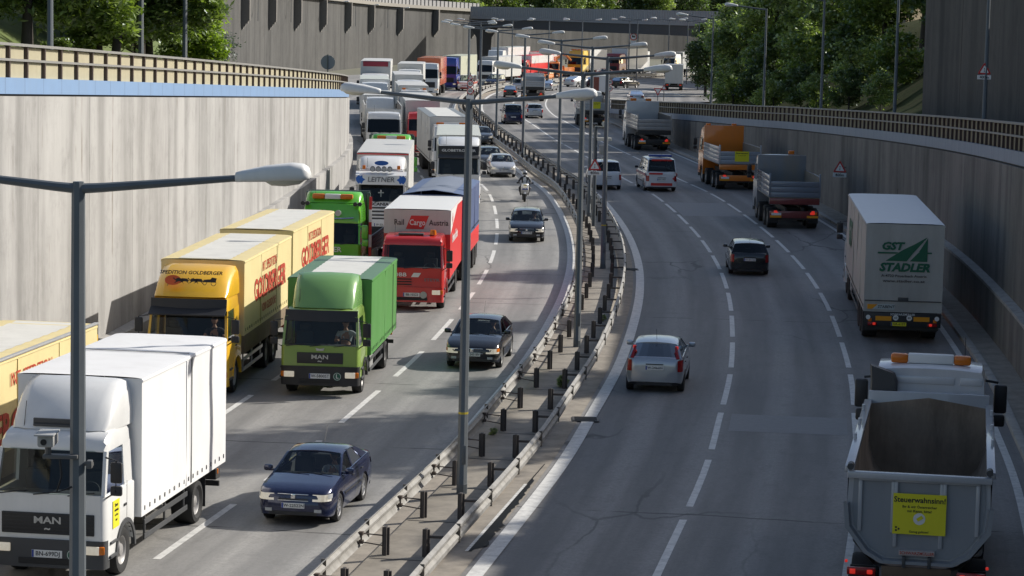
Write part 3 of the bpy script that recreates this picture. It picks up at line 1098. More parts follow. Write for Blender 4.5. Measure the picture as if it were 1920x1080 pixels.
c = MB(); c.tube([(-.2, -.14, 5.58), (-.18, -.16, 5.35), (-.24, -.16, 5.15), (-.1, -.16, 5.2), (-.05, -.14, 5.22)], .016, 6); c.build('cable', M_BLACK, root)
# warning sign on the right wall and on a lamp
s = S(143); n_ = MC.nrm(s)
root = thing('warning_sign', 'triangular warning sign with 400m plate fixed to the shaded right wall', 'sign', MC.off(s, OFF_R - .35, 0), -.25)
warn_sign(root, 2.75, .78)
m = MB(); m.tube([(0, -.03, 2.8), (.5, .35, 2.8)], .03, 6); m.build('bracket', M_POLE, root)
s = S(110)
root = thing('warning_sign', 'triangular warning sign with 400m plate high on a lamp post before the tall wall', 'sign', MC.off(s, OFF_R + 1.42, zr(110) + .3), 0)
warn_sign(root, 3.2, .6)
# back of a round sign at the end of the left wall
s = WL.near_y(160)
root = thing('round_sign', 'grey back of a round road sign at the end of the left railing', 'sign', WL.off(s, -.9, zl(160) + .3), 0)
m = MB(); m.tube([(0, .03, 1.9), (0, .0, 1.9)], .45, 28); m.build('sign_plate', M_SIGNBACK, root, smooth=30)
m = MB(); m.tube([(0, -.05, 0), (0, -.05, 2.4)], .035, 8); m.build('post', M_POLE, root)
# speed signs in the median far ahead
root = thing('speed_sign', 'pair of round 60 signs under a small triangle behind the near lamp arm', 'sign', MC.off(S(266), 0, .1), 0)
m = MB(); m.tube([(0, 0, 0), (0, 0, 4.3)], .05, 8); m.build('post', M_POLE, root)
speed_sign(root, 3.15, .36, '60'); speed_sign(root, 2.42, .36, '60'); warn_sign(root, 3.8, .6, None)
m = MB(); m.box(0, -.07, 1.75, .8, .02, .4); m.build('plate', M_WHITE, root, smooth=0)
root = thing('speed_sign', 'pair of small round speed signs beside the far black estate car', 'sign', G(1143, 189), 0)
m = MB(); m.tube([(0, 0, 0), (0, 0, 2.9)], .05, 8); m.build('post', M_POLE, root)
speed_sign(root, 2.3, .34, '80'); speed_sign(root, 1.5, .34, '60')
root = thing('prohibition_sign', 'high round lorry prohibition sign with a plate before the far wall', 'sign', G(1186, 141), 0)
m = MB(); m.tube([(.8, 0, 0), (.8, 0, 8.2)], .08, 8); m.tube([(.8, 0, 6.4), (0, 0, 6.4)], .05, 6); m.build('post', M_POLE, root)
speed_sign(root, 6.5, .62, None)
m = MB(); m.box(0, -.09, 6.5, .55, .012, .22); m.box(-.2, -.09, 6.66, .2, .012, .12); m.build('symbol', M_BLACK, root, smooth=0)
m = MB(); m.box(0, -.07, 5.5, .9, .02, .55); m.build('plate', M_WHITE, root, smooth=0)
root = thing('give_way_sign', 'give way triangle at the tip of the grass island', 'sign', G(1233, 189), 0)
m = MB(); m.tube([(0, 0, 0), (0, 0, 1.5)], .05, 8); m.tube([(.75, .1, 0), (.75, .1, 1.9)], .05, 8); m.build('post', M_POLE, root)
warn_sign(root, 1.25, 1.1, None, -.06, False)
m = MB(); flat(m, [(.75 + a, 1.6 + b) for a, b in tri_pts(.75)], .03, .01); b = m.build('sign_plate', M_SIGNRED, root, smooth=0)
m = MB(); flat(m, [(.75 + a, 1.6 + b) for a, b in tri_pts(.48, True, .03)], .008, .005); m.build('sign_face', M_WHITE, b, smooth=0)
# drain grates and the wet patch beside the gutter
for k, (px, py) in enumerate(((1181, 505), (1098, 786))):
    p = G(px, py, .03)
    root = thing('drain_grate', ('iron drain grate across the white edge line on the far part of the median', 'iron drain grate beside the white line, left of the silver hatchback')[k], 'drain', p, 0, 'drain grates')
    m = MB(); m.box(0, 0, .004, .75, .75, .02, .004); m.build('frame', mat('iron', (.09, .085, .08), .6), root)
    m = MB()
    for q in range(7): m.box(0, -.3 + q * .1, .016, .62, .045, .012)
    m.build('slot', M_BLACK, root, smooth=0)
a, b = G(871, 1036), G(1016, 872)
w_ = MB()
N = 46
d = (b - a).normalized(); n_ = Vector((d.y, -d.x, 0))
up, lo = [], []
for k in range(N + 1):
    t = k / N
    c = a.lerp(b, t) + MC.nrm(S(a.lerp(b, t).y)) * 0
    wv = (.1 + .33 * (1 - t)) * (.55 + .9 * abs(noise.noise(Vector((k * .45, 3, 0))))) * (1.0 if .03 < t < .8 else .35)
    up.append(Vector((c.x + .06, c.y, .03))); lo.append(Vector((c.x + .06 + wv, c.y, .03)))
for k in range(N): w_.quad(up[k], lo[k], lo[k + 1], up[k + 1])
tag(w_.build('puddle', mat('wet asphalt', (.006, .006, .006), .5, spec=.1), smooth=0), kind='structure')
w_ = MB()
for k in range(0, N - 12, 1):
    c0, c1 = a.lerp(b, k / N), a.lerp(b, (k + .93) / N)
    w_.quad(c0 + Vector((0, 0, .032)), c0 + Vector((.075, 0, .032)), c1 + Vector((.075, 0, .032)), c1 + Vector((0, 0, .032)))
tag(w_.build('gutter_edge', M_PAINT, smooth=0), kind='structure')
# ------------------------------------------------------------------ trees and shrubs
def leaf_mat(name, dark, light, trans):
    m = bpy.data.materials.new(name)
    m.use_nodes = True
    nt = m.node_tree
    nt.nodes.clear()
    L = nt.links.new
    o = nt.nodes.new('ShaderNodeOutputMaterial')
    at = nt.nodes.new('ShaderNodeAttribute'); at.attribute_name = 'tone'
    mx = nt.nodes.new('ShaderNodeMix'); mx.data_type = 'RGBA'
    mx.inputs[6].default_value = (*dark, 1); mx.inputs[7].default_value = (*light, 1)
    L(at.outputs['Fac'], mx.inputs[0])
    d = nt.nodes.new('ShaderNodeBsdfDiffuse'); L(mx.outputs[2], d.inputs[0])
    t = nt.nodes.new('ShaderNodeBsdfTranslucent')
    m2 = nt.nodes.new('ShaderNodeMix'); m2.data_type = 'RGBA'; m2.blend_type = 'MULTIPLY'; m2.inputs[0].default_value = 1
    L(mx.outputs[2], m2.inputs[6]); m2.inputs[7].default_value = (*trans, 1)
    L(m2.outputs[2], t.inputs[0])
    g = nt.nodes.new('ShaderNodeBsdfGlossy'); g.inputs['Roughness'].default_value = .45; g.inputs[0].default_value = (.7, .75, .8, 1)
    a = nt.nodes.new('ShaderNodeAddShader'); L(d.outputs[0], a.inputs[0]); L(t.outputs[0], a.inputs[1])
    x = nt.nodes.new('ShaderNodeMixShader'); x.inputs[0].default_value = .09
    L(a.outputs[0], x.inputs[1]); L(g.outputs[0], x.inputs[2])
    L(x.outputs[0], o.inputs['Surface'])
    return m


L_ACACIA = leaf_mat('feathery green leaves', (.055, .085, .02), (.17, .22, .05), (.75, .85, .32))
L_LIME = leaf_mat('yellow green leaves', (.12, .17, .02), (.25, .33, .04), (.7, .8, .25))
L_DARK = leaf_mat('dark green leaves', (.032, .052, .016), (.10, .13, .04), (.7, .9, .35))
L_WOOD = leaf_mat('mid green leaves', (.05, .075, .024), (.28, .31, .115), (.8, 1.0, .4))
L_GREY = leaf_mat('grey green leaves', (.05, .06, .045), (.10, .115, .08), (.6, .8, .5))
M_BARK = mat('bark', (.05, .042, .034), .9, noise_amt=.35, noise_scale=4, bump=.5)
CROWNS = {}


def crown_mesh(key, lobes, n, ls, lw, seed, droop=.25):
    """many leaf faces scattered through an uneven set of lobes; tone per leaf"""
    rnd = random.Random(seed)
    vs, fs, tone = [], [], []
    tot = sum(l[3] * l[4] + l[5] * l[3] for l in lobes)
    for (cx, cy, cz, rx, ry, rz) in lobes:
        m = int(n * (rx * ry + rz * rx) / tot)
        # twigs: clumps of leaves
        ncl = max(6, m // 16)
        lt = rnd.uniform(.2, .6)
        for _ in range(ncl):
            while True:
                d = Vector((rnd.gauss(0, 1), rnd.gauss(0, 1), rnd.gauss(0, 1)))
                if d.length > .01: break
            d.normalize()
            rr = rnd.uniform(.45, 1.0) ** .6
            rr *= .82 + .36 * noise.noise(Vector((d.x * 1.7 + seed, d.y * 1.7, d.z * 1.7)))
            c = Vector((cx + d.x * rx * rr, cy + d.y * ry * rr, cz + d.z * rz * rr))
            ct = min(1, max(0, lt + rnd.uniform(-.25, .3)))
            sp = rnd.uniform(.25, .55) * (rx + rz) * .28
            for _k in range(16):
                p = c + Vector((rnd.gauss(0, sp), rnd.gauss(0, sp), rnd.gauss(0, sp * .55)))
                a = Vector((rnd.gauss(0, 1), rnd.gauss(0, 1), rnd.gauss(-droop, .5))).normalized()
                b = a.cross(Vector((rnd.gauss(0, .5), rnd.gauss(0, .5), 1))).normalized()
                l_, w_ = ls * rnd.uniform(.6, 1.3), lw * rnd.uniform(.6, 1.3)
                i = len(vs)
                vs += [p - a * l_ * .5, p + b * w_ * .5 - a * l_ * .05, p + a * l_ * .5, p - b * w_ * .5 - a * l_ * .05]
                fs.append((i, i + 1, i + 2, i + 3))
                tone.append(min(1, max(0, ct + rnd.uniform(-.2, .2))))
    me = bpy.data.meshes.new('crown')
    me.from_pydata(vs, [], fs)
    at = me.attributes.new('tone', 'FLOAT', 'FACE')
    at.data.foreach_set('value', tone)
    CROWNS[key] = me
    return me


def branch_mesh(lobes, h, r, seed, lean=0.0):
    rnd = random.Random(seed)
    mb = MB()
    top = Vector((lean * h, 0, h))
    pts = [Vector((0, 0, -.4)), Vector((lean * h * .2 + rnd.uniform(-.1, .1), 0, h * .3)), Vector((lean * h * .55, rnd.uniform(-.2, .2), h * .65)), top]
    mb.tube(pts, [r * 1.25, r, r * .8, r * .5], 9)
    for (cx, cy, cz, rx, ry, rz) in lobes:
        t = rnd.uniform(.5, .95)
        st = pts[2].lerp(top, (t - .5) * 2)
        en = Vector((cx, cy, cz))
        mid = st.lerp(en, .5) + Vector((rnd.uniform(-.3, .3), rnd.uniform(-.3, .3), .2))
        mb.tube([st, mid, en], [r * .45, r * .28, r * .08], 6)
    return mb


def make_lobes(h0, h1, rad, n, seed):
    rnd = random.Random(seed)
    out = []
    for k in range(n):
        t = (k + .5) / n
        a = k * 2.4 + rnd.uniform(-.4, .4)
        z = h0 + (h1 - h0) * (.15 + .8 * t)
        q = rad * (.75 * math.sin(math.pi * (.12 + .8 * t)) + .05)
        s = rad * rnd.uniform(.34, .55)
        out.append((math.cos(a) * q * rnd.uniform(.5, 1), math.sin(a) * q * rnd.uniform(.5, 1), z, s, s, s * rnd.uniform(.7, .95)))
    return out


def tree(name, label, loc, key, lobes, h, r, lmat, n, ls, lw, seed, group=None, rz=0, sc=1.0, lean=0.0, cat='tree', trunk=True):
    root = thing(name, label, cat, loc, rz, group, sc)
    if key not in CROWNS:
        crown_mesh(key, lobes, n, ls, lw, seed).materials.append(None)
        CROWNS[key + '/t'] = branch_mesh(lobes, h, r, seed, lean) if trunk else None
    me = CROWNS[key]
    c = bpy.data.objects.new('crown', me); COL.objects.link(c); c.parent = root
    c.material_slots[0].link = 'OBJECT'; c.material_slots[0].material = lmat
    b = CROWNS[key + '/t']
    if b is not None:
        if isinstance(b, MB):
            o = b.build('trunk', M_BARK, root)
            CROWNS[key + '/t'] = o.data
        else:
            o = bpy.data.objects.new('trunk', b); COL.objects.link(o); o.parent = root
    return root


def bankL(y, o):                                           # point on the left bank
    s = WL.near_y(y); p = WL.off(s, -o, 0)
    prof = [(4.2, .28), (5, .45), (7, 1.5), (9.5, 2.9), (12, 4.2), (16, 5.3), (22, 5.8)]
    h = .28
    for (a, b), (c, d) in zip(prof, prof[1:]):
        if a <= o <= c: h = b + (d - b) * (o - a) / (c - a)
    return Vector((p.x, p.y, zl(WL.at(s).y) + h))
def bankR(y, o):
    s = S(y); p = MC.off(s, OFF_R + o + shift(y, OFF_R + o), 0)
    prof = [(4.4, .26), (5.2, .5), (8, 1.6), (13, 4.6), (20, 8.5), (34, 12), (70, 14)]
    h = .26
    for (a, b), (c, d) in zip(prof, prof[1:]):
        if a <= o <= c: h = b + (d - b) * (o - a) / (c - a)
    return Vector((p.x, p.y, zr(MC.at(s).y) + h))


lb1 = [(-1.6, 0, 3.2, 1.5, 1.5, 1.1), (1.2, .5, 2.9, 1.6, 1.5, 1.0), (0, -.4, 4.6, 1.9, 1.8, 1.3), (2.6, -.3, 4.2, 1.5, 1.5, 1.1), (-2.2, .5, 5.2, 1.6, 1.5, 1.2), (.8, 0, 6.2, 2, 2, 1.4), (3.2, .2, 2.4, 1.0, 1.0, .8)]
lb2 = [(-1.8, 0, 3.6, 1.5, 1.4, 1.0), (1.5, .3, 3.3, 1.7, 1.5, 1.1), (0, 0, 5, 2.1, 2, 1.4), (2.8, 0, 4.8, 1.5, 1.5, 1.2), (-2.6, -.3, 5.0, 1.4, 1.4, 1.1), (3.6, .4, 3.3, 1.2, 1.2, .9)]
tree('robinia_tree', 'feathery green tree with a dark trunk at the far left above the railing', bankL(92.3, 5.0), 'acA', lb1, 4.6, .21, L_ACACIA, 22000, .32, .14, 3, 'trees on the left bank', rz=.4)
tree('robinia_tree', 'feathery green tree with a leaning dark trunk right of the second lamp pole', bankL(107, 4.9), 'acB', lb2, 4.4, .20, L_ACACIA, 22000, .32, .14, 5, 'trees on the left bank', lean=.12)
tree('robinia_tree', 'dark feathery tree standing behind the other left bank trees', bankL(112, 6.5), 'acB', lb2, 4.4, .2, L_DARK, 0, 0, 0, 5, 'trees on the left bank', rz=2.2, sc=1.05)
tree('robinia_tree', 'feathery tree on the bank left of the lime coloured bush', bankL(117, 5.2), 'acA', lb1, 4.6, .21, L_ACACIA, 0, 0, 0, 3, 'trees on the left bank', rz=2.9, sc=.9)
lb3 = [(0, 0, 1.3, .9, .9, .8), (.5, .1, 2.3, .9, .9, .8), (-.4, 0, 3.0, .9, .9, .7), (.6, 0, 3.4, .7, .7, .6), (.9, 0, 1.6, .6, .6, .7)]
tree('bright_bush', 'bright lime green sunlit bush at the right end of the left bank trees', bankL(119, 3.9), 'lime', lb3, 2.6, .08, L_LIME, 8000, .22, .12, 9, cat='bush', sc=1.3)
tree('bright_bush', 'small light green bush between the first tree trunk and the lamp pole', bankL(95.5, 4.7), 'lime', lb3, 2.6, .08, L_ACACIA, 0, 0, 0, 9, cat='bush', sc=.45)
lb4 = [(0, 0, .8, 1.0, 1.0, .8), (.4, 0, 1.7, .8, .8, .8), (-.6, .2, 1.3, .7, .7, .7)]
tree('grey_shrub', 'grey green shrub beside the lime green bush', bankL(124, 3.6), 'grey', lb4, 1.4, .06, L_GREY, 3600, .14, .07, 11, cat='shrub', sc=1.25)

# wood on the right bank
rw_ = random.Random(21)
wl1, wl2, wl3 = make_lobes(2.2, 11, 4.2, 13, 4), make_lobes(1.2, 9.5, 3.6, 12, 8), make_lobes(.2, 4.6, 2.4, 8, 15)
spots = [(166, 16, 'wA', 1.0), (172, 16, 'wB', 1.15), (181, 15, 'wB', .95), (190, 15, 'wA', 1.05), (196, 13.5, 'wA', .85), (206, 13, 'wB', 1.1), (216, 12, 'wA', .9), (222, 15, 'wA', 1.15),
         (234, 10, 'wB', 1.0), (246, 13, 'wA', 1.1), (258, 11, 'wB', 1.1), (272, 14, 'wA', 1.2), (288, 17, 'wB', 1.25), (306, 18, 'wA', 1.25), (326, 21, 'wA', 1.3), (158, 19, 'wA', 1.1), (200, 24, 'wA', 1.25), (235, 24, 'wB', 1.35), (183, 25, 'wA', 1.3), (164, 26, 'wB', 1.3), (262, 7, 'wB', 1.0), (278, 6.5, 'wA', 1.05), (292, 7, 'wB', 1.1), (312, 9, 'wA', 1.15)]
words_ = ['nearest to the tall dark wall', 'up the slope by the tall wall', 'overhanging the middle of the railing', 'with pale sunlit leaves near the middle of the wood', 'with a low crown over the bank', 'in the middle of the wood', 'leaning to the road near the sunlit panels',
          'tall, behind the sunlit panels', 'dark, at the left part of the wood', 'tall at the left part of the wood', 'above the grass island', 'behind the give way sign', 'at the left edge of the wood', 'in front of the far bridge end', 'farthest left, under the bridge parapet',
          'at the top left corner of the tall wall', 'on the upper slope at the middle', 'on the upper slope at the left', 'high on the slope behind others', 'high on the slope by the tall wall', 'low crowned, over the grass island', 'just behind the grass island', 'at the left tip of the wood', 'closest to the far bridge end']
for k, (y, o, key, sc) in enumerate(spots):
    tree('deciduous_tree', 'wood tree on the right bank, ' + words_[k], bankR(y, o), key, wl1 if key == 'wA' else wl2, 8, .2, (L_WOOD, L_WOOD, L_DARK, L_WOOD, L_ACACIA)[k % 5], 12000, .42, .26, 31 if key == 'wA' else 37, 'trees of the right bank wood', rw_.uniform(0, 6.3), sc)
for k, (y, o, sc) in enumerate([(170, 7.5, .55), (178, 7, .65), (187, 6.5, .62), (195, 7, .72), (204, 6.4, .7), (213, 6.5, .75), (224, 6.2, .9), (232, 6.5, .9), (243, 6.6, .9), (255, 8, 1.0), (268, 10, 1.1), (283, 13, 1.2)]):
    tree('wild_shrub', 'dark wild shrub on the right bank, number %d counted from the tall wall' % (k + 1) if 0 else 'dark wild shrub on the foot of the right bank, ' + ['close to the tall wall', 'second from the tall wall', 'third from the tall wall', 'fourth from the tall wall', 'fifth from the tall wall', 'left of the bank middle', 'behind the sunlit panels', 'just left of the sunlit panels', 'near the grass island', 'at the grass island', 'beyond the grass island', 'farthest along the bank'][k],
         bankR(y, o), 'sh', wl3, 2, .08, L_DARK if k % 2 else L_WOOD, 5000, .3, .2, 44, 'shrubs on the right bank', rw_.uniform(0, 6), sc, cat='shrub')
# unseen trees added above the tall wall to cast dapples on the road
for k, (x, y, z, key, sc) in enumerate([(25.5, 66, 12.6, 'wB', .62), (25.5, 80, 12.6, 'wA', .95), (27, 89, 12.6, 'wB', .72), (28, 104, 12.4, 'wA', .62), (29, 121, 12.2, 'wA', .72), (29.5, 136, 12.2, 'wB', .6), (26, 55, 12.6, 'wA', .5)]):
    tree('deciduous_tree', 'unseen leafy tree added above the tall dark wall to dapple the road', (x, y, z), key, wl1 if key == 'wA' else wl2, 8, .2, L_WOOD, 12000, .42, .26, 31 if key == 'wA' else 37, 'unseen shade trees above the tall wall', k * 1.1, sc)
for k, (y, o, sc) in enumerate([(160, 12, .95), (168, 12, .95), (177, 10, .9), (186, 9.5, .9), (194, 10.5, 1.0), (203, 9.5, 1.0), (212, 10.5, 1.2), (221, 9.5, 1.1), (231, 10, 1.2), (242, 9, 1.1), (254, 8.5, 1.1), (270, 8.2, 1.2), (288, 8, 1.2), (304, 8, 1.3)]):
    tree('wild_shrub', 'wild shrub filling the bank between the trunks, %s' % ['at the foot of the tall wall', 'second from the wall', 'third from the wall', 'fourth from the wall', 'fifth from the wall', 'sixth from the wall', 'in the middle of the bank', 'seventh from the far end', 'sixth from the far end', 'fifth from the far end', 'fourth from the far end', 'third from the far end', 'second from the far end', 'at the far end'][k],
         bankR(y, o), 'sh', wl3, 2, .08, (L_WOOD, L_DARK, L_ACACIA)[k % 3], 5000, .3, .2, 44, 'shrubs on the right bank', rw_.uniform(0, 6), sc, cat='shrub')
for k, (px, py, sc) in enumerate([(1322, 181, .85), (1350, 177, 1.0), (1338, 168, 1.0)]):
    tree('deciduous_tree', 'low branched tree %s the grass island' % ('at the near right corner of', 'just right of', 'beyond the right end of')[k], G(px, py), 'wB', wl2, 8, .2, (L_DARK, L_WOOD, L_DARK)[k], 0, 0, 0, 37, 'trees of the right bank wood', k * 2.0, sc)
for k, (y, o, sc) in enumerate([(95, 7.5, .8), (101, 7, .95), (113, 5.0, .85), (122, 6.5, .95), (128, 8, 1.0), (90, 10, .9)]):
    tree('robinia_tree', 'feathery tree on the left bank, ' + ['just behind the leftmost trunk', 'behind the leaning trunk', 'left of the lime coloured bush at the railing', 'above the lime coloured bush', 'farthest right, against the ribbed wall', 'highest on the bank at far left'][k],
         bankL(y, o), 'acB' if k % 2 else 'acA', lb1, 4.6, .2, L_ACACIA if k != 4 else L_DARK, 0, 0, 0, 3, 'trees on the left bank', k * 1.9, sc)
for k, (y, o) in enumerate([(76.5, .3), (67.4, -.62), (92, .5)]):
    tree('weed', 'small green weed growing from the median slab, %s' % ('near the silver hatchback', 'near the dark blue saloon', 'far along the row of fence posts')[k], MC.off(S(y), o, .08), 'sh', wl3, 2, .08, L_WOOD, 5000, .3, .2, 44, 'weeds in the median', k, (.09, .05, .06)[k], cat='weed')
# trees above the far wall and bridge
far_words = ['leftmost of all', 'second from the left', 'third from the left', 'fourth from the left', 'over the left bridge end', 'right of the left bridge end', 'over the left bridge quarter', 'left of the bridge middle', 'over the bridge middle', 'right of the bridge middle', 'over the right bridge quarter', 'left of the right bridge end', 'over the right bridge end', 'third from the right', 'second from the right', 'rightmost of all', 'tall, behind the left ones', 'tall, behind the bridge middle', 'tall, behind the right ones', 'tallest, at the far right']
for k in range(20):
    x, y = (-36 + k * 7.6, 538 + k * 9 + (k % 3) * 6) if k < 16 else (-28 + (k - 16) * 32, 640 + (k - 16) * 20)
    tree('background_tree', 'distant tree above the far wall, ' + far_words[k], (x, y, 1.5), 'wB' if k % 2 else 'wA', wl1, 8, .2, (L_WOOD, L_ACACIA, L_DARK)[k % 3] if k < 8 else (L_DARK, L_WOOD)[k % 2], 0, 0, 0, 31, 'trees above the far wall', k * 1.3, 1.55 + .15 * (k % 3))
# ------------------------------------------------------------------ vehicle materials
def paint(name, col, rough=.28, metal=0.0, dirt=.25):
    return mat(name, col, rough, metal, .5, .06, 2.0, 0, .8, dirt=tuple(.55 * c + .06 for c in col), dirt_amt=dirt, dirt_scale=1.5)
M_GLASS = glass_mat('tinted glass', (.62, .67, .66))
M_GLASS_D = glass_mat('dark glass', (.10, .115, .12))
M_TYRE = mat('tyre rubber', (.018, .018, .018), .8, noise_amt=.3, noise_scale=8)
M_RIM = mat('alloy rim', (.42, .42, .43), .35, metal=.6)
M_RIMW = mat('steel truck rim', (.34, .33, .32), .5, metal=.3, noise_amt=.2)
M_PLASTIC = mat('black plastic', (.022, .022, .024), .5, noise_amt=.2)
M_GREYPL = mat('dark grey plastic', (.055, .057, .06), .55, noise_amt=.15)
M_INT = mat('dark interior', (.045, .046, .05), .8, noise_amt=.3)
M_CHASSIS = mat('dirty chassis', (.03, .028, .026), .7, noise_amt=.4, noise_scale=3)
M_ALU = mat('brushed aluminium', (.48, .48, .47), .4, metal=.5, noise_amt=.15)
M_CHROME = mat('chrome', (.7, .7, .7), .15, metal=1.0)
M_LENS = mat('lit headlamp', (.5, .5, .48), .1, noise_amt=.4, noise_scale=14, emit=(1, .86, .62), emit_s=.22)
M_LENSOFF = mat('clear lamp glass', (.42, .43, .43), .12)
M_AMBER = mat('amber lens', (.62, .16, .01), .25)
M_RED = mat('red tail lens', (.28, .008, .01), .25)
M_REDLIT = mat('lit tail lens', (.34, .01, .01), .3, emit=(1, .05, .03), emit_s=.28)
M_PLATE = mat('number plate', (.72, .72, .70), .5)
M_PLATEBLUE = mat('plate blue', (.02, .05, .28), .5)
M_INK = mat('black ink', (.02, .02, .02), .6)
M_YEL = mat('yellow poster', (.72, .66, .02), .55, noise_amt=.06)
M_ORREFL = mat('orange reflector', (.75, .30, .01), .4)
M_SKIN = mat('skin', (.45, .24, .16), .6)
M_SHIRT = mat('pale shirt', (.5, .52, .55), .8)
M_SHIRTD = mat('dark shirt', (.05, .05, .06), .8)
M_HAIR = mat('brown hair', (.05, .03, .02), .7)
WHEELS = {}


def wheel(root, y, x, r, w, truck=False, name='wheel', rimmat=None):
    """tyre with a rim as its part; lathe about the local x axis"""
    key = (round(r, 3), round(w, 3), truck)
    if key not in WHEELS:
        n = 28
        def lathe(prof):
            mb = MB()
            mb.loft([[Vector((a, math.cos(2 * math.pi * k / n) * q, math.sin(2 * math.pi * k / n) * q)) for k in range(n)] for a, q in prof], True, False)
            return mb
        h = w / 2
        ri = r * (.60 if truck else .66)
        t = lathe([(-h * .8, ri), (-h, ri + (r - ri) * .4), (-h * .95, r * .95), (-h * .7, r), (h * .7, r), (h * .95, r * .95), (h, ri + (r - ri) * .4), (h * .8, ri), (h * .5, ri * .96), (-h * .5, ri * .96), (-h * .8, ri)])
        to = t.build('wheel', M_TYRE)
        if truck:
            rm = lathe([(h * .80, ri), (h * .72, ri * .93), (h * .2, ri * .8), (h * .25, ri * .55), (h * .75, ri * .42), (h * .85, ri * .2), (h * .85, .001)])
            for s_ in (-1,): rm.loft([[Vector((a, math.cos(2 * math.pi * k / n) * q, math.sin(2 * math.pi * k / n) * q)) for k in range(n)] for a, q in ((-h * .8, ri), (-h * .2, ri * .8), (-h * .2, .001))], True, False)
        else:
            rm = lathe([(h * .80, ri), (h * .7, ri * .92), (h * .35, ri * .88)])
            rm.loft([[Vector((a, math.cos(2 * math.pi * k / n) * q, math.sin(2 * math.pi * k / n) * q)) for k in range(n)] for a, q in ((-h * .8, ri), (-h * .3, ri * .8), (-h * .3, .001))], True, False)
            for k in range(7):
                a = 2 * math.pi * k / 7
                rot = Matrix.Rotation(a, 3, 'X')
                rm.box(0, 0, 0, .001, .001, .001)
                vs = [rot @ Vector(p) for p in ((h * .72, -ri * .16, ri * .15), (h * .72, ri * .16, ri * .15), (h * .68, ri * .11, ri * .93), (h * .68, -ri * .11, ri * .93))]
                rm.add(vs + [v - Vector((.03, 0, 0)) for v in vs], ((0, 1, 2, 3), (0, 4, 5, 1), (1, 5, 6, 2), (2, 6, 7, 3), (3, 7, 4, 0)))
            rm.disc((h * .74, 0, 0), (1, 0, 0), ri * .24, 14)
        ro = rm.build('rim', M_RIM)
        hb = MB()
        hb.loft([[Vector((h * .3, math.cos(2 * math.pi * k / 16) * q, math.sin(2 * math.pi * k / 16) * q)) for k in range(16)] for q in (ri * .9, .001)], True, False)
        WHEELS[key] = (to.data, ro.data)
        bpy.data.objects.remove(ro); bpy.data.objects.remove(to)
    tm, rm = WHEELS[key]
    o = bpy.data.objects.new(name, tm); COL.objects.link(o); o.parent = root
    o.location = (x, y, r)
    if x < 0: o.rotation_euler = (0, 0, math.pi)
    p = bpy.data.objects.new('rim', rm); COL.objects.link(p); p.parent = o
    p.material_slots[0].link = 'OBJECT'
    p.material_slots[0].material = rimmat or (M_RIMW if truck else M_RIM)
    return o


def interp(tab, t):
    if t <= tab[0][0]: return tab[0][1]
    for (a, b), (c, d) in zip(tab, tab[1:]):
        if t <= c: return b + (d - b) * (t - a) / (c - a) if c > a else d
    return tab[-1][1]


def plate(root, y, z, txt, end=1, w=.52, h=.115, x=0, yellow=False, tilt=0):
    """number plate on the front (end=1) or rear (end=-1)"""
    m = MB(); m.box(x, y, z, w, .012, h, .004)
    p = m.build('number_plate', M_PLATE if not yellow else M_YEL, root, smooth=0)
    rd = -end
    b = MB(); b.box(x - rd * (w / 2 - .025), y + end * .0065, z, .04, .004, h * .96)
    b.build('plate_band', M_PLATEBLUE, p, smooth=0)
    text_mesh(txt, h * .82, M_INK, 'plate_text', p, frame((x + rd * .02, y + end * .008, z), (rd, 0, 0), (0, 0, 1)), bold=.012, sx=(w - .06) / (h * .82 * .58 * max(6, len(txt))))
    return p


# ------------------------------------------------------------------ person (one continuous skinned body)
def skin_body(name, joints, edges, material, parent=None, sub=1):
    me = bpy.data.meshes.new(name)
    me.from_pydata([j[0] for j in joints], edges, [])
    o = bpy.data.objects.new(name, me)
    COL.objects.link(o)
    sm = o.modifiers.new('skin', 'SKIN')
    sm.use_smooth_shade = True
    for i, j in enumerate(joints):
        r = j[1]
        me.skin_vertices[0].data[i].radius = r if isinstance(r, tuple) else (r, r)
    me.skin_vertices[0].data[0].use_root = True
    ss = o.modifiers.new('sub', 'SUBSURF'); ss.levels = sub; ss.render_levels = sub
    dg = bpy.context.evaluated_depsgraph_get(); dg.update()
    m2 = bpy.data.meshes.new_from_object(o.evaluated_get(dg))
    m2.name = name
    bpy.data.objects.remove(o)
    m2.materials.clear(); m2.materials.append(material)
    p = bpy.data.objects.new(name, m2)
    COL.objects.link(p)
    if parent: p.parent = parent
    return p


def head_obj(c, r, parent, hair=True, facing=(0, 1)):
    """skin head with brow, nose, chin and ears; faces local +y"""
    mb = MB()
    n, m = 16, 12
    rings = []
    for i in range(m + 1):
        th = math.pi * i / m
        ring = []
        for k in range(n):
            a = 2 * math.pi * k / n
            x, y, z = math.sin(th) * math.cos(a), math.sin(th) * math.sin(a), math.cos(th)
            X, Y, Z = x * .76, y * .93, z * 1.18
            if z < -.1: X *= 1 + .28 * (z + .1); Y *= 1 + .1 * (z + .1)
            if y > .5 and abs(x) < .3 and -.35 < z < .15: Y += .16 * (1 - abs(x) / .3)     # nose
            if y > .3 and .05 < z < .3 and .15 < abs(x) < .6: Y -= .06                       # eye sockets
            ring.append(Vector((c[0] + X * r, c[1] + Y * r, c[2] + Z * r)))
        rings.append(ring)
    mb.loft(rings, True, False)
    for s in (-1, 1): mb.box(c[0] + s * .78 * r, c[1] - .05 * r, c[2], .12 * r, .3 * r, .45 * r, .05 * r)
    return mb


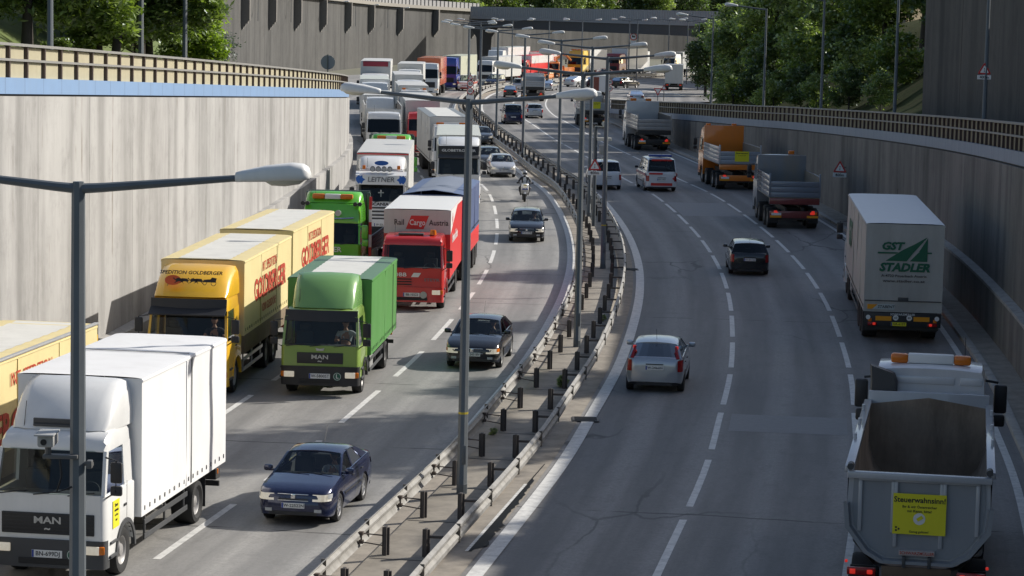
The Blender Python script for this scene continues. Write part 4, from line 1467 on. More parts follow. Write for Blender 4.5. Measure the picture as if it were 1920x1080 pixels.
def driver(root_name, label, loc, rz, shirt, elbow_out=False, sc=1.0, sun=True):
    """seated driver, hands on the wheel; origin at the hip point; local +y forward"""
    root = thing(root_name, label, 'person', loc, rz, 'drivers behind windscreens', sc)
    S_ = (-.20, .0, .50); E = (-.30, .16, .26); Hn = (-.17, .40, .33)
    S2 = (.20, .0, .50); E2 = (.29, .18, .26); H2 = (.16, .41, .33)
    if elbow_out:
        E = (-.46, .12, .34); Hn = (-.34, .36, .38)
    J = [((0, 0, .06), (.15, .12)), ((0, -.02, .28), (.15, .11)), ((0, -.02, .46), (.15, .10)), ((0, 0, .60), .055), ((0, .015, .68), .05),
         (S_, .062), (E, .05), (Hn, .032), (S2, .062), (E2, .05), (H2, .032),
         ((-.11, .25, .05), .085), ((-.13, .48, .06), .065), ((.11, .25, .05), .085), ((.13, .48, .06), .065), ((-.13, .56, -.3), .045), ((.13, .56, -.3), .045)]
    Ed = [(0, 1), (1, 2), (2, 3), (3, 4), (2, 5), (5, 6), (6, 7), (2, 8), (8, 9), (9, 10), (0, 11), (11, 12), (12, 15), (0, 13), (13, 14), (14, 16)]
    # fingers and thumbs close on the wheel rim
    for hi, (h, s) in ((7, (Hn, 1)), (10, (H2, -1))):
        for f in range(4):
            b = len(J)
            J.append(((h[0] + s * (.012 * f - .02), h[1] + .045, h[2] + .02 - .012 * f), .010)); J.append(((h[0] + s * (.012 * f - .015), h[1] + .075, h[2] + .005 - .012 * f), .009))
            Ed += [(hi, b), (b, b + 1)]
        b = len(J); J.append(((h[0] + s * .035, h[1] + .02, h[2] + .03), .011)); Ed.append((hi, b))
    body = skin_body('body', J, Ed, M_SKIN, root)
    # shirt follows the trunk and upper arms
    sh = skin_body('shirt', [((0, 0, .05), (.165, .13)), ((0, -.02, .28), (.165, .122)), ((0, -.02, .47), (.165, .112)), ((0, 0, .56), .07), (S_, .075), (tuple(.6 * a + .4 * b for a, b in zip(E, S_)), .068), (S2, .075), (tuple(.6 * a + .4 * b for a, b in zip(E2, S2)), .068)],
                   [(0, 1), (1, 2), (2, 3), (2, 4), (4, 5), (2, 6), (6, 7)], shirt, root)
    skin_body('trousers', [((0, 0, .04), (.155, .125)), ((-.11, .25, .05), .095), ((-.13, .48, .06), .075), ((-.13, .56, -.28), .06), ((.11, .25, .05), .095), ((.13, .48, .06), .075), ((.13, .56, -.28), .06)], [(0, 1), (1, 2), (2, 3), (0, 4), (4, 5), (5, 6)], M_SHIRTD, root)
    h = head_obj((0, .03, .78), .115, root).build('head', M_SKIN, root, smooth=80)
    hr = MB()
    n = 14
    hr.loft([[Vector((math.cos(a) * .76 * q * .123, .03 + (math.sin(a) * .95 * q - .1) * .123, .78 + zz * .123)) for a in [2 * math.pi * k / n for k in range(n)]] for zz, q in ((-.2, 1.0) if 0 else (.25, 1.03), (.6, .98), (.95, .68), (1.15, .35), (1.22, .05))], True, True)
    hr.build('hair', M_HAIR, root, smooth=80)
    return root


# ------------------------------------------------------------------ cars
CAR_STYLES = {
    # L, W, H, cowl(t,z), wst, roof front z drop, roof rear t, backlight base (t,z), axle f, axle r, wheel r, deck z, belt rise
    'saloon': dict(L=4.51, W=1.73, H=1.43, cowl=(1.15, .96), wst=2.0, rrt=3.15, bl=(4.02, 1.03), ax=(.90, 3.41), r=.315, nose=.72, tB=2.42),
    'hatch': dict(L=4.2, W=1.73, H=1.48, cowl=(.98, .98), wst=1.82, rrt=3.45, bl=(4.05, 1.0), ax=(.85, 3.43), r=.315, nose=.68, tB=2.35),
    'fast': dict(L=4.2, W=1.70, H=1.41, cowl=(1.05, .94), wst=1.85, rrt=3.2, bl=(4.02, .98), ax=(.84, 3.45), r=.30, nose=.64, tB=2.38),
    'estate': dict(L=4.6, W=1.76, H=1.48, cowl=(1.15, .96), wst=2.0, rrt=4.2, bl=(4.5, 1.0), ax=(.9, 3.5), r=.32, nose=.66, tB=2.45),
    'small': dict(L=3.75, W=1.68, H=1.45, cowl=(.75, 1.0), wst=1.6, rrt=3.2, bl=(3.65, 1.0), ax=(.65, 3.15), r=.29, nose=.72, tB=2.1),
    'mpv': dict(L=4.65, W=1.82, H=1.76, cowl=(.95, 1.08), wst=2.0, rrt=4.2, bl=(4.55, 1.12), ax=(.9, 3.75), r=.33, nose=.74, tB=2.6),
    'van': dict(L=4.9, W=1.90, H=1.97, cowl=(.85, 1.16), wst=1.75, rrt=4.65, bl=(4.84, 1.18), ax=(.9, 3.9), r=.335, nose=.80, tB=2.35),
}


def car(label, style, pm, loc, rz, group='cars on the motorway', cat='car', name='car', plates=('', ''), bumper=None, lit=True, glass=None, rear=False, rear_glass=None, roof_mat=None, scale=1.0, extra=None, rims=None, detail=True, solid_rear=False):
    st = dict(CAR_STYLES[style])
    L, W, H = st['L'], st['W'], st['H']
    root = thing(name, label, cat, loc, rz, group, scale)
    glass = glass or M_GLASS
    (tc, zc), wst, rrt, (tb, zbl), (af, ar), r = st['cowl'], st['wst'], st['rrt'], st['bl'], st['ax'], st['r']
    hw0 = W / 2
    ftap = [(0, .30), (.03, .2), (.08, .13), (.18, .07), (.35, .025), (.6, 0)]
    rtap = [(0, .22), (.03, .14), (.08, .09), (.2, .045), (.4, .015), (.7, 0)]
    def hw(t, z):
        q = hw0 - interp(ftap, t) - interp(rtap, L - t)
        if z < .42: q -= .05 * (.42 - z) / .22
        if z > .62: q -= (z - .62) * .13
        return q
    nz = st['nose']
    topt = [(0, nz - .06), (.025, nz + .0), (.09, nz + .05), (.35, nz + .05 + (zc - nz - .05) * .45), (tc * .75, zc - .035), (tc, zc), (tc + .6, zc + .01), (tb - .4, zbl), (tb, zbl)]
    if L - tb > .3: topt += [(L - .15, zbl - .01), (L - .06, zbl - .06), (L, zbl - .14)]
    else: topt += [(L - .03, zbl - .03), (L, zbl - .25)]
    ra = r + .055
    def zb(t):
        z = .21 + max(0, (.3 - t) * .2) + max(0, (t - L + .35) * .3)
        for a in (af, ar):
            if abs(t - a) < ra: z = max(z, r + math.sqrt(max(0, ra * ra - (t - a) ** 2)))
        return z
    ts = [0, .025, .09, .2, .35, tc * .75, tc - .02, tc + .02, tc + .08]
    for a in (af, ar):
        ts += [a + ra * math.cos(math.pi * k / 10) for k in range(11)] + [a - ra - .004, a + ra + .004]
    ts += [tc + .6, (af + ar) / 2, tb - .1, tb - .03, tb, L - .2, L - .08, L - .025, L]
    ts = sorted(set(round(min(max(t, 0), L), 4) for t in ts))
    rings = []
    for t in ts:
        b, tp = zb(t), interp(topt, t)
        well = tc + .05 < t < tb - .05
        half = [(0.0, b), (.8, b), (1.0, b + .001), (1.0, max(b + .002, .42)), (1.0, max(b + .003, .62)), (1.0, max(b + .004, tp - .07)), (.965, max(b + .005, tp - .015)), (.90, tp)]
        half += [(.86, .5 if well else tp + .012), (.45, .5 if well else tp + .025), (0, .5 if well else tp + .03)]
        pr = [(f * hw(t, z), -t, z) for f, z in half]
        ring = [Vector(p) for p in pr] + [Vector((-p[0], p[1], p[2])) for p in pr[-2:0:-1]]
        rings.append(ring)
    body = MB()
    body.loft(rings, True, True)
    # roof and pillars
    zr_ = lambda t: H - .055 * max(0, 1 - (t - wst) / .6) ** 2 - .06 * max(0, 1 - (rrt - t) / .7) ** 2
    hb = hw(tc + .6, zc) - .02
    hr = hw0 - (.24 if H < 1.6 else .18)
    zt0 = zr_(wst)
    gx = lambda z: hb + (hr - hb) * min(1, max(0, (z - zc) / (zt0 - zc)))
    rr = []
    for k in range(9):
        t = wst + (rrt - wst) * k / 8
        top = [Vector((s * hr * 1.02, -t, zr_(t) - .05 * s * s - (.03 if abs(s) == 1 else 0))) for s in (-1, -.9, -.5, 0, .5, .9, 1)]
        bot = [Vector((p.x * .97, p.y, p.z - .045)) for p in top[::-1]]
        rr.append(top + bot)
    rfb = MB() if roof_mat else body
    rfb.loft(rr, True, True)
    def pillar(poly, th=.05):
        for s in (-1, 1):
            body.loft([[Vector((s * (gx(z) - .004), -t, z)) for t, z in poly], [Vector((s * (gx(z) - th), -t, z)) for t, z in poly]], True, True)
    zs, ze = zr_(wst) - .06, zr_(rrt) - .06
    pillar([(tc, zc - .03), (tc + .10, zc - .03), (wst + .1, zs), (wst - .005, zs)])
    tB = st['tB']
    pillar([(tB - .05, zc - .03), (tB + .05, zc - .03), (tB + .04, zr_(tB) - .06), (tB - .04, zr_(tB) - .06)])
    tD = rrt - (.12 if style in ('saloon', 'fast') else .05)
    tCb = min(tb - .42, tD + .38) if style in ('saloon', 'fast', 'hatch', 'small') else tb - .22
    pillar([(tCb, zbl - .04), (tb + .01, zbl - .04), (rrt + .01, ze), (tD - .06, ze)])
    tC = None
    if style in ('estate', 'mpv', 'van'):
        tC = (tB + tCb) / 2
        pillar([(tC - .04, zc - .03), (tC + .06, zc - .03), (tC + .05, zr_(tC) - .06), (tC - .04, zr_(tC) - .06)])
    body.build('body', pm, root, smooth=38)
    if roof_mat: rfb.build('roof', roof_mat, root)
    # glass
    def screen(nm, t0, z0, t1, z1, x0, x1, bulge, m):
        g = MB()
        for k in range(6):
            s0, s1 = -1 + k / 3, -1 + (k + 1) / 3
            q = lambda s, x, t, z: Vector((s * x, -(t - bulge * (1 - s * s)), z))
            g.quad(q(s0, x0, t0, z0), q(s1, x0, t0, z0), q(s1, x1, t1, z1), q(s0, x1, t1, z1))
        return g.build(nm, m, root, smooth=60)
    screen('windscreen', tc + .01, zc + .005, wst + .01, zs + .025, hb - .03, hr - .02, .07, glass)
    screen('rear_window', tb - .01, zbl + .0, rrt, ze + .02, hb - .05, hr - .03, -.05, rear_glass or glass)
    # dark frame strips
    for s in (-1, 1):
        for (a0, a1, b1, b0, m) in ((tc + .12, tB - .05, tB - .04, wst + .12, glass), (tB + .05, tCb, tD - .06, tB + .04, rear_glass or glass)):
            g = MB()
            z1_, z2_ = zc + .005, zr_(b0) - .05
            pts = [(a0, zc - .01), (a1, (zc if a1 < tB else zbl) - .01), (b1, zr_(b1) - .055), (b0, zr_(b0) - .055)]
            g.add([(s * (gx(z) - .02), -t, z) for t, z in pts], ((0, 1, 2, 3),))
            g.build('side_window', m, root, smooth=0)
    # cabin
    it = MB()
    it.box(0, -(tc + tb) / 2, .53, hb * 1.62, tb - tc - .15, .04)
    it.box(0, -(tc + .32), zc - .16, hb * 1.7, .5, .26, .05)
    for s in (-1, 1):
        it.box(s * .36, -(tB + .12), .82, .46, .16, .62, .05, Matrix.Rotation(.2, 3, 'X'))
        it.box(s * .36, -(tB + .20), 1.22 * H / 1.45, .25, .09, .18, .035)
        it.box(s * (hb - .06), -(tc + tb) / 2, zc - .25, .06, tb - tc - .2, .44)
    it.box(0, -(tb - .55), .8, 1.15, .2, .5, .06)
    if H < 1.7:
        for s in (-1, 1): it.box(s * .36, -(tb - .55), 1.08, .22, .08, .14, .03)
    n = 20
    it.tube([(-.36 + math.cos(2 * math.pi * k / n) * .17, -(tc + .72 - math.sin(2 * math.pi * k / n) * .06), zc - .01 + math.sin(2 * math.pi * k / n) * .16) for k in range(n + 1)], .016, 6)
    it.build('interior', M_INT, root)
    # wheels
    for a in (af, ar):
        for s in (-1, 1): wheel(root, -a, s * (hw0 - .115), r, .2, rimmat=rims)
    # ends
    inv = lambda tap, x: interp(sorted((hw0 - d, t) for t, d in tap), x)
    def patch(nm, m, end, x0, x1, z0, z1, out=.008, parent=None, top=None):
        g = MB()
        tap = ftap if end > 0 else rtap
        nx = 6
        def P(x, z):
            dz = (.05 * (.42 - z) / .22 if z < .42 else (z - .62) * .13 if z > .62 else 0)
            t = inv(tap, min(hw0 - .002, abs(x) + dz)) if abs(x) + dz > hw0 - tap[0][1] else 0
            # slope of the front above the bumper
            tt = 0
            if end > 0 and z > nz - .06: tt = .025 * (z - nz + .06) / .06
            if end < 0 and z > zbl - .14: tt = (.06 if L - tb > .3 else .03) * (z - zbl + .14) / .12
            t = max(t, tt)
            y = -t + out if end > 0 else -L + t - out
            return Vector((x + (out if x > hw0 - .25 else -out if x < -hw0 + .25 else 0), y, z))
        prev = None
        for k in range(nx + 1):
            x = x0 + (x1 - x0) * k / nx
            zt = z1 if top is None else z1 + top * k / nx
            c = (P(x, z0), P(x, zt))
            if prev: g.quad(prev[0], c[0], c[1], prev[1])
            prev = c
        return g.build(nm, m, parent or root, smooth=50)
    bm_ = bumper
    hl = M_LENS if lit else M_LENSOFF
    # front
    for s in (-1, 1):
        h = patch('headlight', M_LENSOFF if rear else hl, 1, s * hw0 * .50, s * hw0 * .93, nz - .135, nz + .015, .010)
        if detail:
            patch('indicator', M_AMBER if style in ('fast',) else M_LENSOFF, 1, s * hw0 * .86, s * hw0 * .94, nz - .08, nz + .015, .014, h)
            patch('fog_light', M_LENSOFF, 1, s * hw0 * .55, s * hw0 * .72, .34, .41, .012)
    patch('grille', M_PLASTIC, 1, -hw0 * .38, hw0 * .38, nz - .13, nz + .012, .010)
    if detail:
        g = MB(); g.box(0, .016, nz - .035, .10, .012, .10, .004); g.build('badge', M_CHROME, root)
        g = MB(); g.box(0, .012, nz + .012, hw0 * .8, .014, .016, .004); g.box(0, .012, nz - .13, hw0 * .8, .014, .014, .004); g.build('grille_trim', M_CHROME, root)
    patch('intake', M_PLASTIC, 1, -hw0 * .62, hw0 * .62, .27, .35, .010)
    if bm_: patch('bumper', bm_, 1, -hw0 * .985, hw0 * .985, .33, .46, .011)
    if plates[0]: plate(root, .022, .48, plates[0], 1)
    # rear
    tl = M_REDLIT if (rear and lit) else M_RED
    for s in (-1, 1):
        if style in ('mpv', 'van', 'estate', 'small'):
            patch('tail_light', tl, -1, s * hw0 * .76, s * hw0 * .93, .62, min(zbl + .0, 1.0) - .06, .012)
        else:
            patch('tail_light', tl, -1, s * hw0 * .55, s * hw0 * .93, zbl - .30, zbl - .16, .012)
    if bm_: patch('bumper', bm_, -1, -hw0 * .985, hw0 * .985, .36, .52, .012)
    patch('bumper_shadow', M_PLASTIC, -1, -hw0 * .9, hw0 * .9, .22, .30, .010)
    if plates[1]: plate(root, -L - .022, .72 if style in ('small', 'hatch', 'mpv', 'van', 'estate') else .70, plates[1], -1)
    g = MB(); g.box(0, -L - .012, .82 if style not in ('saloon',) else .8, .5, .02, .03, .006); g.build('tailgate_handle', M_PLASTIC, root)
    # mirrors, door seams, handles, side strip, wipers, aerial
    for s in (-1, 1):
        m = MB(); m.box(s * (hw0 + .07), -(tc + .30), zc + .07, .2, .13, .14, .045); m.box(s * (hw0 - .03), -(tc + .28), zc + .03, .14, .06, .05, .01)
        m.build('mirror', pm if bumper is None else M_PLASTIC, root)
        if detail:
            d = MB()
            for td in (tc + .14, tB, tB + (.95 if style not in ('small',) else .85)):
                if td > ar - ra - .02 and td < ar + ra: td = ar - ra - .03
                for z0, z1 in ((.30, .42), (.42, .62), (.62, zc - .02)):
                    d.quad(*[Vector((s * (hw(td, z) + .003), -t, z)) for t, z in ((td - .006, z0), (td + .006, z0), (td + .006, z1), (td - .006, z1))])
            d.build('door_seam', M_BLACK, root, smooth=0)
            k = MB()
            for td in (tB - .18, tB + .72): k.box(s * (hw(td, .82) + .012), -td, .82, .03, .17, .03, .008)
            k.build('door_handle', M_PLASTIC, root)
            q = MB(); q.box(s * (hw0 + .004), -(af + ar) / 2, .56, .02, ar - af - 2 * ra - .1, .05, .006)
            q.build('side_strip', M_PLASTIC, root)
    if detail:
        w = MB()
        for x in (-.42, .12): w.tube([(x + .3, -(tc + .0) + .03, zc + .01), (x - .2, -(tc + .06) + .07, zc + .055)], .01, 5)
        w.tube([(.0, -rrt + .2, H - .01), (0, -rrt - .1, H + .32)], .006, 5)
        w.build('wiper', M_PLASTIC, root)
    return root, st


def at_front(px, py):
    return G(px, py)


def pose(px, py, sgn, L=0.0, rear=False, dyaw=0.0, z=0.0, back=0.0):
    """place on the road: photo pixel of the ground under the near end; sgn -1 = towards the camera"""
    p = G(px, py, z); p.z = 0
    d = MC.dir(S(p.y)) * sgn
    rz = math.atan2(-d.x, d.y) + dyaw
    d = Vector((-math.sin(rz), math.cos(rz), 0))
    if rear: p = p + d * L
    p = p + d * back
    return p, rz
def lane_pose(y, off, sgn, dyaw=0.0):
    s = S(y)
    p = MC.off(s, off)
    d = MC.dir(s) * sgn
    return p, math.atan2(-d.x, d.y) + dyaw
# ------------------------------------------------------------------ lorries
def cab(root, pm, W=2.45, Lc=2.1, zb=.5, belt=1.85, wtop=2.75, roof=3.0, af=1.35, r=.5, wst=.28, bumper=None, grille=(1.05, 1.5, .75), grille_mat=None, visor=None, header=None, sleeper=.0,
        logo=None, logo_size=.2, logo_mat=None, plate_txt=None, lights_z=.72, lmark=False, glass=None, lit=True, mirrors=True, slats=0, beacons=None, deflector=None, detail=True, lens=None, roof_mat=None, doorbar=None):
    """forward control cab, front at y=0; every piece the photo shows is a part of root"""
    glass = glass or M_GLASS
    hw0 = W / 2
    ft = [(0, .11), (.03, .065), (.09, .025), (.2, 0)]
    hw = lambda t: hw0 - interp(ft, t)
    ra = r + .09
    def b_(t):
        z = zb if t < af else 1.0
        if abs(t - af) < ra: z = max(z if t < af else 0, r + math.sqrt(max(0, ra * ra - (t - af) ** 2)), zb)
        return min(z, belt - .2)
    ts = sorted(set([0, .03, .09, .2, .3, Lc - .02, Lc] + [round(af + ra * math.cos(math.pi * k / 12), 4) for k in range(13) if af + ra * math.cos(math.pi * k / 12) < Lc] + [af - ra - .005]))
    rings = []
    for t in ts:
        z0 = b_(t)
        well = .12 < t < Lc - .05
        zi = belt - .75 if well else belt
        zi = max(zi, z0 + .02)
        half = [(0, z0), (hw(t), z0), (hw(t), z0 + .01), (hw(t), max(z0 + .02, belt - .03)), (hw(t) - .02, belt), (hw(t) - .09, belt), (hw(t) - .1, zi), (0, zi)]
        p = [Vector((x, -t, z)) for x, z in half] + [Vector((-x, -t, z)) for x, z in half[-2:0:-1]]
        rings.append(p)
    m = MB(); m.loft(rings, True, True)
    wt = belt + .02
    xs = hw0 - .04                                         # window line
    xr = hw0 - .10
    gx = lambda z: xs + (xr - xs) * (z - belt) / (roof - belt)
    # roof cap
    rr = []
    for t, zt, k in ((wst - .02, wtop + .06, .96), (wst + .05, wtop + (roof - wtop) * .55, .99), (wst + .18, roof - .07, 1.0), (wst + .45, roof - .01, 1.0), (Lc - .12, roof, 1.0), (Lc, roof - .05, .985)):
        x = xr * k
        top = [Vector((s * x, -t, zt + q)) for s, q in ((-1.02, -(zt - wtop)), (-1.0, -.10 * (zt - wtop) / .3), (-.95, -.02), (-.5, .02), (0, .03), (.5, .02), (.95, -.02), (1.0, -.10 * (zt - wtop) / .3), (1.02, -(zt - wtop)))]
        rr.append(top)
    rb = MB() if roof_mat else m
    rb.loft(rr, True, True)
    def pil(poly, th=.07):
        for s in (-1, 1):
            m.loft([[Vector((s * gx(z), -t, z)) for t, z in poly], [Vector((s * (gx(z) - th), -t, z)) for t, z in poly]], True, True)
    pil([(.03, belt - .02), (.15, belt - .02), (wst + .12, wtop + .02), (wst - .01, wtop + .02)])
    te = min(1.32, Lc - .35)
    pil([(te, belt - .02), (Lc, belt - .02), (Lc, wtop + .02), (te, wtop + .02)])
    m.box(0, -Lc + .03, (belt + wtop) / 2, xr * 2 - .1, .05, wtop - belt + .05)
    m.build('cab', pm, root, smooth=35)
    if roof_mat: rb.build('cab_roof', roof_mat, root)
    g = MB()
    for k in range(6):
        s0, s1 = -1 + k / 3, -1 + (k + 1) / 3
        q = lambda s, x, t, z: Vector((s * x, -(t - .06 * (1 - s * s)), z))
        g.quad(q(s0, xs - .03, .05, belt - .01), q(s1, xs - .03, .05, belt - .01), q(s1, xr - .03, wst + .0, wtop + .02), q(s0, xr - .03, wst + .0, wtop + .02))
    g.build('windscreen', glass, root, smooth=60)
    for s in (-1, 1):
        g = MB()
        g.add([(s * (gx(z) - .012), -t, z) for t, z in ((.16, belt - .01), (te, belt - .01), (te, wtop), (wst + .14, wtop))], ((0, 1, 2, 3),))
        g.build('side_window', glass, root, smooth=0)
        if detail:
            d = MB()
            for t in (te + .04,): d.box(s * (hw0 + .001), -t, (belt + 1.05) / 2 + .05, .006, .012, belt - 1.0)
            d.build('door_seam', M_BLACK, root, smooth=0)
            h = MB(); h.box(s * (hw0 + .012), -te + .1, 1.42, .03, .16, .05, .01); h.build('door_handle', M_PLASTIC, root)
            f = MB()
            n = 14
            f.loft([[Vector((s * (hw0 + e), -(af + q * math.cos(math.pi * k / n)), r + q * math.sin(math.pi * k / n))) for e, q in ((-.05, ra + .0), (.03, ra + .005), (.03, ra + .09), (-.05, ra + .09))] for k in range(n + 1) if af + (ra + .1) * math.cos(math.pi * k / n) < Lc + .2], True, True)
            f.build('wheel_arch', bumper or M_GREYPL, root)
    it = MB()
    it.box(0, -.35, belt - .12, W - .3, .45, .22, .05)
    for s in (-1, 1):
        it.box(s * .62, -1.2, belt - .1, .5, .16, .75, .05); it.box(s * .62, -1.24, belt + .38, .3, .1, .2, .03)
        it.box(s * .62, -.98, belt - .5, .5, .5, .2, .05)
    it.box(0, -Lc + .12, (belt + wtop) / 2 - .1, W - .35, .08, wtop - belt + .3)
    n = 18
    it.tube([(-.62 + math.cos(2 * math.pi * k / n) * .22, -.62 - math.sin(2 * math.pi * k / n) * .14, belt - .04 + math.sin(2 * math.pi * k / n) * .16) for k in range(n + 1)], .018, 6)
    it.build('interior', M_INT, root)
    if header:                                              # dark band over the windscreen
        h = MB()
        for k in range(6):
            s0, s1 = -1 + k / 3, -1 + (k + 1) / 3
            q = lambda s, x, t, z: Vector((s * x, -(t - .07 * (1 - s * s)) + .02, z))
            h.quad(q(s0, xr, wst - .03, wtop - .1), q(s1, xr, wst - .03, wtop - .1), q(s1, xr, wst + .06, roof - .06), q(s0, xr, wst + .06, roof - .06))
        h.build('header_panel', header, root, smooth=60)
    if visor:
        v = MB()
        v.loft([[Vector((x, y, z)) for y, z in ((-wst + .02, wtop + .12), (-wst + .36, wtop - .06), (-wst + .35, wtop - .10), (-wst + .0, wtop + .06))] for x in (-xr, -xr * .5, 0, xr * .5, xr)], True, True)
        v.build('sun_visor', visor, root)
    bm_ = bumper or M_GREYPL
    b = MB()
    b.loft([[Vector((x * W / 2, .06 - d, z)) for x, d in ((-1.0, .30), (-.985, .12), (-.93, .05), (-.5, .01), (0, 0), (.5, .01), (.93, .05), (.985, .12), (1.0, .30), (.9, .40), (-.9, .40))] for z in (.34, .40, .86, .90)], True, True)
    b.build('bumper', bm_, root, smooth=50)
    for s in (-1, 1):
        l = MB(); l.box(s * W * .385, .055, lights_z, W * .13, .05, .17, .02); lo = l.build('headlight', lens or (M_LENS if lit else M_LENSOFF), root)
        l = MB(); l.box(s * W * .466, .025, lights_z, W * .05, .06, .16, .02, Matrix.Rotation(-s * .5, 3, 'Z')); l.build('indicator', M_AMBER, lo)
        if detail:
            l = MB(); l.box(s * (hw0 + .01), -.42, .55, .08, .45, .06, .01); l.box(s * (hw0 + .01), -.45, .82, .06, .4, .05, .01); l.build('step', M_GREYPL, root)
    l = MB(); l.box(0, .062, .47, W * .5, .02, .12, .01); l.build('intake', M_BLACK, root, smooth=0)
    if grille:
        z0, z1, wf = grille
        gm = MB(); gm.box(0, .012, (z0 + z1) / 2, W * wf, .05, z1 - z0, .015); go = gm.build('grille', grille_mat or M_PLASTIC, root)
        if slats:
            q = MB()
            for k in range(slats): q.box(0, .04, z0 + (z1 - z0) * (k + .5) / slats, W * wf * .97, .015, (z1 - z0) / slats * .45, .003)
            q.build('slat', grille_mat or M_GREYPL, go)
        if logo: text_mesh(logo, logo_size, logo_mat or M_ALU, 'lettering', go, frame((0, .052, z1 - logo_size * .75), (-1, 0, 0), (0, 0, 1)), bold=.025, sx=1.35)
    if plate_txt: plate(root, .075, .62, plate_txt, 1, .62, .15)
    if lmark:
        k = MB(); k.tube([(-.52, .06, .62), (-.52, .075, .62)], .12, 24); ko = k.build('environment_badge', mat('badge green', (.01, .10, .06), .5), root, smooth=30)
        k = MB(); k.loft([[Vector((-.52 + math.cos(2 * math.pi * q / 24) * rr_, .077, .62 + math.sin(2 * math.pi * q / 24) * rr_)) for q in range(24)] for rr_ in (.098, .108)], True, False); k.build('badge_ring', M_PLATE, ko)
        text_mesh('L', .17, M_PLATE, 'lettering', ko, frame((-.52, .078, .62), (-1, 0, 0), (0, 0, 1)), bold=.01)
    if mirrors:
        for s in (-1, 1):
            k = MB()
            k.tube([(s * (hw0 - .05), -.12, belt + .75), (s * (hw0 + .2), -.0, belt + .72), (s * (hw0 + .2), .02, belt + .1), (s * (hw0 - .03), -.1, belt - .05)], .018, 6)
            k.box(s * (hw0 + .2), -.02, belt + .48, .24, .10, .42, .04); k.box(s * (hw0 + .2), -.02, belt + .12, .24, .10, .2, .04)
            k.build('mirror', M_PLASTIC, root)
    if detail:
        w = MB()
        for x in (-.7, 0, .7): w.tube([(x + .3, .02, belt - .02), (x - .25, .02, belt + .06)], .012, 5)
        w.tube([(.7, -wst - .3, roof), (.7, -wst - .45, roof + .5)], .008, 5)
        w.build('wiper', M_PLASTIC, root)
    if beacons:
        for x0, x1 in beacons:
            k = MB()
            k.box((x0 + x1) / 2, -.75, roof + .10, x1 - x0, .16, .15, .04)
            k.build('beacon', M_AMBER, root)
        k = MB(); k.box(0, -.75, roof + .10, 1.0, .15, .13, .03); k.build('beacon_bar', M_PLATE, root)
    if deflector:
        dm, h, w0, w1, t0, t1, tilt = deflector
        dd = MB()
        rr = []
        for k in range(6):
            u = k / 5
            z = roof - .02 + h * (math.sin(u * math.pi / 2) ** 1.15)
            t = t0 + (t1 - t0) * (u ** 1.3 * .9 + .1 * u)
            w_ = (w0 + (w1 - w0) * u ** .7) / 2
            zc = roof - .05
            hh = z - zc
            rr.append([Vector((x * w_, -(t + (0 if abs(x) < .9 else .12)), zc + f * hh)) for x, f in ((-1, 0), (-1, .35), (-.97, .75), (-.9, .95), (-.7, 1), (0, 1.02), (.7, 1), (.9, .95), (.97, .75), (1, .35), (1, 0))])
        dd.loft(rr, True, True)
        dd.build('roof_deflector', dm, root, smooth=50)
    for s in (-1, 1): wheel(root, -af, s * (hw0 - .19), r, .3, True)
    return root


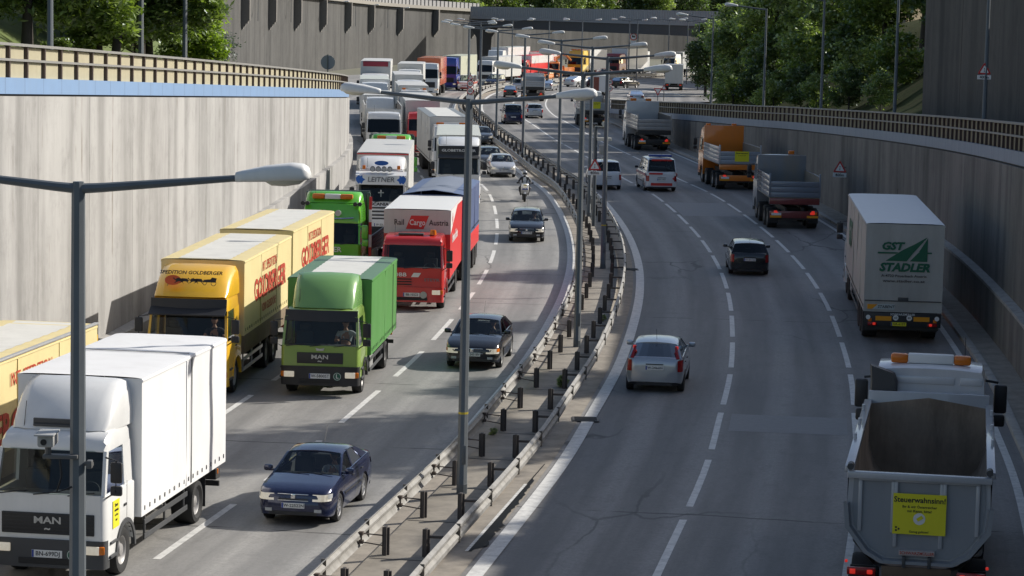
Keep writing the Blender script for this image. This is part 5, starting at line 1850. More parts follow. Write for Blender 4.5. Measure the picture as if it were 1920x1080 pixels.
def cargo(root, y0, y1, z0, z1, W, pm, roofm=None, edge=None, tarp=True, ribs=0, name='cargo_box', wave=.022, front_mat=None, gable=0.0, base_mat=None, base_h=.0):
    """box body; tarpaulin sides sag a little, the roof is a part with cross bows"""
    hw = W / 2
    L = y0 - y1
    m = MB()
    ny, nz = (max(6, int(L / .45)), 7) if tarp else (2, 2)
    seed = random.random() * 90
    def side(s):
        rows = []
        for i in range(ny + 1):
            y = y0 - L * i / ny
            row = []
            for k in range(nz + 1):
                z = z0 + base_h + (z1 - z0 - base_h) * k / nz
                d = 0
                if tarp and 0 < k < nz and 0 < i < ny:
                    d = wave * (noise.noise(Vector((y * .9, z * .6, seed + s))) * 2 + .5 * math.sin(i * 2.1))
                row.append(Vector((s * (hw + d), y, z)))
            rows.append(row)
        return rows
    for s in (-1, 1):
        m.loft(side(s), False)
    for y in (y0, y1):
        rows = []
        for i in range(9):
            x = -hw + W * i / 8
            rows.append([Vector((x, y + (0 if i in (0, 8) or k in (0, 5) or not tarp else (wave * noise.noise(Vector((x * 1.3, k * .7, seed))))), z0 + base_h + (z1 - z0 - base_h) * k / 5)) for k in range(6)])
        m.loft(rows, False)
    m.quad((-hw, y0, z0 + base_h), (hw, y0, z0 + base_h), (hw, y1, z0 + base_h), (-hw, y1, z0 + base_h))
    o = m.build(name, pm, root, smooth=50 if tarp else 20)
    if base_h:
        b = MB(); b.box(0, (y0 + y1) / 2, z0 + base_h / 2, W + .02, L + .02, base_h - .003, .01); b.build('side_board', base_mat or M_ALU, root)
    # roof
    e = MB()
    nb = max(4, int(L / .62))
    rows = []
    for i in range(nb * 2 + 1):
        y = y0 - L * i / (nb * 2)
        bow = .018 if i % 2 == 0 else .0
        rows.append([Vector((x * hw, y, z1 + (bow if abs(x) < .95 else 0) + gable * (1 - abs(x)) + (.012 if abs(x) < .9 else 0))) for x in (-1.0, -.9, -.6, -.3, 0, .3, .6, .9, 1.0)])
    e.loft(rows, False)
    ro = e.build('roof', edge or pm, root, smooth=30)
    if roofm:
        rm = MB()
        rows = []
        for i in range(nb * 2 + 1):
            y = y0 - .12 - (L - .24) * i / (nb * 2)
            bow = .018 if i % 2 == 0 else .0
            rows.append([Vector((x * hw, y, z1 + .018 + bow + gable * (1 - abs(x)))) for x in (-.62, -.3, 0, .3, .62)])
        rm.loft(rows, False)
        rm.build('roof_light', roofm, ro, smooth=30)
    if tarp:
        for s in (-1, 1):
            k = MB()
            for i in range(1, max(2, int(L / 2.3))):
                k.box(s * (hw + .004), y0 - L * i / max(2, int(L / 2.3)), (z0 + base_h + z1) / 2, .03, .05, z1 - z0 - base_h - .08, .004)
            k.box(s * (hw + .004), (y0 + y1) / 2, z1 - .05, .03, L - .02, .05, .008)
            q = k.build('seam', pm, o); tag(q, kind='stuff')
            k = MB()
            n = int(L / .35)
            for i in range(n):
                k.box(s * (hw + .012), y0 - .2 - (L - .4) * i / max(1, n - 1), z0 + base_h + .16, .012, .03, .09)
            q = k.build('eyelet', M_GREYPL, o, smooth=0); tag(q, kind='stuff')
    return o


def chassis(root, y0, y1, axles, W=2.5, z=.95, dual=True, guards=None, tank=None, rear_lights=True, r=.5, lit=False, mud=True, rear=True, big=False):
    m = MB()
    for s in (-1, 1): m.box(s * .42, (y0 + y1) / 2, z - .12, .09, y0 - y1, .26)
    k = 0
    y = y0 - .3
    while y > y1 + .2:
        m.box(0, y, z - .12, .8, .1, .18); y -= 1.2
    for a in axles: m.tube([(-W / 2 + .3, a, r), (W / 2 - .3, a, r)], .09, 8)
    if rear:
        m.box(0, y1 + .06, .52, W - .15, .08, .12, .01)
        for s in (-1, 1): m.box(s * .5, y1 + .1, .7, .08, .06, .35)
    m.build('chassis', M_CHASSIS, root, smooth=0)
    for a in axles:
        for s in (-1, 1):
            wheel(root, a, s * (W / 2 - (.27 if dual else .2)), r, .5 if dual else .34, True)
            if mud:
                q = MB(); q.box(s * (W / 2 - .27), a - r - .12, r + .1, .5, .02, .65); q.build('mud_flap', M_PLASTIC, root, smooth=0)
    if guards:
        for s in (-1, 1):
            q = MB()
            for zz in (.5, .8): q.box(s * (W / 2 - .06), (guards[0] + guards[1]) / 2, zz, .03, guards[0] - guards[1], .11, .008)
            nn = 3
            for i in range(nn): q.box(s * (W / 2 - .1), guards[0] - .15 - (guards[0] - guards[1] - .3) * i / (nn - 1), .72, .04, .05, .6)
            q.build('side_guard', M_GREYPL if not big else M_ALU, root, smooth=0)
    if tank:
        for s, ya, yb in tank:
            q = MB(); q.box(s * (W / 2 - .36), (ya + yb) / 2, .68, .6, ya - yb, .52, .1); q.build('fuel_tank', M_ALU, root)
    if rear_lights:
        for s in (-1, 1):
            q = MB(); q.box(s * (W / 2 - .32), y1 - .01, .78, .30, .07, .11, .01); lo = q.build('tail_light', M_REDLIT if lit else M_RED, root)
            q = MB(); q.box(s * (W / 2 - .19), y1 - .03, .78, .12, .06, .12, .01); q.build('indicator', M_AMBER, lo)


def side_text(root, s, y, z, txt, size, m, side, bold=.02, sx=1.0, shear=0.0, hw=1.25, z_slope=0):
    """lettering on the side of a body; side -1 = the vehicle's left"""
    d = (0, -1, 0) if side < 0 else (0, 1, 0)
    return text_mesh(txt, size, m, 'lettering', root, frame((side * (hw + .02), y, z), d, (0, 0, 1)), bold=bold, sx=sx, shear=shear)


def front_text(root, x, y, z, txt, size, m, bold=.02, sx=1.0, shear=0.0, up=(0, 0, 1)):
    return text_mesh(txt, size, m, 'lettering', root, frame((x, y, z), (-1, 0, 0), up), bold=bold, sx=sx, shear=shear)


def rear_text(root, x, y, z, txt, size, m, bold=.02, sx=1.0, shear=0.0):
    return text_mesh(txt, size, m, 'lettering', root, frame((x, y, z), (1, 0, 0), (0, 0, 1)), bold=bold, sx=sx, shear=shear)


def poster(root, x, y, z, w, h, lines, end=-1, m=None):
    b = MB(); b.box(x, y, z, w, .012, h, .002)
    p = b.build('poster', m or M_YEL, root, smooth=0)
    for t, dx, dz, sz, bo in lines:
        (rear_text if end < 0 else front_text)(p, x + dx, y + end * .009, z + dz, t, sz, M_INK, bo)
    return p


def open_bed(root, y0, y1, z0, z1, W, pm, inner, headboard=None, hb_h=.3, posts=True, tail_mat=None, plank=4):
    """dropside tipping bed seen from behind: floor, planked sides, tailgate, headboard"""
    hw = W / 2
    f = MB(); f.box(0, (y0 + y1) / 2, z0, W - .1, y0 - y1 - .1, .1); f.build('bed_floor', inner, root, smooth=0)
    h = z1 - z0
    for s in (-1, 1):
        m = MB()
        for k in range(plank):
            m.box(s * (hw - .03), (y0 + y1) / 2, z0 + h * (k + .5) / plank, .045, y0 - y1 - .12, h / plank - .018, .012)
        m.box(s * (hw - .055), (y0 + y1) / 2, z0 + h / 2, .02, y0 - y1 - .12, h - .02)
        m.box(s * (hw - .03), y1 + .03, z0 + h / 2 + .06, .09, .09, h + .12, .01)
        m.build('side_board', pm, root)
        l = MB(); l.box(s * (hw - .075), (y0 + y1) / 2, z0 + h / 2, .015, y0 - y1 - .2, h - .06); l.build('side_lining', inner, root, smooth=0)
    t = MB()
    n = max(2, plank - 1)
    for k in range(n): t.box(0, y1 + .01, z0 + h * .75 * (k + .5) / n, W - .16, .05, h * .75 / n - .02, .012)
    t.box(0, y1 + .045, z0 + h * .37, W - .2, .02, h * .74)
    t.build('tailgate', tail_mat or pm, root)
    b = MB(); b.box(0, y0 - .02, z0 + (h + hb_h) / 2, W - .05, .08, h + hb_h, .01); b.build('headboard', headboard or pm, root)
    u = MB(); u.box(0, (y0 + y1) / 2, z0 - .14, 1.2, y0 - y1 - .3, .18); u.build('subframe', M_CHASSIS, root, smooth=0)


def heap(root, y0, y1, z, W, m, h=.35):
    """loose load lying in a bed"""
    q = MB()
    nx, ny = 12, 18
    rows = []
    for i in range(ny + 1):
        v = i / ny
        rows.append([Vector(((-.5 + k / nx) * W, y0 + (y1 - y0) * v, z + h * math.sin(math.pi * k / nx) ** .7 * math.sin(math.pi * (.1 + .8 * v)) + .08 * noise.noise(Vector((k * .7, i * .5, z))))) for k in range(nx + 1)])
    q.loft(rows, False)
    return q.build('load', m, root, smooth=60)
# ------------------------------------------------------------------ traffic towards the camera
G_TR, G_CAR = 'lorries queueing on the left carriageway', 'cars in the sunlit fast lane'
P_WHITE = paint('white paint', (.74, .74, .72), .35)
P_TARPW = mat('white tarpaulin', (.76, .76, .755), .55, noise_amt=.04, noise_scale=1.6, bump=.35, dirt=(.5, .49, .46), dirt_amt=.25, dirt_scale=.9)
P_TARPC = mat('cream tarpaulin', (.68, .57, .29), .55, noise_amt=.05, noise_scale=1.6, bump=.35, dirt=(.42, .36, .2), dirt_amt=.3, dirt_scale=.8)
P_ROOFC = mat('translucent roof sheet', (.66, .65, .6), .5, noise_amt=.08, noise_scale=1.5, dirt=(.4, .39, .35), dirt_amt=.35)
P_YEL = paint('orange yellow paint', (.80, .45, .02), .32, dirt=.15)
P_GRN = mat('green tarpaulin', (.08, .25, .055), .5, noise_amt=.06, noise_scale=1.6, bump=.35, dirt=(.10, .2, .06), dirt_amt=.3, dirt_scale=.9)
P_GRND = mat('dull green roof edge', (.10, .19, .11), .5, noise_amt=.1)
P_OLIVE = paint('light green paint', (.24, .36, .07), .33, dirt=.2)
P_OLDEF = paint('satin green deflector', (.18, .36, .11), .25, dirt=.1)
P_EGG = paint('bright green paint', (.11, .45, .03), .25, dirt=.1)
P_RED = paint('signal red paint', (.55, .025, .02), .3, dirt=.15)
P_REDBOX = mat('red box panel', (.60, .03, .03), .45, noise_amt=.05, dirt=(.3, .05, .05), dirt_amt=.2)
P_GREYBOX = mat('light grey box panel', (.52, .52, .50), .5, noise_amt=.05, dirt=(.35, .34, .32), dirt_amt=.3)
P_BLUETARP = mat('blue tarpaulin', (.08, .11, .22), .5, noise_amt=.15, noise_scale=1.5, dirt=(.16, .18, .24), dirt_amt=.35)
P_BLUE = paint('royal blue paint', (.015, .045, .32), .28)
P_ORANGE = paint('container orange', (.60, .12, .03), .5, dirt=.35)
P_DKGREEN = paint('dark bumper green', (.03, .05, .03), .5)
T_RED = mat('red lettering', (.42, .045, .02), .6, noise_amt=.15, noise_scale=6)
T_BLACK = mat('dark lettering', (.03, .022, .018), .6)
T_WHITE = mat('white lettering', (.72, .72, .70), .5)
T_GREY = mat('grey lettering', (.16, .16, .17), .5)

# white lorry at the bottom left
p, rz = lane_pose(48.5, -6.45, -1, 0)
t = thing('box_lorry', 'white tarpaulin lorry with black grille, nearest in the queue at bottom left', 'lorry', p, rz, G_TR)
cab(t, P_WHITE, 2.35, 1.85, .5, 1.80, 2.62, 3.0, 1.25, .48, .30, M_GREYPL, (1.0, 1.42, .80), M_PLASTIC, logo='MAN', logo_size=.19, plate_txt='BN-699DJ', lmark=True, slats=6,
    deflector=(P_WHITE, .88, 1.9, 2.2, .55, 1.85, 0), lights_z=.72)
q = MB(); q.box(0, -.80, 3.06, 1.0, .5, .05, .01); q.box(0, -.62, 3.12, 1.02, .06, .14, .01); q.build('roof_hatch', M_GREYPL, t)
text_mesh('~', .2, M_ALU, 'lettering', t, frame((0, .058, 1.12), (-1, 0, 0), (0, 0, 1)), bold=.03)
pp = MB(); pp.box(-1.185, -.62, 1.35, .012, .42, .55, .002); pst = pp.build('poster', M_YEL, t, smooth=0)
for k, (tx, sz) in enumerate((('Steuer', .10), ('wahnsinn', .085), ('zur Kasse', .07), ('bitte!', .07))):
    text_mesh(tx, sz, M_INK, 'lettering', pst, frame((-1.193, -.62, 1.53 - .1 * k), (0, -1, 0), (0, 0, 1)), bold=.01, sx=.8)
cargo(t, -1.95, -8.5, 1.02, 3.85, 2.6, P_TARPW, None)
st_ = MB(); st_.box(-1.315, -5.6, 2.44, .012, .035, 2.75); st_.box(0, -5.6, 3.885, 2.5, .03, .012); st_.build('strap', M_GREYPL, t, smooth=0)
chassis(t, -1.9, -8.5, [-6.45], 2.5, .95, True, (-2.5, -5.7), [(1, -2.6, -3.6)], r=.48)
k = MB(); k.box(.0, -8.6, .72, 2.2, .35, .25, .02); k.build('tail_lift', M_CHASSIS, t, smooth=0)

# green lorry
p, rz = pose(599, 744, -1, dyaw=.055)
t = thing('box_lorry', 'green tarpaulin lorry with light green cab and smooth roof deflector', 'lorry', p, rz, G_TR)
cab(t, P_OLIVE, 2.33, 1.75, .5, 1.50, 2.30, 2.58, 1.15, .44, .22, M_PLASTIC, (.98, 1.30, .58), M_PLASTIC, header=M_PLASTIC, logo='MAN', logo_size=.17, plate_txt='W-5800ST', lmark=True, lights_z=.66,
    deflector=(P_OLDEF, .92, 1.75, 2.0, .40, 1.65, 0))
text_mesh('~', .2, M_ALU, 'lettering', t, frame((0, .058, 1.06), (-1, 0, 0), (0, 0, 1)), bold=.03)
q = MB(); q.loft([[Vector((x, .016, z)) for x, z in ((-.1, 1.36), (.1, 1.36), (.13, 1.44), (0, 1.41), (-.13, 1.44))], [Vector((x, .028, z)) for x, z in ((-.1, 1.36), (.1, 1.36), (.13, 1.44), (0, 1.41), (-.13, 1.44))]], True, True); q.build('badge', M_ALU, t, smooth=0)
cargo(t, -1.9, -8.6, 1.0, 3.27, 2.52, P_GRN, P_ROOFC, P_GRND)
s_ = MB(); s_.box(-1.275, -7.4, 2.1, .012, .03, 2.2); s_.build('strap', M_PLASTIC, t, smooth=0)
chassis(t, -1.8, -8.9, [-6.3], 2.45, .9, True, (-2.4, -5.6), [(-1, -2.5, -3.3)], r=.44)
green_lorry = t

# yellow lorry with its trailer
p, rz = lane_pose(71.5, -10.2, -1, .045)
t = thing('box_lorry', 'cream tarpaulin lorry with orange yellow cab and black windscreen surround', 'lorry', p, rz, G_TR)
cab(t, P_YEL, 2.42, 2.1, .5, 1.62, 2.50, 2.92, 1.4, .5, .26, P_YEL, (.95, 1.4, .7), M_PLASTIC, header=M_PLASTIC, visor=M_PLASTIC, plate_txt='G-442GB', lights_z=.7, deflector=(P_YEL, .80, 2.1, 2.3, .34, 1.9, 0))
o = front_text(t, 0, -.56, 3.58, 'SPEDITION GOLDBERGER', .145, T_BLACK, .03, 1.1, .2, up=(0, .42, 1) if 0 else (0, -.35, 1))
# sun disc, horses and coach painted on the deflector
def on_def(pts, y=-.50, z=3.36):
    return [Vector((-a, y - .42 * b, z + b)) for a, b in pts]
em = MB(); n = 20; em.add(on_def([(-.52 + .24 * math.cos(2 * math.pi * k / n), .0 + .14 * math.sin(2 * math.pi * k / n)) for k in range(n)]), (tuple(range(n)),))
e_ = em.build('emblem_sun', mat('emblem orange', (.62, .10, .02), .5), t, smooth=0)
em = MB()
for x0 in (-.45, -.3, -.02, .12):                              # running horses
    em.add(on_def([(x0, .02), (x0 + .05, .06), (x0 + .2, .05), (x0 + .24, .0), (x0 + .3, .01), (x0 + .22, -.03), (x0 + .26, -.1), (x0 + .18, -.03), (x0 + .09, -.03), (x0 - .03, -.09), (x0 + .03, -.02), (x0 - .07, .05), (x0 - .05, .08)], -.49), (tuple(range(13)),))
em.add(on_def([(.36, -.04), (.74, -.04), (.76, .08), (.62, .10), (.58, .05), (.38, .03)], -.49), ((0, 1, 2, 3, 4, 5),))
for x0, r0_ in ((.42, .06), (.68, .08)):
    for k in range(14):
        a0, a1 = 2 * math.pi * k / 14, 2 * math.pi * (k + 1) / 14
        em.add(on_def([(x0 + r * math.cos(a), -.06 + r * math.sin(a)) for r, a in ((r0_, a0), (r0_, a1), (r0_ - .015, a1), (r0_ - .015, a0))], -.488), ((0, 1, 2, 3),))
em.build('emblem_coach', T_BLACK, t, smooth=0)
def gold_box(t, y0, y1, z0, z1, sub=True):
    bx = cargo(t, y0, y1, z0, z1, 2.5, P_TARPC, P_ROOFC, P_TARPC, base_h=.55, base_mat=mat('dirty side board', (.17, .125, .075), .7, noise_amt=.35, noise_scale=2))
    ym = (y0 + y1) / 2
    for sd in (-1, 1):
        side_text(bx, sd, ym, z1 - .48, 'INT. SPEDITION', .42, T_RED, sd, .008, .88)
        side_text(bx, sd, ym - .2, z1 - 1.12, 'GOLDBERGER', .92, T_RED, sd, .03, 1.0)
        if sub: side_text(bx, sd, ym, z1 - 1.75, '8200 GLEISDORF', .36, T_RED, sd, .0, .95)
    return bx
gold_box(t, -2.3, -10.9, 1.0, 3.78)
chassis(t, -2.0, -10.9, [-6.6, -7.95], 2.48, .95, True, (-2.6, -5.9), [(1, -2.7, -3.9)], big=True)
yellow_lorry = t
p, rz = pose(481, 433, -1, z=3.75)
t = thing('cargo_trailer', 'cream tarpaulin trailer coupled behind the orange yellow lorry', 'trailer', p, rz, 'trailers behind lorries')
gold_box(t, 0, -8.6, 1.0, 3.78)
chassis(t, -.1, -8.6, [-1.6, -6.2, -7.5], 2.48, .95)
dbm = MB(); dbm.tube([(0, -.5, .7), (0, 2.0, .7)], .06, 8); dbm.build('drawbar', M_CHASSIS, t)
p, rz = lane_pose(49.2, -10.75, -1)
t = thing('cargo_trailer', 'cream tarpaulin trailer cut off by the left edge of the picture', 'trailer', p, rz, 'trailers behind lorries')
bx = cargo(t, 0, -11.4, .9, 3.5, 2.5, P_TARPC, P_ROOFC, P_TARPC, base_h=.55, base_mat=mat('dirty side board', (.17, .125, .075)))
for sd in (-1, 1):
    side_text(bx, sd, -6.6, 3.0, 'INT. SPEDITION', .42, T_RED, sd, .008, .95)
    side_text(bx, sd, -4.0, 1.95, 'GOLDBERGER', .92, T_RED, sd, .03, 1.0)
rl = MB(); rl.box(-1.23, -5.7, 3.53, .12, 11.4, .06, .02); rl.build('roof_rail', M_ALU, bx)
em = MB(); n = 20; em.add([Vector((-1.276, -3.6 - .7 * math.cos(2 * math.pi * k / n), 2.0 + .45 * math.sin(2 * math.pi * k / n))) for k in range(n)], (tuple(range(n)),)); em.build('emblem', T_RED, bx, smooth=0)
ab = MB(); ab.box(-1.2, -11.44, 2.5, .1, .06, 1.5, .01); ab.build('rear_post', P_YEL, t)
chassis(t, -.1, -11.4, [-1.6, -9, -10.3], 2.48, .95)

# bright green tractor with beacon bar
def green_tractor(p, rz, lb, txt=None, low=2.5, L=9.5, beacons=True):
    t = thing('tractor_lorry', lb, 'lorry', p, rz, G_TR)
    cab(t, P_EGG, 2.45, 2.2, .5, 1.95, 2.75, 3.55, 1.4, .5, .3, P_EGG, (1.0, 1.5, .7), M_PLASTIC, plate_txt='LB-88EG', mirrors=False, deflector=(P_EGG, .42, 2.05, 2.3, .55, 1.2, 0))
    k = MB(); k.box(0, -.62, 3.78, .62, .16, .2, .03); bb = k.build('beacon_bar', M_PLATE, t)
    for s in (-1, 1):
        k = MB(); k.box(s * .56, -.62, 3.78, .5, .18, .2, .05); k.build('beacon', M_AMBER, bb)
        k = MB()
        for dx in (0, .2): k.tube([(s * (.95 + dx * .9), -.32, 3.52), (s * (.95 + dx * .9), -.18, 3.52)], .085, 12)
        k.build('horn', M_PLASTIC, t)
        k = MB(); k.tube([(s * .28, -.22, 3.16), (s * .28, -.12, 3.16)], .12, 16); k.build('spotlight', M_LENSOFF, t)
        k = MB(); k.box(s * 1.38, .02, 2.45, .26, .12, .55, .05); k.box(s * 1.40, .02, 2.02, .26, .12, .28, .05); k.tube([(s * 1.1, -.1, 2.7), (s * 1.38, .0, 2.6)], .03, 6); k.build('mirror', P_EGG, t)
        k = MB(); k.box(s * 1.24, -2.25, 2.6, .16, .12, 2.5, .05); k.build('air_fin', P_DKGREEN, t)
    k = MB(); k.tube([(-.9, -.14, 2.98), (-.4, -.06, 2.95), (.4, -.06, 2.95), (.9, -.14, 2.98)], .035, 8); k.build('light_rail', M_CHROME, t)
    if txt: front_text(t, 0, .02, 1.72, txt, .28, T_WHITE, .015, 1.05)
    k = MB(); k.box(0, -2.55, 2.9, 2.5, .1, 2.0, .02); k.build('bulkhead', P_DKGREEN, t)
    chassis(t, -2.0, -L, [-4.2, -L + 2.2, -L + .9], 2.48, .95)
    open_bed(t, -2.7, -L, 1.2, low, 2.5, M_GREYPL, M_CHASSIS)
    return t
p, rz = lane_pose(100, -10.65, -1)
green_tractor(p, rz, 'bright green tractor unit with amber beacons beside the cream trailer', 'EGGER', 2.0)
k = MB(); k.box(0, 0, 0, .16, .1, 2.3); 
t = thing('marker_pole', 'red and white striped marker pole at the corner of the green tractor', 'pole', p + Vector((1.55, .5, .3)), 0)
for i in range(7):
    k = MB(); k.box(0, 0, .25 + i * .5, .11, .06, .499); k.build('band', (P_REDBOX, M_PLATE)[i % 2], t, smooth=0)

# white lorry with graffiti style name board
p, rz = pose(718, 287, -1, z=4.0, back=2.3, dyaw=.02)
t = thing('box_lorry', 'white box lorry with four roof lamps and a hand painted name board', 'lorry', p, rz, G_TR)
cab(t, P_WHITE, 2.45, 2.2, .5, 1.75, 2.55, 3.35, 1.4, .5, .28, P_WHITE, (.65, 1.62, .86), P_WHITE, plate_txt='SP-22LT', deflector=(P_WHITE, .55, 2.1, 2.4, .5, 1.9, 0), mirrors=True)
P_SPL = mat('blue splash paint', (.02, .12, .45), .4, noise_amt=.3, noise_scale=6)
for z, w_ in ((1.45, .8), (1.27, .82), (1.09, .84), (.92, .84)):
    k = MB(); k.box(0, .04, z, 2.45 * w_, .04, .085, .01); k.build('grille_slot', M_GREYPL, t)
front_text(t, .05, .045, 1.62, 'SCANIA', .2, T_BLACK, .03, 1.25)
k = MB(); k.loft([[Vector((x, y, z)) for y, z in ((-.30, 3.22), (.20, 3.05), (.24, 2.60), (.16, 2.58), (-.2, 3.0))] for x in (-1.24, -.6, 0, .6, 1.24)], True, True); vs = k.build('sun_visor', P_WHITE, t)
for s in (-1, 1):
    k = MB()
    n = 12
    pts = [(s * (1.02 + .2 * math.cos(2 * math.pi * q / n) * (1 + .3 * math.sin(q * 2.3))), 2.84 + .2 * math.sin(2 * math.pi * q / n) * (1 + .25 * math.cos(q * 3.1))) for q in range(n)]
    k.add([Vector((x, .245 - (z - 2.6) * .09, z)) for x, z in pts], (tuple(range(n)),)); k.build('paint_splash', P_SPL, vs, smooth=0)
k = MB(); n = 14; k.add([Vector((.35 * math.cos(2 * math.pi * q / n), -.34, 3.62 + .12 * math.sin(2 * math.pi * q / n))) for q in range(n)], (tuple(range(n)),)); k.build('paint_splash', P_SPL, t, smooth=0)
front_text(vs, .0, .26, 2.84, 'LEITNER', .34, T_GREY, .012, 1.05, .12, up=(0, -.09, 1))
for i in range(4):
    k = MB(); k.tube([(-.42 + i * .28, -.18, 3.36), (-.42 + i * .28, .02, 3.34)], .125, 16); lo = k.build('roof_lamp', M_PLASTIC, t)
    k = MB(); k.tube([(-.42 + i * .28, .021, 3.34), (-.42 + i * .28, .03, 3.34)], .105, 16); k.build('lens', M_LENSOFF, lo)
for s in (-1, 1):
    k = MB(); k.box(s * .85, -.15, 3.42, .16, .14, .2, .04); k.build('beacon', M_AMBER, t)
k = MB()
k.box(0, -.12, 2.15, .05, .006, .34); k.box(0, -.12, 2.18, .28, .006, .05); k.build('cross_emblem', M_PLATE, t, smooth=0)
cargo(t, -2.3, -15.0, 1.0, 4.0, 2.6, P_GREYBOX, None, tarp=False)
k = MB(); k.box(0, -2.29, 3.95, 2.55, .03, .06); k.build('marker_strip', P_REDBOX, t)
chassis(t, -2.0, -15, [-4.5, -11.5, -12.8], 2.5, .95, big=True)

# second bright green tractor and white tipper behind the white box
p, rz = lane_pose(146.5, -11.0, -1)
green_tractor(p, rz, 'bright green tractor unit whose roof shows behind the white box lorry', None, 1.9, 9)
p, rz = lane_pose(188, -10.6, -1)
t = thing('tipper_lorry', 'white cabbed grey tipper lorry with empty open bed in the queue', 'lorry', p, rz, G_TR)
cab(t, P_WHITE, 2.6, 2.1, .5, 2.0, 2.95, 3.45, 1.4, .5, .25, P_WHITE, (1.0, 1.6, .7), M_PLASTIC, visor=None, glass=M_GLASS_D, plate_txt='BL-31TP')
open_bed(t, -2.3, -12, 1.3, 3.9, 2.75, P_GREYBOX, mat('scuffed steel', (.22, .2, .18), .6, noise_amt=.3), hb_h=-.3)
chassis(t, -2.0, -12, [-3.2, -9, -10.3], 2.5, 1.0)

# red railway lorry and blue tarpaulin trailer
p, rz = pose(771, 583, -1, dyaw=.035)
t = thing('box_lorry', 'red cabbed box lorry with white upper body and single amber beacon', 'lorry', p, rz, G_TR)
cab(t, P_RED, 2.4, 2.0, .52, 1.62, 2.45, 2.80, 1.3, .5, .24, P_RED, None, plate_txt='BB-10222', lights_z=.72)
front_text(t, .45, .022, 1.36, 'ÖBB', .20, T_WHITE, .02, 1.3)
k = MB()
for sg in (0, .14):
    k.loft([[Vector((-x + .05, y, z)) for x, z in ((.02 + sg, 1.28 + .0), (.16 + sg, 1.28), (.26 + sg, 1.44), (.12 + sg, 1.44))] for y in (.018, .024)], True, True)
k.build('emblem', T_WHITE, t, smooth=0)
front_text(t, -.75, .022, 1.18, 'STEYR', .15, T_GREY, .012, 1.4)
for z in (1.0, 1.1, 1.2):
    k = MB(); k.box(.5, .018, z, 1.0, .02, .04); k.build('slot', M_BLACK, t, smooth=0)
k = MB(); k.tube([(-.45, .07, .62), (-.45, .09, .62)], .13, 20); k.build('environment_badge', mat('pale badge', (.4, .42, .38), .5), t)
k = MB(); k.tube([(-.72, -.75, 2.82), (-.72, -.75, 3.0)], [.13, .11], 14); k.build('beacon', M_AMBER, t)
k = MB(); k.box(.1, -.7, 2.84, .95, .3, .06, .015); k.build('roof_hatch', M_GREYPL, t)
bx = cargo(t, -2.3, -9.6, 1.0, 3.62, 2.55, P_REDBOX, None, mat('box roof white', (.68, .68, .66), .45, noise_amt=.06), tarp=False)
w = MB(); w.box(0, -2.293, 3.16, 2.54, .012, .92); wp = w.build('front_panel', P_GREYBOX, bx, smooth=0)
for s in (-1, 1):
    w = MB(); w.loft([[Vector((s * x, y, z)) for y, z in ((-2.3, 2.72), (-2.3, 3.615), (-9.55, 3.615), (-9.55, 3.5), (-6.2, 3.55))] for x in (1.276, 1.284)], True, True); w.build('side_panel', mat('white side panel', (.70, .70, .68), .45), bx, smooth=0)
    side_text(bx, s, -4.9, 2.45, 'Bremen auf Schiene', .52, T_WHITE, s, .02, .75, .0, 1.27)
    for dz, dy in ((.14, 0), (-.14, 0), (0, .2), (0, -.2)):
        k = MB(); k.disc((s * 1.29, -3.4 + dy * .6, 3.22 + dz), (s, 0, 0), .10, 12); k.build('emblem', P_REDBOX, bx, smooth=0)
k = MB(); k.loft([[Vector((-x, y, z)) for x, z in ((-.44, 2.88), (.24, 2.88), (.44, 3.4), (-.24, 3.4))] for y in (-2.286, -2.28)], True, True); lg = k.build('logo_panel', P_REDBOX, wp, smooth=0)
front_text(lg, 0, -2.276, 3.13, 'Cargo', .30, T_WHITE, .02, .82)
front_text(wp, .70, -2.28, 3.13, 'Rail', .30, T_BLACK, .01, .9)
front_text(wp, -.82, -2.28, 3.13, 'Austria', .30, T_BLACK, .01, .85)
chassis(t, -2.0, -9.6, [-7.0], 2.5, .95, True, (-2.6, -6.3))
p, rz = pose(813, 364, -1, z=3.7)
t = thing('cargo_trailer', 'blue tarpaulin trailer with a ridged roof behind the red box lorry', 'trailer', p, rz, 'trailers behind lorries')
cargo(t, 0, -9.0, 1.0, 3.68, 2.55, P_BLUETARP, mat('faded blue roof', (.19, .215, .27), .5, noise_amt=.2, noise_scale=1.5), mat('blue roof edge', (.10, .14, .25), .5), gable=.15, base_h=.75, base_mat=P_REDBOX)
chassis(t, -.1, -9.0, [-1.8, -6.8, -8.1], 2.5, .95)
k = MB(); k.tube([(0, -.5, .7), (0, 1.6, .7)], .06, 8); k.build('drawbar', M_CHASSIS, t)

# tall white lorry with a sign board over the windscreen
p, rz = pose(858, 392, -1)
t = thing('box_lorry', 'tall white articulated lorry with dark sign board above its windscreen', 'lorry', p, rz, G_TR)
cab(t, P_WHITE, 2.5, 2.2, .5, 1.95, 2.95, 3.6, 1.4, .5, .22, P_WHITE, (.9, 1.55, .72), M_PLASTIC, header=M_PLASTIC, visor=M_GREYPL, plate_txt='K-77VG', deflector=(P_WHITE, .38, 2.2, 2.45, .5, 1.9, 0))
front_text(t, 0, .0 - .14, 3.28, 'GLOBETROTTER', .19, T_WHITE, .02, 1.35)
cargo(t, -2.5, -15.5, 1.1, 4.0, 2.55, P_GREYBOX, None, P_WHITE, tarp=False)
chassis(t, -2.0, -15.5, [-4.2, -11.5, -12.8, -14.1], 2.5, .95)
p, rz = lane_pose(167, -6.8, -1)
t = thing('box_lorry', 'white cabbed lorry with amber beacon bar and long grey trailer, second in lane', 'lorry', p, rz, G_TR)
cab(t, P_WHITE, 2.5, 2.2, .5, 1.95, 2.8, 3.6, 1.4, .5, .25, P_WHITE, (.9, 1.5, .7), M_PLASTIC, detail=False, beacons=((-1.0, -.5), (.5, 1.0)))
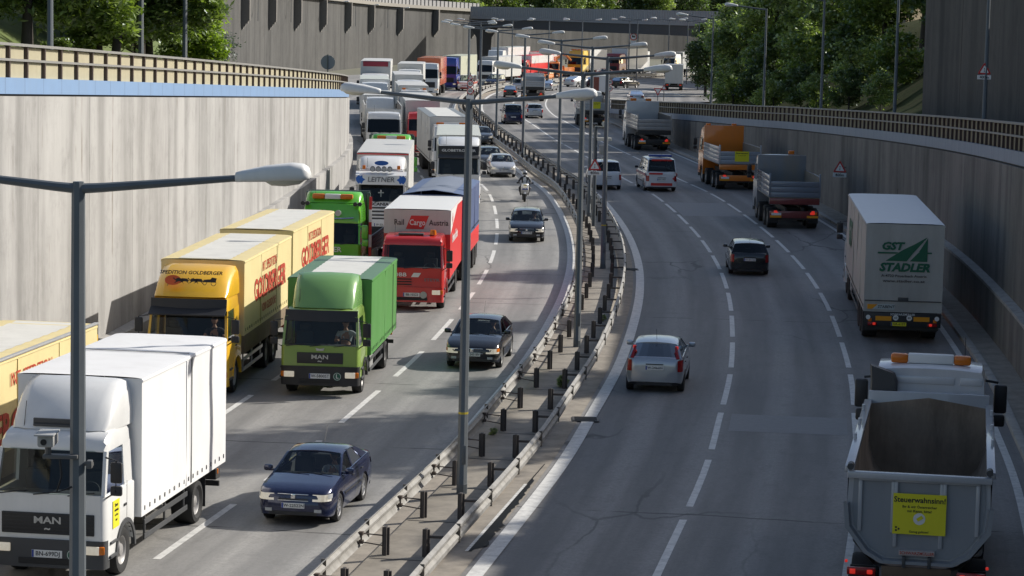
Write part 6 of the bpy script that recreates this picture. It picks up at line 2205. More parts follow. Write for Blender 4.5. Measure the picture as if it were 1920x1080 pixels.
cargo(t, -2.5, -17, 1.1, 4.05, 2.6, P_GREYBOX, P_ROOFC, mat('grey roof edge', (.2, .22, .23), .5), tarp=True)
side_text(t, 1, -5, 3.0, 'TRANS', .7, T_WHITE, 1, .01, .8, 0, 1.31)
chassis(t, -2.0, -17, [-4.2, -12, -13.3, -14.6], 2.5, .95)
p, rz = lane_pose(192, -7.5, -1)
t = thing('box_lorry', 'red cabbed lorry with grey box, third in the middle lane queue', 'lorry', p, rz, G_TR)
cab(t, P_RED, 2.5, 2.2, .5, 1.95, 2.8, 3.3, 1.4, .5, .25, P_RED, (.9, 1.5, .7), M_PLASTIC, detail=False)
cargo(t, -2.5, -20, 1.1, 4.1, 2.6, P_GREYBOX, None, P_GREYBOX, tarp=True)
chassis(t, -2.0, -20, [-4.2, -15, -16.3], 2.5, .95)


def far_lorry(lb, y, off, cabm, boxm, cabh=3.4, boxh=4.0, L=15, W=2.5, roofm=None, wind=M_GLASS_D, gap=2.5, edge=None, dyaw=0, box=True, beacons=None, sc=1.0):
    p, rz = lane_pose(y, off, -1, dyaw)
    t = thing('box_lorry', lb, 'lorry', p, rz, G_TR, sc)
    cab(t, cabm, W - .05, 2.2, .5, 1.9, 2.7 if cabh < 3.2 else 2.85, cabh, 1.4, .5, .25, cabm, (.9, 1.5, .7), M_PLASTIC, detail=False, glass=wind, beacons=beacons)
    if box: cargo(t, -gap, -L, 1.1, boxh, W + .05, boxm, roofm, edge or boxm, tarp=False)
    chassis(t, -2.0, -L, [-4.2, -L + 3, -L + 1.7], 2.5, .95, mud=False)
    return t
far_lorry('white lorry partly hidden behind the grey tipper in the slow lane', 208, -10.3, P_WHITE, P_GREYBOX, 3.8, 3.9, 14)
far_lorry('white lorry just before the grey box lorry with the red board', 236, -10.2, P_WHITE, P_WHITE, 3.8, 4.0, 15, sc=1.08)
far_lorry('white lorry with a plain grey box, between two white ones in the middle lane', 250, -6.7, P_WHITE, P_GREYBOX, 3.6, 4.0, 14, sc=1.1)
tt = far_lorry('grey box lorry with red roof board, last of the slow lane before the bend', 276, -10.0, P_WHITE, P_GREYBOX, 3.2, 4.3, 14, 2.7, sc=1.18)
k = MB(); k.box(0, -2.48, 4.05, 2.3, .03, .45); k.build('name_board', mat('dull red board', (.3, .03, .05), .5), tt)
far_lorry('white lorry with lamps on its roof, fourth in the middle lane', 224, -6.9, P_WHITE, P_GREYBOX, 3.7, 4.0, 14, sc=1.05, beacons=((-1.0, -.7), (.7, 1.0)))
far_lorry('white lorry with a blue tinted cab front, fifth in the middle lane', 288, -6.5, P_WHITE, P_GREYBOX, 3.5, 4.0, 13, sc=1.14)
far_lorry('white cabbed lorry carrying an orange container in the far queue', 318, -6.0, P_WHITE, P_ORANGE, 3.5, 4.0, 13, sc=1.15)
far_lorry('royal blue lorry with dark lower front and tan trailer on the bend', 341, -6.0, P_BLUE, mat('greenish tan panel', (.42, .43, .33), .5, noise_amt=.15), 3.9, 4.05, 15, sc=1.1)
far_lorry('white cabbed lorry with long pale grey trailer right of the royal blue lorry', 363, -6.6, P_WHITE, P_GREYBOX, 3.5, 4.0, 15)
far_lorry('big white high roofed lorry farthest back against the grey wall', 386, -11.4, P_WHITE, P_WHITE, 4.3, 4.7, 15, sc=1.06)
tt = far_lorry('red lorry with red and white trailer left of the orange vehicles', 383, -6.8, P_RED, P_REDBOX, 3.3, 3.9, 17)
k = MB(); k.box(-1.285, -9.7, 3.3, .02, 14, 1.15); k.box(1.285, -9.7, 3.3, .02, 14, 1.15); k.box(0, -2.49, 3.3, 2.5, .02, 1.15); k.build('white_panel', P_WHITE, tt)
tt = far_lorry('second red and white lorry just behind the first red one', 398, -9.6, P_RED, P_REDBOX, 3.0, 4.2, 10)
k = MB(); k.box(-1.285, -6.3, 3.6, .02, 7.4, 1.15); k.box(1.285, -6.3, 3.6, .02, 7.4, 1.15); k.box(0, -2.49, 3.6, 2.5, .02, 1.15); k.build('white_panel', P_WHITE, tt)
far_lorry('yellow cabbed lorry with white trailer in the far queue', 409.5, -7.2, paint('deep yellow', (.7, .45, .02), .35), P_WHITE, 3.9, 4.0, 9, sc=1.12, beacons=((-.9, .0), (.0, .9)))
far_lorry('dark red lorry with white and green panelled box near the right end', 421.5, -7.0, paint('dark red', (.3, .03, .03), .4), P_WHITE, 3.3, 4.0, 9, sc=1.15)
far_lorry('white lorry with pale blue cab front right of the dark red lorry', 427.5, -10.0, paint('pale blue', (.45, .52, .62), .4), P_WHITE, 3.7, 4.0, 9)
far_lorry('white lorry with dark windscreen at the right end of the far queue', 437, -7.0, P_WHITE, P_GREYBOX, 3.6, 3.9, 8)
# orange road works truck with a folded crane
p, rz = lane_pose(396, -5.4, -1)
t = thing('crane_lorry', 'orange road works lorry with a folded crane in the far queue', 'lorry', p, rz, G_TR)
cab(t, paint('works orange', (.65, .18, .01), .4), 2.45, 2.0, .5, 1.7, 2.5, 2.8, 1.4, .5, .25, None, (.9, 1.4, .7), M_PLASTIC, detail=False, glass=M_GLASS_D, beacons=((-.8, -.4), (.4, .8)))
open_bed(t, -2.9, -8.5, 1.2, 1.9, 2.5, paint('works orange', (0, 0, 0)), M_CHASSIS)
k = MB(); k.tube([(0, -2.5, 1.2), (0, -2.5, 3.3), (-1.0, -3.5, 4.0), (-1.0, -7, 3.0)], .2, 8); k.tube([(.9, -2.5, 1.0), (.6, -3.2, 3.4), (.6, -6.5, 3.6)], .16, 8); k.build('crane', paint('works orange', (0, 0, 0)), t)
chassis(t, -2.0, -8.5, [-6.8], 2.5, .95, mud=False)

# cars of the fast lane
P_NAVY = paint('dark blue metallic', (.012, .018, .06), .22, .35, .1)
P_BLK = paint('black paint', (.008, .008, .010), .18, .1, .04)
P_ANTH = paint('anthracite metallic', (.016, .017, .02), .2, .3, .05)
P_SILV = paint('silver metallic', (.40, .42, .45), .28, .6, .1)
P_DGREY = paint('dark grey metallic', (.07, .075, .085), .28, .5, .1)
P_SILVB = paint('pale silver', (.52, .53, .55), .3, .4, .1)
p, rz = pose(549, 988, -1)
oct_, st = car('dark blue saloon with lit headlamps, nearest car in the fast lane', 'saloon', P_NAVY, p, rz, G_CAR, 'saloon car', 'saloon_car', ('W-22522N', ''), None)
def seat(root, st, lb, shirt, elbow=False, sc=1.0):
    d = bpy.data.objects
    off = Vector((-.36, -(st['tB'] + .02), .42))
    rz_ = root.rotation_euler.z
    w = Matrix.Rotation(rz_, 3, 'Z') @ (off * root.scale.x) + root.location
    return driver('person', lb, w, rz_, shirt, elbow, sc)
seat(oct_, st, 'driver in a pale shirt behind the wheel of the dark blue saloon', M_SHIRT)
p, rz = pose(884, 694, -1)
c, st = car('anthracite hatchback partly hidden by the second lamp post', 'fast', P_ANTH, p, rz, G_CAR, 'hatchback', 'hatchback_car', ('W-24318V', ''), None, scale=1.05, rims=M_ALU)
seat(c, st, 'driver in dark clothes in the anthracite hatchback', M_SHIRTD)
p, rz = pose(987, 455, -1)
c, st = car('black saloon driving behind the anthracite hatchback, ahead of the motorcyclist', 'estate', P_BLK, p, rz, G_CAR, 'car', 'estate_car', ('W-81274K', ''), None, scale=1.0)
seat(c, st, 'driver in a pale shirt in the black car before the motorcyclist', M_SHIRT)
p, rz = pose(944, 333, -1)
c, st = car('silver hatchback following the motorcyclist in the fast lane', 'hatch', P_SILVB, p, rz, G_CAR, 'hatchback', 'hatchback_car', ('W-5521TZ', ''), None)
seat(c, st, 'driver in a pale shirt in the silver hatchback behind the motorcyclist', M_SHIRT)
p, rz = pose(921, 318, -1)
car('dark grey estate half hidden behind the silver hatchback in the fast lane', 'estate', P_DGREY, p, rz, G_CAR, 'estate car', 'estate_car', ('', ''), None, lit=False)
p, rz = pose(906, 272, -1)
car('grey car with one bright headlamp beside the fence, behind the dark grey estate', 'saloon', P_DGREY, p, rz, G_CAR, 'car', 'saloon_car', ('', ''), None)
p, rz = lane_pose(338, -3.1, -1)
c, st = car('white and orange ambulance van approaching round the far bend', 'van', P_WHITE, p, rz, G_CAR, 'ambulance', 'ambulance_van', ('', ''), paint('orange red', (.55, .07, .02), .4), scale=1.08)
k = MB(); k.box(0, .02, .98, 1.8, .02, .12); k.box(.95, -2.4, 1.0, .02, 4.3, .25); k.box(-.95, -2.4, 1.0, .02, 4.3, .25); k.build('stripe', paint('orange red', (0, 0, 0)), c)
p, rz = lane_pose(354, -3.0, -1)
car('dark blue people carrier following the ambulance on the far bend', 'mpv', P_NAVY, p, rz, G_CAR, 'people carrier', 'people_carrier', ('', ''), None, scale=1.05)
p, rz = lane_pose(386, -4.2, -1)
c, st = car('orange pick up van of the road works crew on the far bend', 'van', paint('works orange', (0, 0, 0)), p, rz, G_CAR, 'van', 'works_van', ('', ''), None, lit=False)
p, rz = lane_pose(411, -3.6, -1)
car('bright red low car in the far fast lane below the yellow lorry', 'saloon', P_RED, p, rz, G_CAR, 'car', 'saloon_car', ('', ''), None, lit=False, scale=1.1)
p, rz = lane_pose(428, -3.2, -1)
car('white delivery van with dark windows in the far fast lane', 'van', P_WHITE, p, rz, G_CAR, 'van', 'delivery_van', ('', ''), paint('teal', (.05, .2, .25), .5), lit=False)
p, rz = lane_pose(440, -3.2, -1)
car('silver car at the right end of the far fast lane', 'saloon', P_SILVB, p, rz, G_CAR, 'car', 'saloon_car', ('', ''), None, lit=False)
# lorry drivers
def truck_driver(root, lb, z, shirt, elbow):
    w = Matrix.Rotation(root.rotation_euler.z, 3, 'Z') @ Vector((-.62, -1.0, z)) + root.location
    driver('person', lb, w, root.rotation_euler.z, shirt, elbow)
truck_driver(green_lorry, 'driver in a white shirt leaning an elbow out of the green lorry', 1.28, M_SHIRT, True)
truck_driver(yellow_lorry, 'driver in a dark shirt in the orange yellow cab', 1.38, M_SHIRTD, True)

# ------------------------------------------------------------------ motorcyclist
p, rz = pose(984, 379, -1)
m_ = thing('motorcycle', 'white and blue sports motorcycle ridden in the fast lane', 'motorcycle', p, rz)
M_MCW = paint('motorcycle white', (.7, .7, .7), .25); M_MCB = paint('motorcycle blue', (.02, .05, .3), .25); M_MCY = paint('motorcycle yellow', (.7, .5, .03), .3)
wheel(m_, -.32, 0, .31, .13); wheel(m_, -1.75, 0, .32, .17)
k = MB()
k.loft([[Vector((x * w_, y, z)) for x, z in ((-1, z0), (-.8, z1), (0, z1 + .03), (.8, z1), (1, z0), (0, z0 - .08))] for y, w_, z0, z1 in ((.02, .06, .86, .95), (-.08, .19, .78, 1.05), (-.3, .25, .62, 1.1), (-.62, .22, .48, .95), (-.95, .17, .42, .8))], True, True)
k.build('fairing', M_MCW, m_, smooth=50)
k = MB(); k.loft([[Vector((x * w_, y, z)) for x, z in ((-1, z0), (0, z1), (1, z0))] for y, w_, z0, z1 in ((-.12, .16, 1.05, 1.10), (-.32, .18, 1.12, 1.30))], False); k.build('screen', M_GLASS, m_, smooth=60)
k = MB(); k.box(0, .01, .90, .2, .05, .1, .02); k.build('headlight', M_LENS, m_)
k = MB(); k.box(0, -.05, .76, .34, .1, .08, .03); k.build('nose_stripe', M_MCB, m_)
k = MB(); k.box(0, .0, 1.0, .2, .05, .06, .02); k.build('brow', M_MCY, m_)
k = MB(); k.loft([[Vector((x * w_, y, z)) for x, z in ((-1, z0), (-.7, z1), (.7, z1), (1, z0))] for y, w_, z0, z1 in ((-.6, .16, .78, 1.0), (-.9, .15, .76, .92), (-1.3, .16, .76, .86), (-1.85, .09, .86, .96))], True, True); k.build('tank_seat', M_MCB, m_, smooth=50)
k = MB()
for s in (-1, 1):
    k.tube([(s * .1, -.32, .31), (s * .1, -.45, .95)], .025, 8); k.tube([(s * .1, -1.75, .32), (s * .09, -1.1, .5)], .035, 8); k.tube([(0, -.47, 1.0), (s * .33, -.56, 1.02)], .016, 6)
k.box(0, -.95, .48, .3, .6, .35, .06); k.build('frame', M_CHASSIS, m_)
for s in (-1, 1):
    k = MB(); k.tube([(s * .25, -.2, 1.02), (s * .40, -.16, 1.10)], .012, 6); k.box(s * .43, -.16, 1.12, .14, .04, .09, .02); k.build('mirror', M_PLASTIC, m_)
k = MB(); k.loft([[Vector((x, -.32 + math.sin(a) * .345, .31 + math.cos(a) * .345)) for x in (-.08, 0, .08)] for a in [R(-60 + 15 * q) for q in range(9)]], False); k.build('mudguard', M_MCW, m_, smooth=60)
r_ = thing('person', 'motorcycle rider in dark jacket, pale shirt and grey helmet', 'person', p, rz)
J = [((0, -1.08, .92), (.16, .13)), ((0, -.98, 1.14), (.16, .12)), ((0, -.88, 1.34), (.18, .12)), ((0, -.84, 1.46), .06), ((0, -.82, 1.54), .055),
     ((-.21, -.84, 1.36), .075), ((-.36, -.74, 1.16), .055), ((-.32, -.56, 1.04), .036), ((.21, -.84, 1.36), .075), ((.36, -.74, 1.16), .055), ((.32, -.56, 1.04), .036),
     ((-.13, -1.0, .88), .10), ((-.30, -.62, .80), .08), ((-.22, -.95, .42), .055), ((-.22, -.78, .36), .045), ((.13, -1.0, .88), .10), ((.30, -.62, .80), .08), ((.22, -.95, .42), .055), ((.22, -.78, .36), .045)]
Ed = [(0, 1), (1, 2), (2, 3), (3, 4), (2, 5), (5, 6), (6, 7), (2, 8), (8, 9), (9, 10), (0, 11), (11, 12), (12, 13), (13, 14), (0, 15), (15, 16), (16, 17), (17, 18)]
for hi, h, s in ((7, J[7][0], 1), (10, J[10][0], -1)):
    for f in range(4):
        b = len(J); J.append(((h[0] + s * (.015 * f - .03), h[1] + .04, h[2] + .012), .011)); J.append(((h[0] + s * (.015 * f - .03), h[1] + .055, h[2] - .03), .009)); Ed += [(hi, b), (b, b + 1)]
    b = len(J); J.append(((h[0] + s * .05, h[1] + .01, h[2] - .01), .011)); Ed.append((hi, b))
skin_body('body', J, Ed, mat('rider leathers', (.025, .025, .03), .6), r_)
k = MB(); k.loft([[Vector((x * w_, y, z)) for x in (-1, 0, 1)] for w_, y, z in ((.07, -.735, 1.42), (.10, -.72, 1.3), (.09, -.80, 1.1))], False); k.build('shirt_front', M_SHIRT, r_, smooth=60)
h = head_obj((0, -.79, 1.64), .125, r_).build('head', M_SKIN, r_, smooth=80)
k = MB(); n = 16
k.loft([[Vector((math.cos(a) * q * .155, -.80 + math.sin(a) * q * .175, 1.64 + zz * .15)) for a in [2 * math.pi * i / n for i in range(n)]] for zz, q in ((-.75, .82), (-.2, 1.0), (.4, .98), (.8, .74), (1.05, .4), (1.12, .02))], True, True)
hm = k.build('helmet', paint('helmet grey', (.32, .32, .33), .25), r_, smooth=70)
k = MB(); k.loft([[Vector((math.sin(a) * .158, -.80 + math.cos(a) * .18, z)) for a in [R(-55 + 11 * i) for i in range(11)]] for z in (1.60, 1.69)], False); k.build('visor', M_PLASTIC, hm, smooth=60)
# ------------------------------------------------------------------ traffic away from the camera
G_R, G_RL = 'cars on the shaded right carriageway', 'lorries on the shaded right carriageway'
p, rz = pose(1226, 737, 1, 3.75 * 1.06, True)
c, st = car('small silver hatchback driving away past the white edge line', 'small', P_SILV, p, rz, G_R, 'hatchback', 'hatchback_car', ('', 'W-24660V'), None, rear=True, scale=1.06, lit=False, rear_glass=M_GLASS_D)
for s in (-1, 1):
    k = MB(); k.box(s * .60, -3.44, 1.27, .09, .05, .09, .02); k.build('brake_light', M_REDLIT, c)
    k = MB(); k.loft([[Vector((s * x, y, z)) for x, y, z in ((.70, -3.67, .98), (.60, -3.68, .98), (.54, -3.47, 1.30), (.60, -3.44, 1.30))], [Vector((s * x, y - .02, z)) for x, y, z in ((.70, -3.67, .98), (.60, -3.68, .98), (.54, -3.47, 1.30), (.60, -3.44, 1.30))]], True, True); k.build('tail_light', M_RED, c, smooth=0)
p, rz = pose(1405, 518, 1, 4.6, True)
c, st = car('black estate car with a pale roof alone in the middle right lane', 'estate', P_BLK, p, rz, G_R, 'estate car', 'estate_car', ('', 'W-8332Z'), None, rear=True, scale=1.0, lit=False, rear_glass=M_GLASS_D, roof_mat=paint('glossy dark roof', (.16, .165, .17), .2, .3))
p, rz = pose(1138, 356, 1, 4.65, True)
car('white people carrier behind the camera mast on the right carriageway', 'mpv', paint('clean white paint', (.62, .64, .68), .3), p, rz, G_R, 'people carrier', 'people_carrier', ('', 'W-2209K'), None, rear=True, lit=False, scale=1.04, rear_glass=M_GLASS_D)
p, rz = pose(1240, 360, 1, 4.9 * 1.08, True)
c, st = car('white ambulance van with red stripes and blue light bar seen from behind', 'van', paint('ambulance white', (.62, .63, .65), .3), p, rz, G_R, 'ambulance', 'ambulance_van', ('', 'BH-14RK'), P_RED, rear=True, scale=1.08, lit=False, rear_glass=M_GLASS_D)
k = MB(); k.box(0, -3.9, 2.05, 1.35, .35, .14, .04); k.build('light_bar', mat('blue lens', (.015, .05, .25), .2), c)
k = MB(); k.box(0, -4.76, 1.84, 1.2, .03, .10); k.box(-.35, -4.925, 1.06, .8, .02, .10); k.build('rear_stripe', P_RED, c, smooth=0)
for s in (-1, 1):
    k = MB(); k.box(s * .955, -2.6, .98, .02, 3.9, .16); k.build('side_stripe', P_RED, c, smooth=0)
k = MB(); k.box(.7, -4.93, .78, .05, .01, .16); k.box(.7, -4.93, .78, .16, .01, .05); k.build('cross_emblem', P_RED, c, smooth=0)


# grey dump truck close to the camera
M_DUMP = paint('worn grey steel', (.40, .41, .43), .5, .0, .45)
M_DUMPIN = mat('scoured rusty bed', (.30, .235, .175), .8, noise_amt=.55, noise_scale=1.2, dirt=(.10, .07, .05), dirt_amt=.85, dirt_scale=.7, bump=.4)
p, rz = pose(1725, 880, 1, 10.9 * 1.04, True, -.02, 3.27)
t = thing('dump_truck', 'grey dump truck with an empty half round body and yellow poster, nearest on the right', 'dump truck', p, rz, G_RL, 1.04)
cab(t, paint('dusty white paint', (.62, .62, .63), .4), 2.45, 2.0, .6, 2.2, 3.1, 3.72, 1.35, .52, .25, M_GREYPL, (1.2, 1.8, .7), M_PLASTIC, plate_txt=None, mirrors=False)
for s in (-1, 1):
    k = MB(); k.tube([(s * 1.15, -.2, 3.25), (s * 1.42, -.1, 3.2)], .03, 6); k.box(s * 1.48, -.12, 2.85, .28, .12, .62, .05); k.box(s * 1.46, -.12, 2.38, .26, .12, .26, .05); k.build('mirror', M_PLASTIC, t)
    k = MB(); k.box(s * .65, -1.55, 3.84, .36, .2, .2, .05); k.build('beacon', M_AMBER, t)
k = MB(); k.box(0, -1.55, 3.85, .95, .2, .2, .03); k.build('beacon_bar', M_PLATE, t)
rw = MB()
for z in (3.45, 3.13, 3.0, 2.78):
    rw.box(-.12, -2.005, z, 1.25, .03, .15, .012); rw.box(.85, -2.005, z, .45, .03, .15, .012)
rw.build('rear_wall_ribs', paint('dusty white paint', (0, 0, 0)), t)
k = MB(); k.loft([[Vector((x, y, z)) for x, y in ((-1.18, -2.02), (-.72, -2.02), (-.66, -2.16), (-.72, -2.3), (-1.18, -2.3), (-1.22, -2.16))] for z in (1.6, 3.45)] + [[Vector((x, y, z)) for x, y, z in ((-1.2, -2.02, 3.75), (-.78, -2.02, 3.62), (-.72, -2.16, 3.6), (-.78, -2.3, 3.62), (-1.2, -2.3, 3.75), (-1.24, -2.16, 3.78))]], True, True)
k.build('air_intake', M_GREYPL, t, smooth=50)
# half round body
yb0, yb1 = -2.75, -10.9
W2 = 1.25
outer = [(-W2, 3.03), (-W2, 2.25), (-1.12, 1.75), (-.75, 1.35), (-.3, 1.24), (.3, 1.24), (.75, 1.35), (1.12, 1.75), (W2, 2.25), (W2, 3.03)]
inner = [(-W2 + .07, 3.03), (-W2 + .07, 2.27), (-1.05, 1.8), (-.71, 1.42), (-.28, 1.31), (.28, 1.31), (.71, 1.42), (1.05, 1.8), (W2 - .07, 2.27), (W2 - .07, 3.03)]
b = MB(); b.loft([[Vector((x, y, z)) for x, z in outer] for y in (yb0, yb1 + .25)], False)
for s in (-1, 1):
    b.box(s * (W2 - .02), (yb0 + yb1) / 2 + .12, 3.05, .16, yb0 - yb1 - .2, .12, .02)
    for y in (-4.2, -6.0, -7.8): b.box(s * (W2 + .015), y, 2.75, .06, .14, .95, .01)
b.box(0, yb0, 2.35, 2.45, .06, 1.9, .01)
b.build('tipper_body', M_DUMP, t, smooth=30)
b = MB(); b.loft([[Vector((x, y, z)) for x, z in inner] for y in (yb0 - .04, yb1 + .2)], False); b.loft([[Vector((x, yb0 - .04, z)) for x, z in inner], [Vector((0, yb0 - .04, 3.2)) for _ in inner]], False)
b.build('bed_lining', M_DUMPIN, t, smooth=40)
def tailpoly(k_, dz=0.0): return [(x * k_, (z - 2.3) * k_ + 2.3 + dz) for x, z in ((-1.22, 3.01), (-1.24, 2.5), (-1.2, 2.08), (-.88, 1.66), (-.6, 1.5), (.6, 1.5), (.88, 1.66), (1.2, 2.08), (1.24, 2.5), (1.22, 3.01))]
b = MB(); b.loft([[Vector((x, y, z)) for x, z in tailpoly(1.0)] for y in (yb1 + .2, yb1 + .05)], True, True); tg = b.build('tailgate', M_DUMP, t, smooth=0)
M_DUMPD = paint('grey steel recess', (.25, .265, .285), .5, 0, .4)
for x0, x1, zb_ in ((-.98, -.48, 2.0), (-.36, .36, 1.75), (.48, .98, 2.0)):           # pressed panels, frames and edge flanges
    f = MB()
    for xa, xb_, za, zc_ in ((x0 - .07, x0, zb_, 2.9), (x1, x1 + .07, zb_, 2.9), (x0 - .07, x1 + .07, 2.9, 2.98)): f.box((xa + xb_) / 2, yb1 + .02, (za + zc_) / 2, xb_ - xa, .08, zc_ - za, .012)
    f.build('tailgate_rib', M_DUMP, tg)
f = MB(); f.loft([[Vector((x, y, z)) for x, z in tailpoly(.93)] for y in (yb1 + .049, yb1 + .03)], True, True)
f.loft([[Vector((x, yb1 + .06, z)) for x, z in tailpoly(1.02)[1:-1]], [Vector((x, yb1 - .10, z)) for x, z in tailpoly(1.05)[1:-1]], [Vector((x, yb1 - .10, z)) for x, z in tailpoly(.985)[1:-1]], [Vector((x, yb1 + .05, z)) for x, z in tailpoly(.96)[1:-1]]], False)
f.build('tailgate_flange', M_DUMPD, tg, smooth=0)
f = MB(); f.box(0, yb1 - .0, 3.0, 2.5, .16, .12, .02); f.build('tailgate_bar', M_DUMP, tg)
for s in (-1, 1):
    f = MB(); f.tube([(s * 1.2, yb1 + .18, 3.14), (s * 1.2, yb1 - .06, 3.14)], .06, 10); f.box(s * .22, yb1 - .05, 1.50, .06, .12, .2, .01); f.build('hinge', M_GREYPL, tg)
ps = poster(tg, 0.02, yb1 - .035, 2.35, .92, .72, (('Steuerwahnsinn!', 0, .25, .135, .02), ('Ihr & wir Österreicher', 0, .13, .065, .01), ('zur Kasse, bitte!', 0, .055, .065, .01), ('Genug gelitten!', 0, -.31, .055, .01)))
k = MB(); k.disc((.02, yb1 - .045, 2.27), (0, -1, 0), .105, 20); k.build('emblem', M_PLATE, ps, smooth=0)
k = MB(); k.box(.03, yb1 - .049, 2.28, .11, .004, .06, 0, Matrix.Rotation(-.6, 3, 'Y')); k.build('emblem_mark', M_YEL, ps, smooth=0)
k = MB()
for a in (0, 2.1, 4.2): k.disc((-.36 + .03 * math.cos(a), yb1 - .045, 2.08 + .03 * math.sin(a)), (0, -1, 0), .02, 8)
k.build('corner_mark', M_INK, ps, smooth=0)
k = MB(); k.box(0, yb1 + .0, 1.66, .62, .14, .09, .01); mp = k.build('maker_plate', mat('faded label', (.45, .40, .38), .6), tg, smooth=0)
rear_text(mp, 0, yb1 - .074, 1.66, 'SCHWARZMÜLLER', .075, T_RED, .01, .95)
b = heap(t, yb0 - .2, yb1 + .6, 1.33, 1.3, mat('brown dirt', (.13, .10, .075), .95, noise_amt=.4, noise_scale=4, bump=.8), .16)
chassis(t, -2.0, -10.9, [-3.3, -8.2, -9.6], 2.5, 1.1, True, None, [(1, -4.0, -5.2)], rear_lights=False, r=.52)
for s in (-1, 1):
    k = MB(); k.box(s * .95, -11.0, 1.3, .5, .08, .14, .02); lo = k.build('tail_light', M_RED, t); k = MB(); k.box(s * .80, -11.03, 1.3, .1, .06, .08, .02); k.build('lamp', M_REDLIT, lo)
    k = MB(); k.box(s * 1.10, -11.02, 1.3, .1, .07, .09, .01); k.build('lamp', M_REDLIT, lo)
    k = MB(); k.box(s * 1.22, -10.9, 1.45, .05, .05, .05, .01); k.build('marker_light', M_REDLIT, t)
k = MB(); k.box(0, -10.95, 1.26, 1.2, .06, .3, .01); rb_ = k.build('rear_panel', mat('rusty brown plate', (.12, .08, .05), .7, noise_amt=.3), t)
rear_text(rb_, 0, -10.985, 1.2, 'SCHWARZMÜLLER', .12, T_GREY, .015, .9)

# grey articulated lorry with the green road emblem
P_GST = mat('dirty grey tarpaulin', (.42, .41, .385), .55, noise_amt=.08, noise_scale=1.3, dirt=(.22, .2, .18), dirt_amt=.5, dirt_scale=.8)
T_GRN = mat('dark green lettering', (.012, .105, .055), .55)
Lg, sc = 16.3, 1.06
p, rz = pose(1690, 645, 1, Lg * sc, True)
t = thing('box_lorry', 'grey articulated lorry with green road emblem on its rear doors', 'lorry', p, rz, G_RL, sc)
cab(t, P_WHITE, 2.48, 2.2, .5, 1.95, 2.9, 3.55, 1.4, .5, .22, P_WHITE, None, plate_txt=None)
bx = cargo(t, -2.7, -Lg, 1.05, 3.95, 2.55, P_GST, None, mat('pale ribbed roof', (.62, .63, .66), .4, noise_amt=.08))
yr = -Lg - .016
rear_text(bx, -.42, yr, 3.22, 'GST', .34, T_GRN, .045, 1.15, .22)
rear_text(bx, -.0, yr, 2.52, 'STADLER', .37, T_GRN, .05, 1.08, .22)
k = MB()
for quad in (((-.60, 2.75), (.08, 2.75), (.14, 2.82), (.72, 3.5), (.60, 3.45), (-.1, 3.1)),):
    pass
k.add([Vector((x, yr, z)) for x, z in ((-.62, 2.74), (.07, 2.74), (.26, 3.0), (.66, 3.46), (.72, 3.55), (.30, 3.30), (-.05, 3.12))], (tuple(range(7)),))
k.add([Vector((x, yr, z)) for x, z in ((.17, 2.74), (.74, 2.74), (.74, 3.52), (.44, 3.03))], (tuple(range(4)),))
k.add([Vector((x, yr, z)) for x, z in ((-.88, 2.98), (-.28, 2.98), (-.20, 3.03), (-.88, 3.03))], ((0, 1, 2, 3),))
k.add([Vector((x, yr, z)) for x, z in ((.745, 3.0), (.88, 3.0), (.88, 3.05), (.745, 3.05))], ((0, 1, 2, 3),))
k.build('road_emblem', T_GRN, bx, smooth=0)
k = MB()
for a, c_ in (((.36, 3.12), (.44, 3.03)), ((.50, 3.28), (.55, 3.24)), ((.60, 3.40), (.63, 3.44))):
    k.quad(Vector((a[0], yr - .004, a[1])), Vector((a[0] + .05, yr - .004, a[1])), Vector((c_[0] + .03, yr - .004, c_[1])), Vector((c_[0], yr - .004, c_[1])))
k.build('road_stripe', P_GST, bx, smooth=0)
rear_text(bx, 0, yr, 2.25, 'A-4722 Peuerbach Austria', .115, T_BLACK, .008, 1.2)
rear_text(bx, 0, yr, 2.08, 'www.stadler.co.at', .125, T_BLACK, .008, 1.5)
k = MB(); k.box(0, yr - .0, 1.42, 2.5, .03, .03); k.box(0, yr, 1.48, .34, .04, .12, .01); k.build('lower_seam', M_GREYPL, bx)
k = MB(); k.box(-.72, yr - .01, 1.22, .9, .012, .17); lb_ = k.build('poster', mat('pale sticker', (.45, .5, .5), .5), bx, smooth=0)
k = MB(); k.loft([[Vector((x, y, z)) for x, z in ((-1.16, 1.14), (-1.0, 1.14), (-.82, 1.30), (-1.16, 1.30))] for y in (yr - .018, yr - .022)], True, True); k.build('corner_mark', M_ORREFL, lb_, smooth=0)
rear_text(lb_, -.55, yr - .022, 1.22, 'STABENT', .13, T_BLACK, .015, 1.0, .2)
chassis(t, -2.0, -Lg, [-3.6, -11.9, -13.2, -14.5], 2.5, .95, True, (-5.5, -11), [(-1, -4.6, -5.6)], lit=True)
k = MB(); k.box(0, -Lg - .03, .80, 2.5, .05, .46, .01); rp = k.build('rear_panel', M_PLASTIC, t)
rear_text(rp, 0, -Lg - .06, .98, 'SCHWARZMÜLLER', .10, T_WHITE, .012, .95)
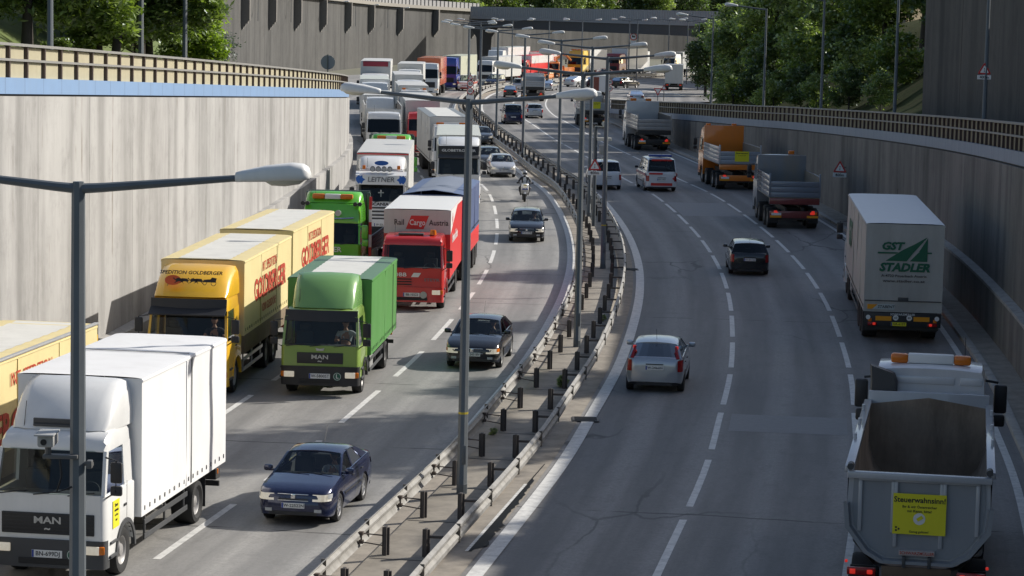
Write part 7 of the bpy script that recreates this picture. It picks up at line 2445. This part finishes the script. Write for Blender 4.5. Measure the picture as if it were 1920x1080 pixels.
for s in (-1, 1):
    k = MB(); k.box(s * .62, -Lg - .06, .84, .52, .02, .15); k.build('reflector', M_ORREFL, rp, smooth=0)
    k = MB(); k.tube([(s * .22, -Lg - .055, .87), (s * .22, -Lg - .07, .87)], .09, 18); b_ = k.build('speed_badge', M_PLATE, rp)
    rear_text(b_, s * .22, -Lg - .073, .87, '60' if s < 0 else '80', .1, T_BLACK, .01)
    k = MB(); k.tube([(s * 1.12, -Lg - .055, .87), (s * 1.12, -Lg - .07, .87)], .075, 16); k.build('badge', M_PLATE, rp)
    k = MB(); k.box(s * .98, -Lg - .06, .65, .30, .04, .11, .02); lo = k.build('tail_light', M_RED, rp); k = MB(); k.box(s * .92, -Lg - .085, .66, .09, .02, .08, .02); k.build('lamp', M_REDLIT, lo)
plate(t, -Lg - .065, .66, 'GR-61ST', -1, .5, .12, -.12, True)
for s in (-1, 1):
    side_text(bx, s, -6, 2.7, 'GST', 1.3, T_GRN, s, .04, 1.1, .2, 1.29)

def tipper(lb, px, py, cabm, bedm, innerm, L=8.2, side=1.0, sc=1.05, cabh=3.3, tail=None, under=None, hb=None, hbh=.5, po=None, beac=((-.8, -.35), (.35, .8)), load=None, axles=(-3.2, -5.6, -7.0), p_=None, posts=True, beacon_bar=True):
    p, rz = pose(px, py, 1, L * sc, True)
    t = thing('tipper_lorry', lb, 'lorry', p, rz, G_RL, sc)
    cab(t, cabm, 2.4, 2.0, .55, 1.95, 2.75, cabh, 1.35, .5, .25, None, None, detail=False, glass=M_GLASS_D)
    for x0, x1 in beac or ():
        k = MB(); k.box((x0 + x1) / 2, -1.2, cabh + .13, x1 - x0, .18, .2, .04); k.build('beacon', M_AMBER, t)
    if beac and beacon_bar:
        k = MB(); k.box(0, -1.2, cabh + .12, .7, .16, .16, .03); k.build('beacon_bar', M_PLATE, t)
    open_bed(t, -2.3, -L, 1.55, 1.55 + side, 2.5, bedm, innerm, hb, hbh, tail_mat=tail)
    if load: heap(t, -2.6, -L + .3, 1.62, 2.3, load, .45)
    chassis(t, -2.0, -L, list(axles), 2.5, 1.05, True, None, None, lit=True)
    um = under or M_CHASSIS
    k = MB(); k.box(0, -L + .02, 1.36, 2.45, .1, .3, .02); k.build('rear_beam', um, t)
    k = MB(); k.box(0, -L - .0, .72, 2.4, .07, .34, .02); rb = k.build('rear_panel', um, t)
    for s in (-1, 1):
        k = MB(); k.box(s * .9, -L - .05, .62, .55, .02, .11); k.build('reflector', M_ORREFL, rb, smooth=0)
        k = MB(); k.box(s * .92, -L - .05, .86, .16, .04, .10, .02); k.build('tail_light', M_REDLIT, rb)
    k = MB(); k.box(-.88, -L - .06, .74, .48, .015, .12); k.build('number_plate', M_PLATE, rb, smooth=0)
    if po: poster(t, po[0], -L - .03, po[1], .85, .6, (('Steuerwahnsinn!', 0, .2, .11, .02), ('zur Kasse, bitte!', 0, .06, .07, .01)))
    return t
M_BEDIN = mat('sandy scoured bed', (.24, .21, .17), .8, noise_amt=.3, noise_scale=2, dirt=(.30, .26, .2), dirt_amt=.6)
M_GRAVEL = mat('gravel load', (.26, .23, .18), .95, noise_amt=.4, noise_scale=9, bump=.8)
P_STEELB = paint('blue grey steel', (.17, .20, .25), .45, .2, .35)
tipper('tipper lorry with blue grey sides on a dark red chassis, by the right wall', 1488, 430, paint('blue grey cab', (.2, .22, .25), .4), P_STEELB, M_BEDIN, 8.0, 1.05, 1.08, 3.25, None, paint('dark red chassis', (.16, .02, .02), .5), mat('sandy blue headboard', (.18, .20, .22), .6, noise_amt=.1, dirt=(.24, .21, .16), dirt_amt=.8, dirt_scale=.8), .7, None, ((.45, .75),), None, beacon_bar=False)
P_WORK = paint('works orange', (0, 0, 0))
tipper('orange tipper lorry with grey sides and yellow poster on its tailgate', 1386, 357, P_WORK, paint('pale grey boards', (.38, .39, .41), .5), M_BEDIN, 8.2, 1.0, 1.08, 3.4, paint('grey tailgate', (.28, .31, .36), .5), P_WORK, P_WORK, 1.0, (.1, 2.0), ((-.95, -.65), (.65, .95)), None, beacon_bar=False)
tipper('grey tipper lorry with dirty open bed and amber beacons, left of the orange one', 1226, 284, paint('pale grey cab', (.48, .49, .5), .4), paint('dull steel boards', (.3, .29, .28), .5, 0, .5), mat('muddy bed', (.13, .115, .10), .85, noise_amt=.4, noise_scale=2), 9.0, 1.05, 1.1, 3.35, None, None, paint('pale grey cab', (0, 0, 0)), .8)
tipper('white cabbed tipper lorry with grey sides and small yellow poster, farther ahead', 1116, 240, P_WHITE, paint('grey boards', (.36, .37, .38), .5), M_BEDIN, 8.4, .9, 1.08, 3.0, None, None, None, .2, (0, 2.0), None)
# farther traffic on the right carriageway
p, rz = pose(962, 233, 1, 4.65, True)
car('dark blue van like people carrier driving away right of the fence', 'van', P_NAVY, p, rz, G_R, 'van', 'passenger_van', ('', 'W-4411'), None, rear=True, scale=.98, lit=False)
p, rz = pose(1003, 222, 1, 4.6, True)
car('silver estate car beside the dark blue van', 'estate', P_SILVB, p, rz, G_R, 'estate car', 'estate_car', ('', 'W-3912'), None, rear=True, lit=False)
tipper('grey flatbed lorry with earth load and orange tail panels on the bend', 998, 190, P_WHITE, paint('grey boards', (0, 0, 0)), M_BEDIN, 8.0, .85, 1.12, 2.5, None, None, None, .1, None, None, mat('dark earth load', (.06, .05, .04), .95, noise_amt=.4, noise_scale=5))
p, rz = pose(956, 183, 1, 4.2, True)
car('dark hatchback behind the fence left of the grey flatbed', 'hatch', P_BLK, p, rz, G_R, 'hatchback', 'hatchback_car', ('', ''), None, rear=True)
p, rz = pose(972, 172, 1, 4.65, True)
car('pale grey van just ahead of the dark hatchback', 'mpv', P_SILVB, p, rz, G_R, 'van', 'passenger_van', ('', ''), None, rear=True, lit=False)
p, rz = pose(1024, 170, 1, 4.4, True)
car('silver car partly hidden ahead of the grey flatbed', 'saloon', P_SILV, p, rz, G_R, 'car', 'saloon_car', ('', ''), None, rear=True, lit=False)
p, rz = pose(1068, 163, 1, 4.5, True, -.35)
car('silver saloon driving away in the middle of the far bend', 'saloon', P_SILVB, p, rz, G_R, 'saloon car', 'saloon_car', ('', ''), None, rear=True, lit=False, scale=1.1)
p, rz = pose(1105, 163, 1, 4.2, True, -.3)
car('dark red car left of the far black estate car', 'hatch', paint('wine red', (.12, .015, .02), .3), p, rz, G_R, 'hatchback', 'hatchback_car', ('', ''), None, rear=True)
p, rz = pose(1156, 165, 1, 4.6, True, -.4)
car('black estate car on the far bend right of the speed signs', 'estate', P_BLK, p, rz, G_R, 'estate car', 'estate_car', ('', ''), None, rear=True, lit=False, scale=1.05)
p, rz = pose(1194, 194, 1, 4.5, True, .05)
car('pale saloon driving away beyond the end of the right railing', 'saloon', P_SILVB, p, rz, G_R, 'saloon car', 'saloon_car', ('', ''), None, rear=True, lit=False, scale=1.05)
p, rz = pose(1124, 186, 1, 6.5, True, 0)
t = thing('box_lorry', 'white lorry with a brick red rear panel ahead of the white cabbed tipper', 'lorry', p, rz, G_RL)
cab(t, P_WHITE, 2.3, 1.9, .5, 1.6, 2.3, 2.6, 1.2, .45, .25, None, None, detail=False)
bx = cargo(t, -2.0, -6.5, .9, 2.9, 2.4, P_WHITE, None, tarp=False)
k = MB(); k.box(-.6, -6.52, 1.9, 1.0, .02, 1.7); k.build('rear_panel', paint('brick red', (.22, .05, .03), .5), bx, smooth=0)
chassis(t, -1.9, -6.5, [-5], 2.3, .8, mud=False)
p, rz = pose(1263, 170, 1, 9, True, .2)
t = thing('box_lorry', 'grey box lorry with lit red tail lamps behind the thin lamp posts', 'lorry', p, rz, G_RL)
cab(t, P_WHITE, 2.4, 2.0, .5, 1.7, 2.5, 2.9, 1.3, .5, .25, None, None, detail=False)
cargo(t, -2.3, -9, 1.0, 3.6, 2.5, P_GREYBOX, None, tarp=False)
chassis(t, -2.0, -9, [-7], 2.5, .95, lit=True)
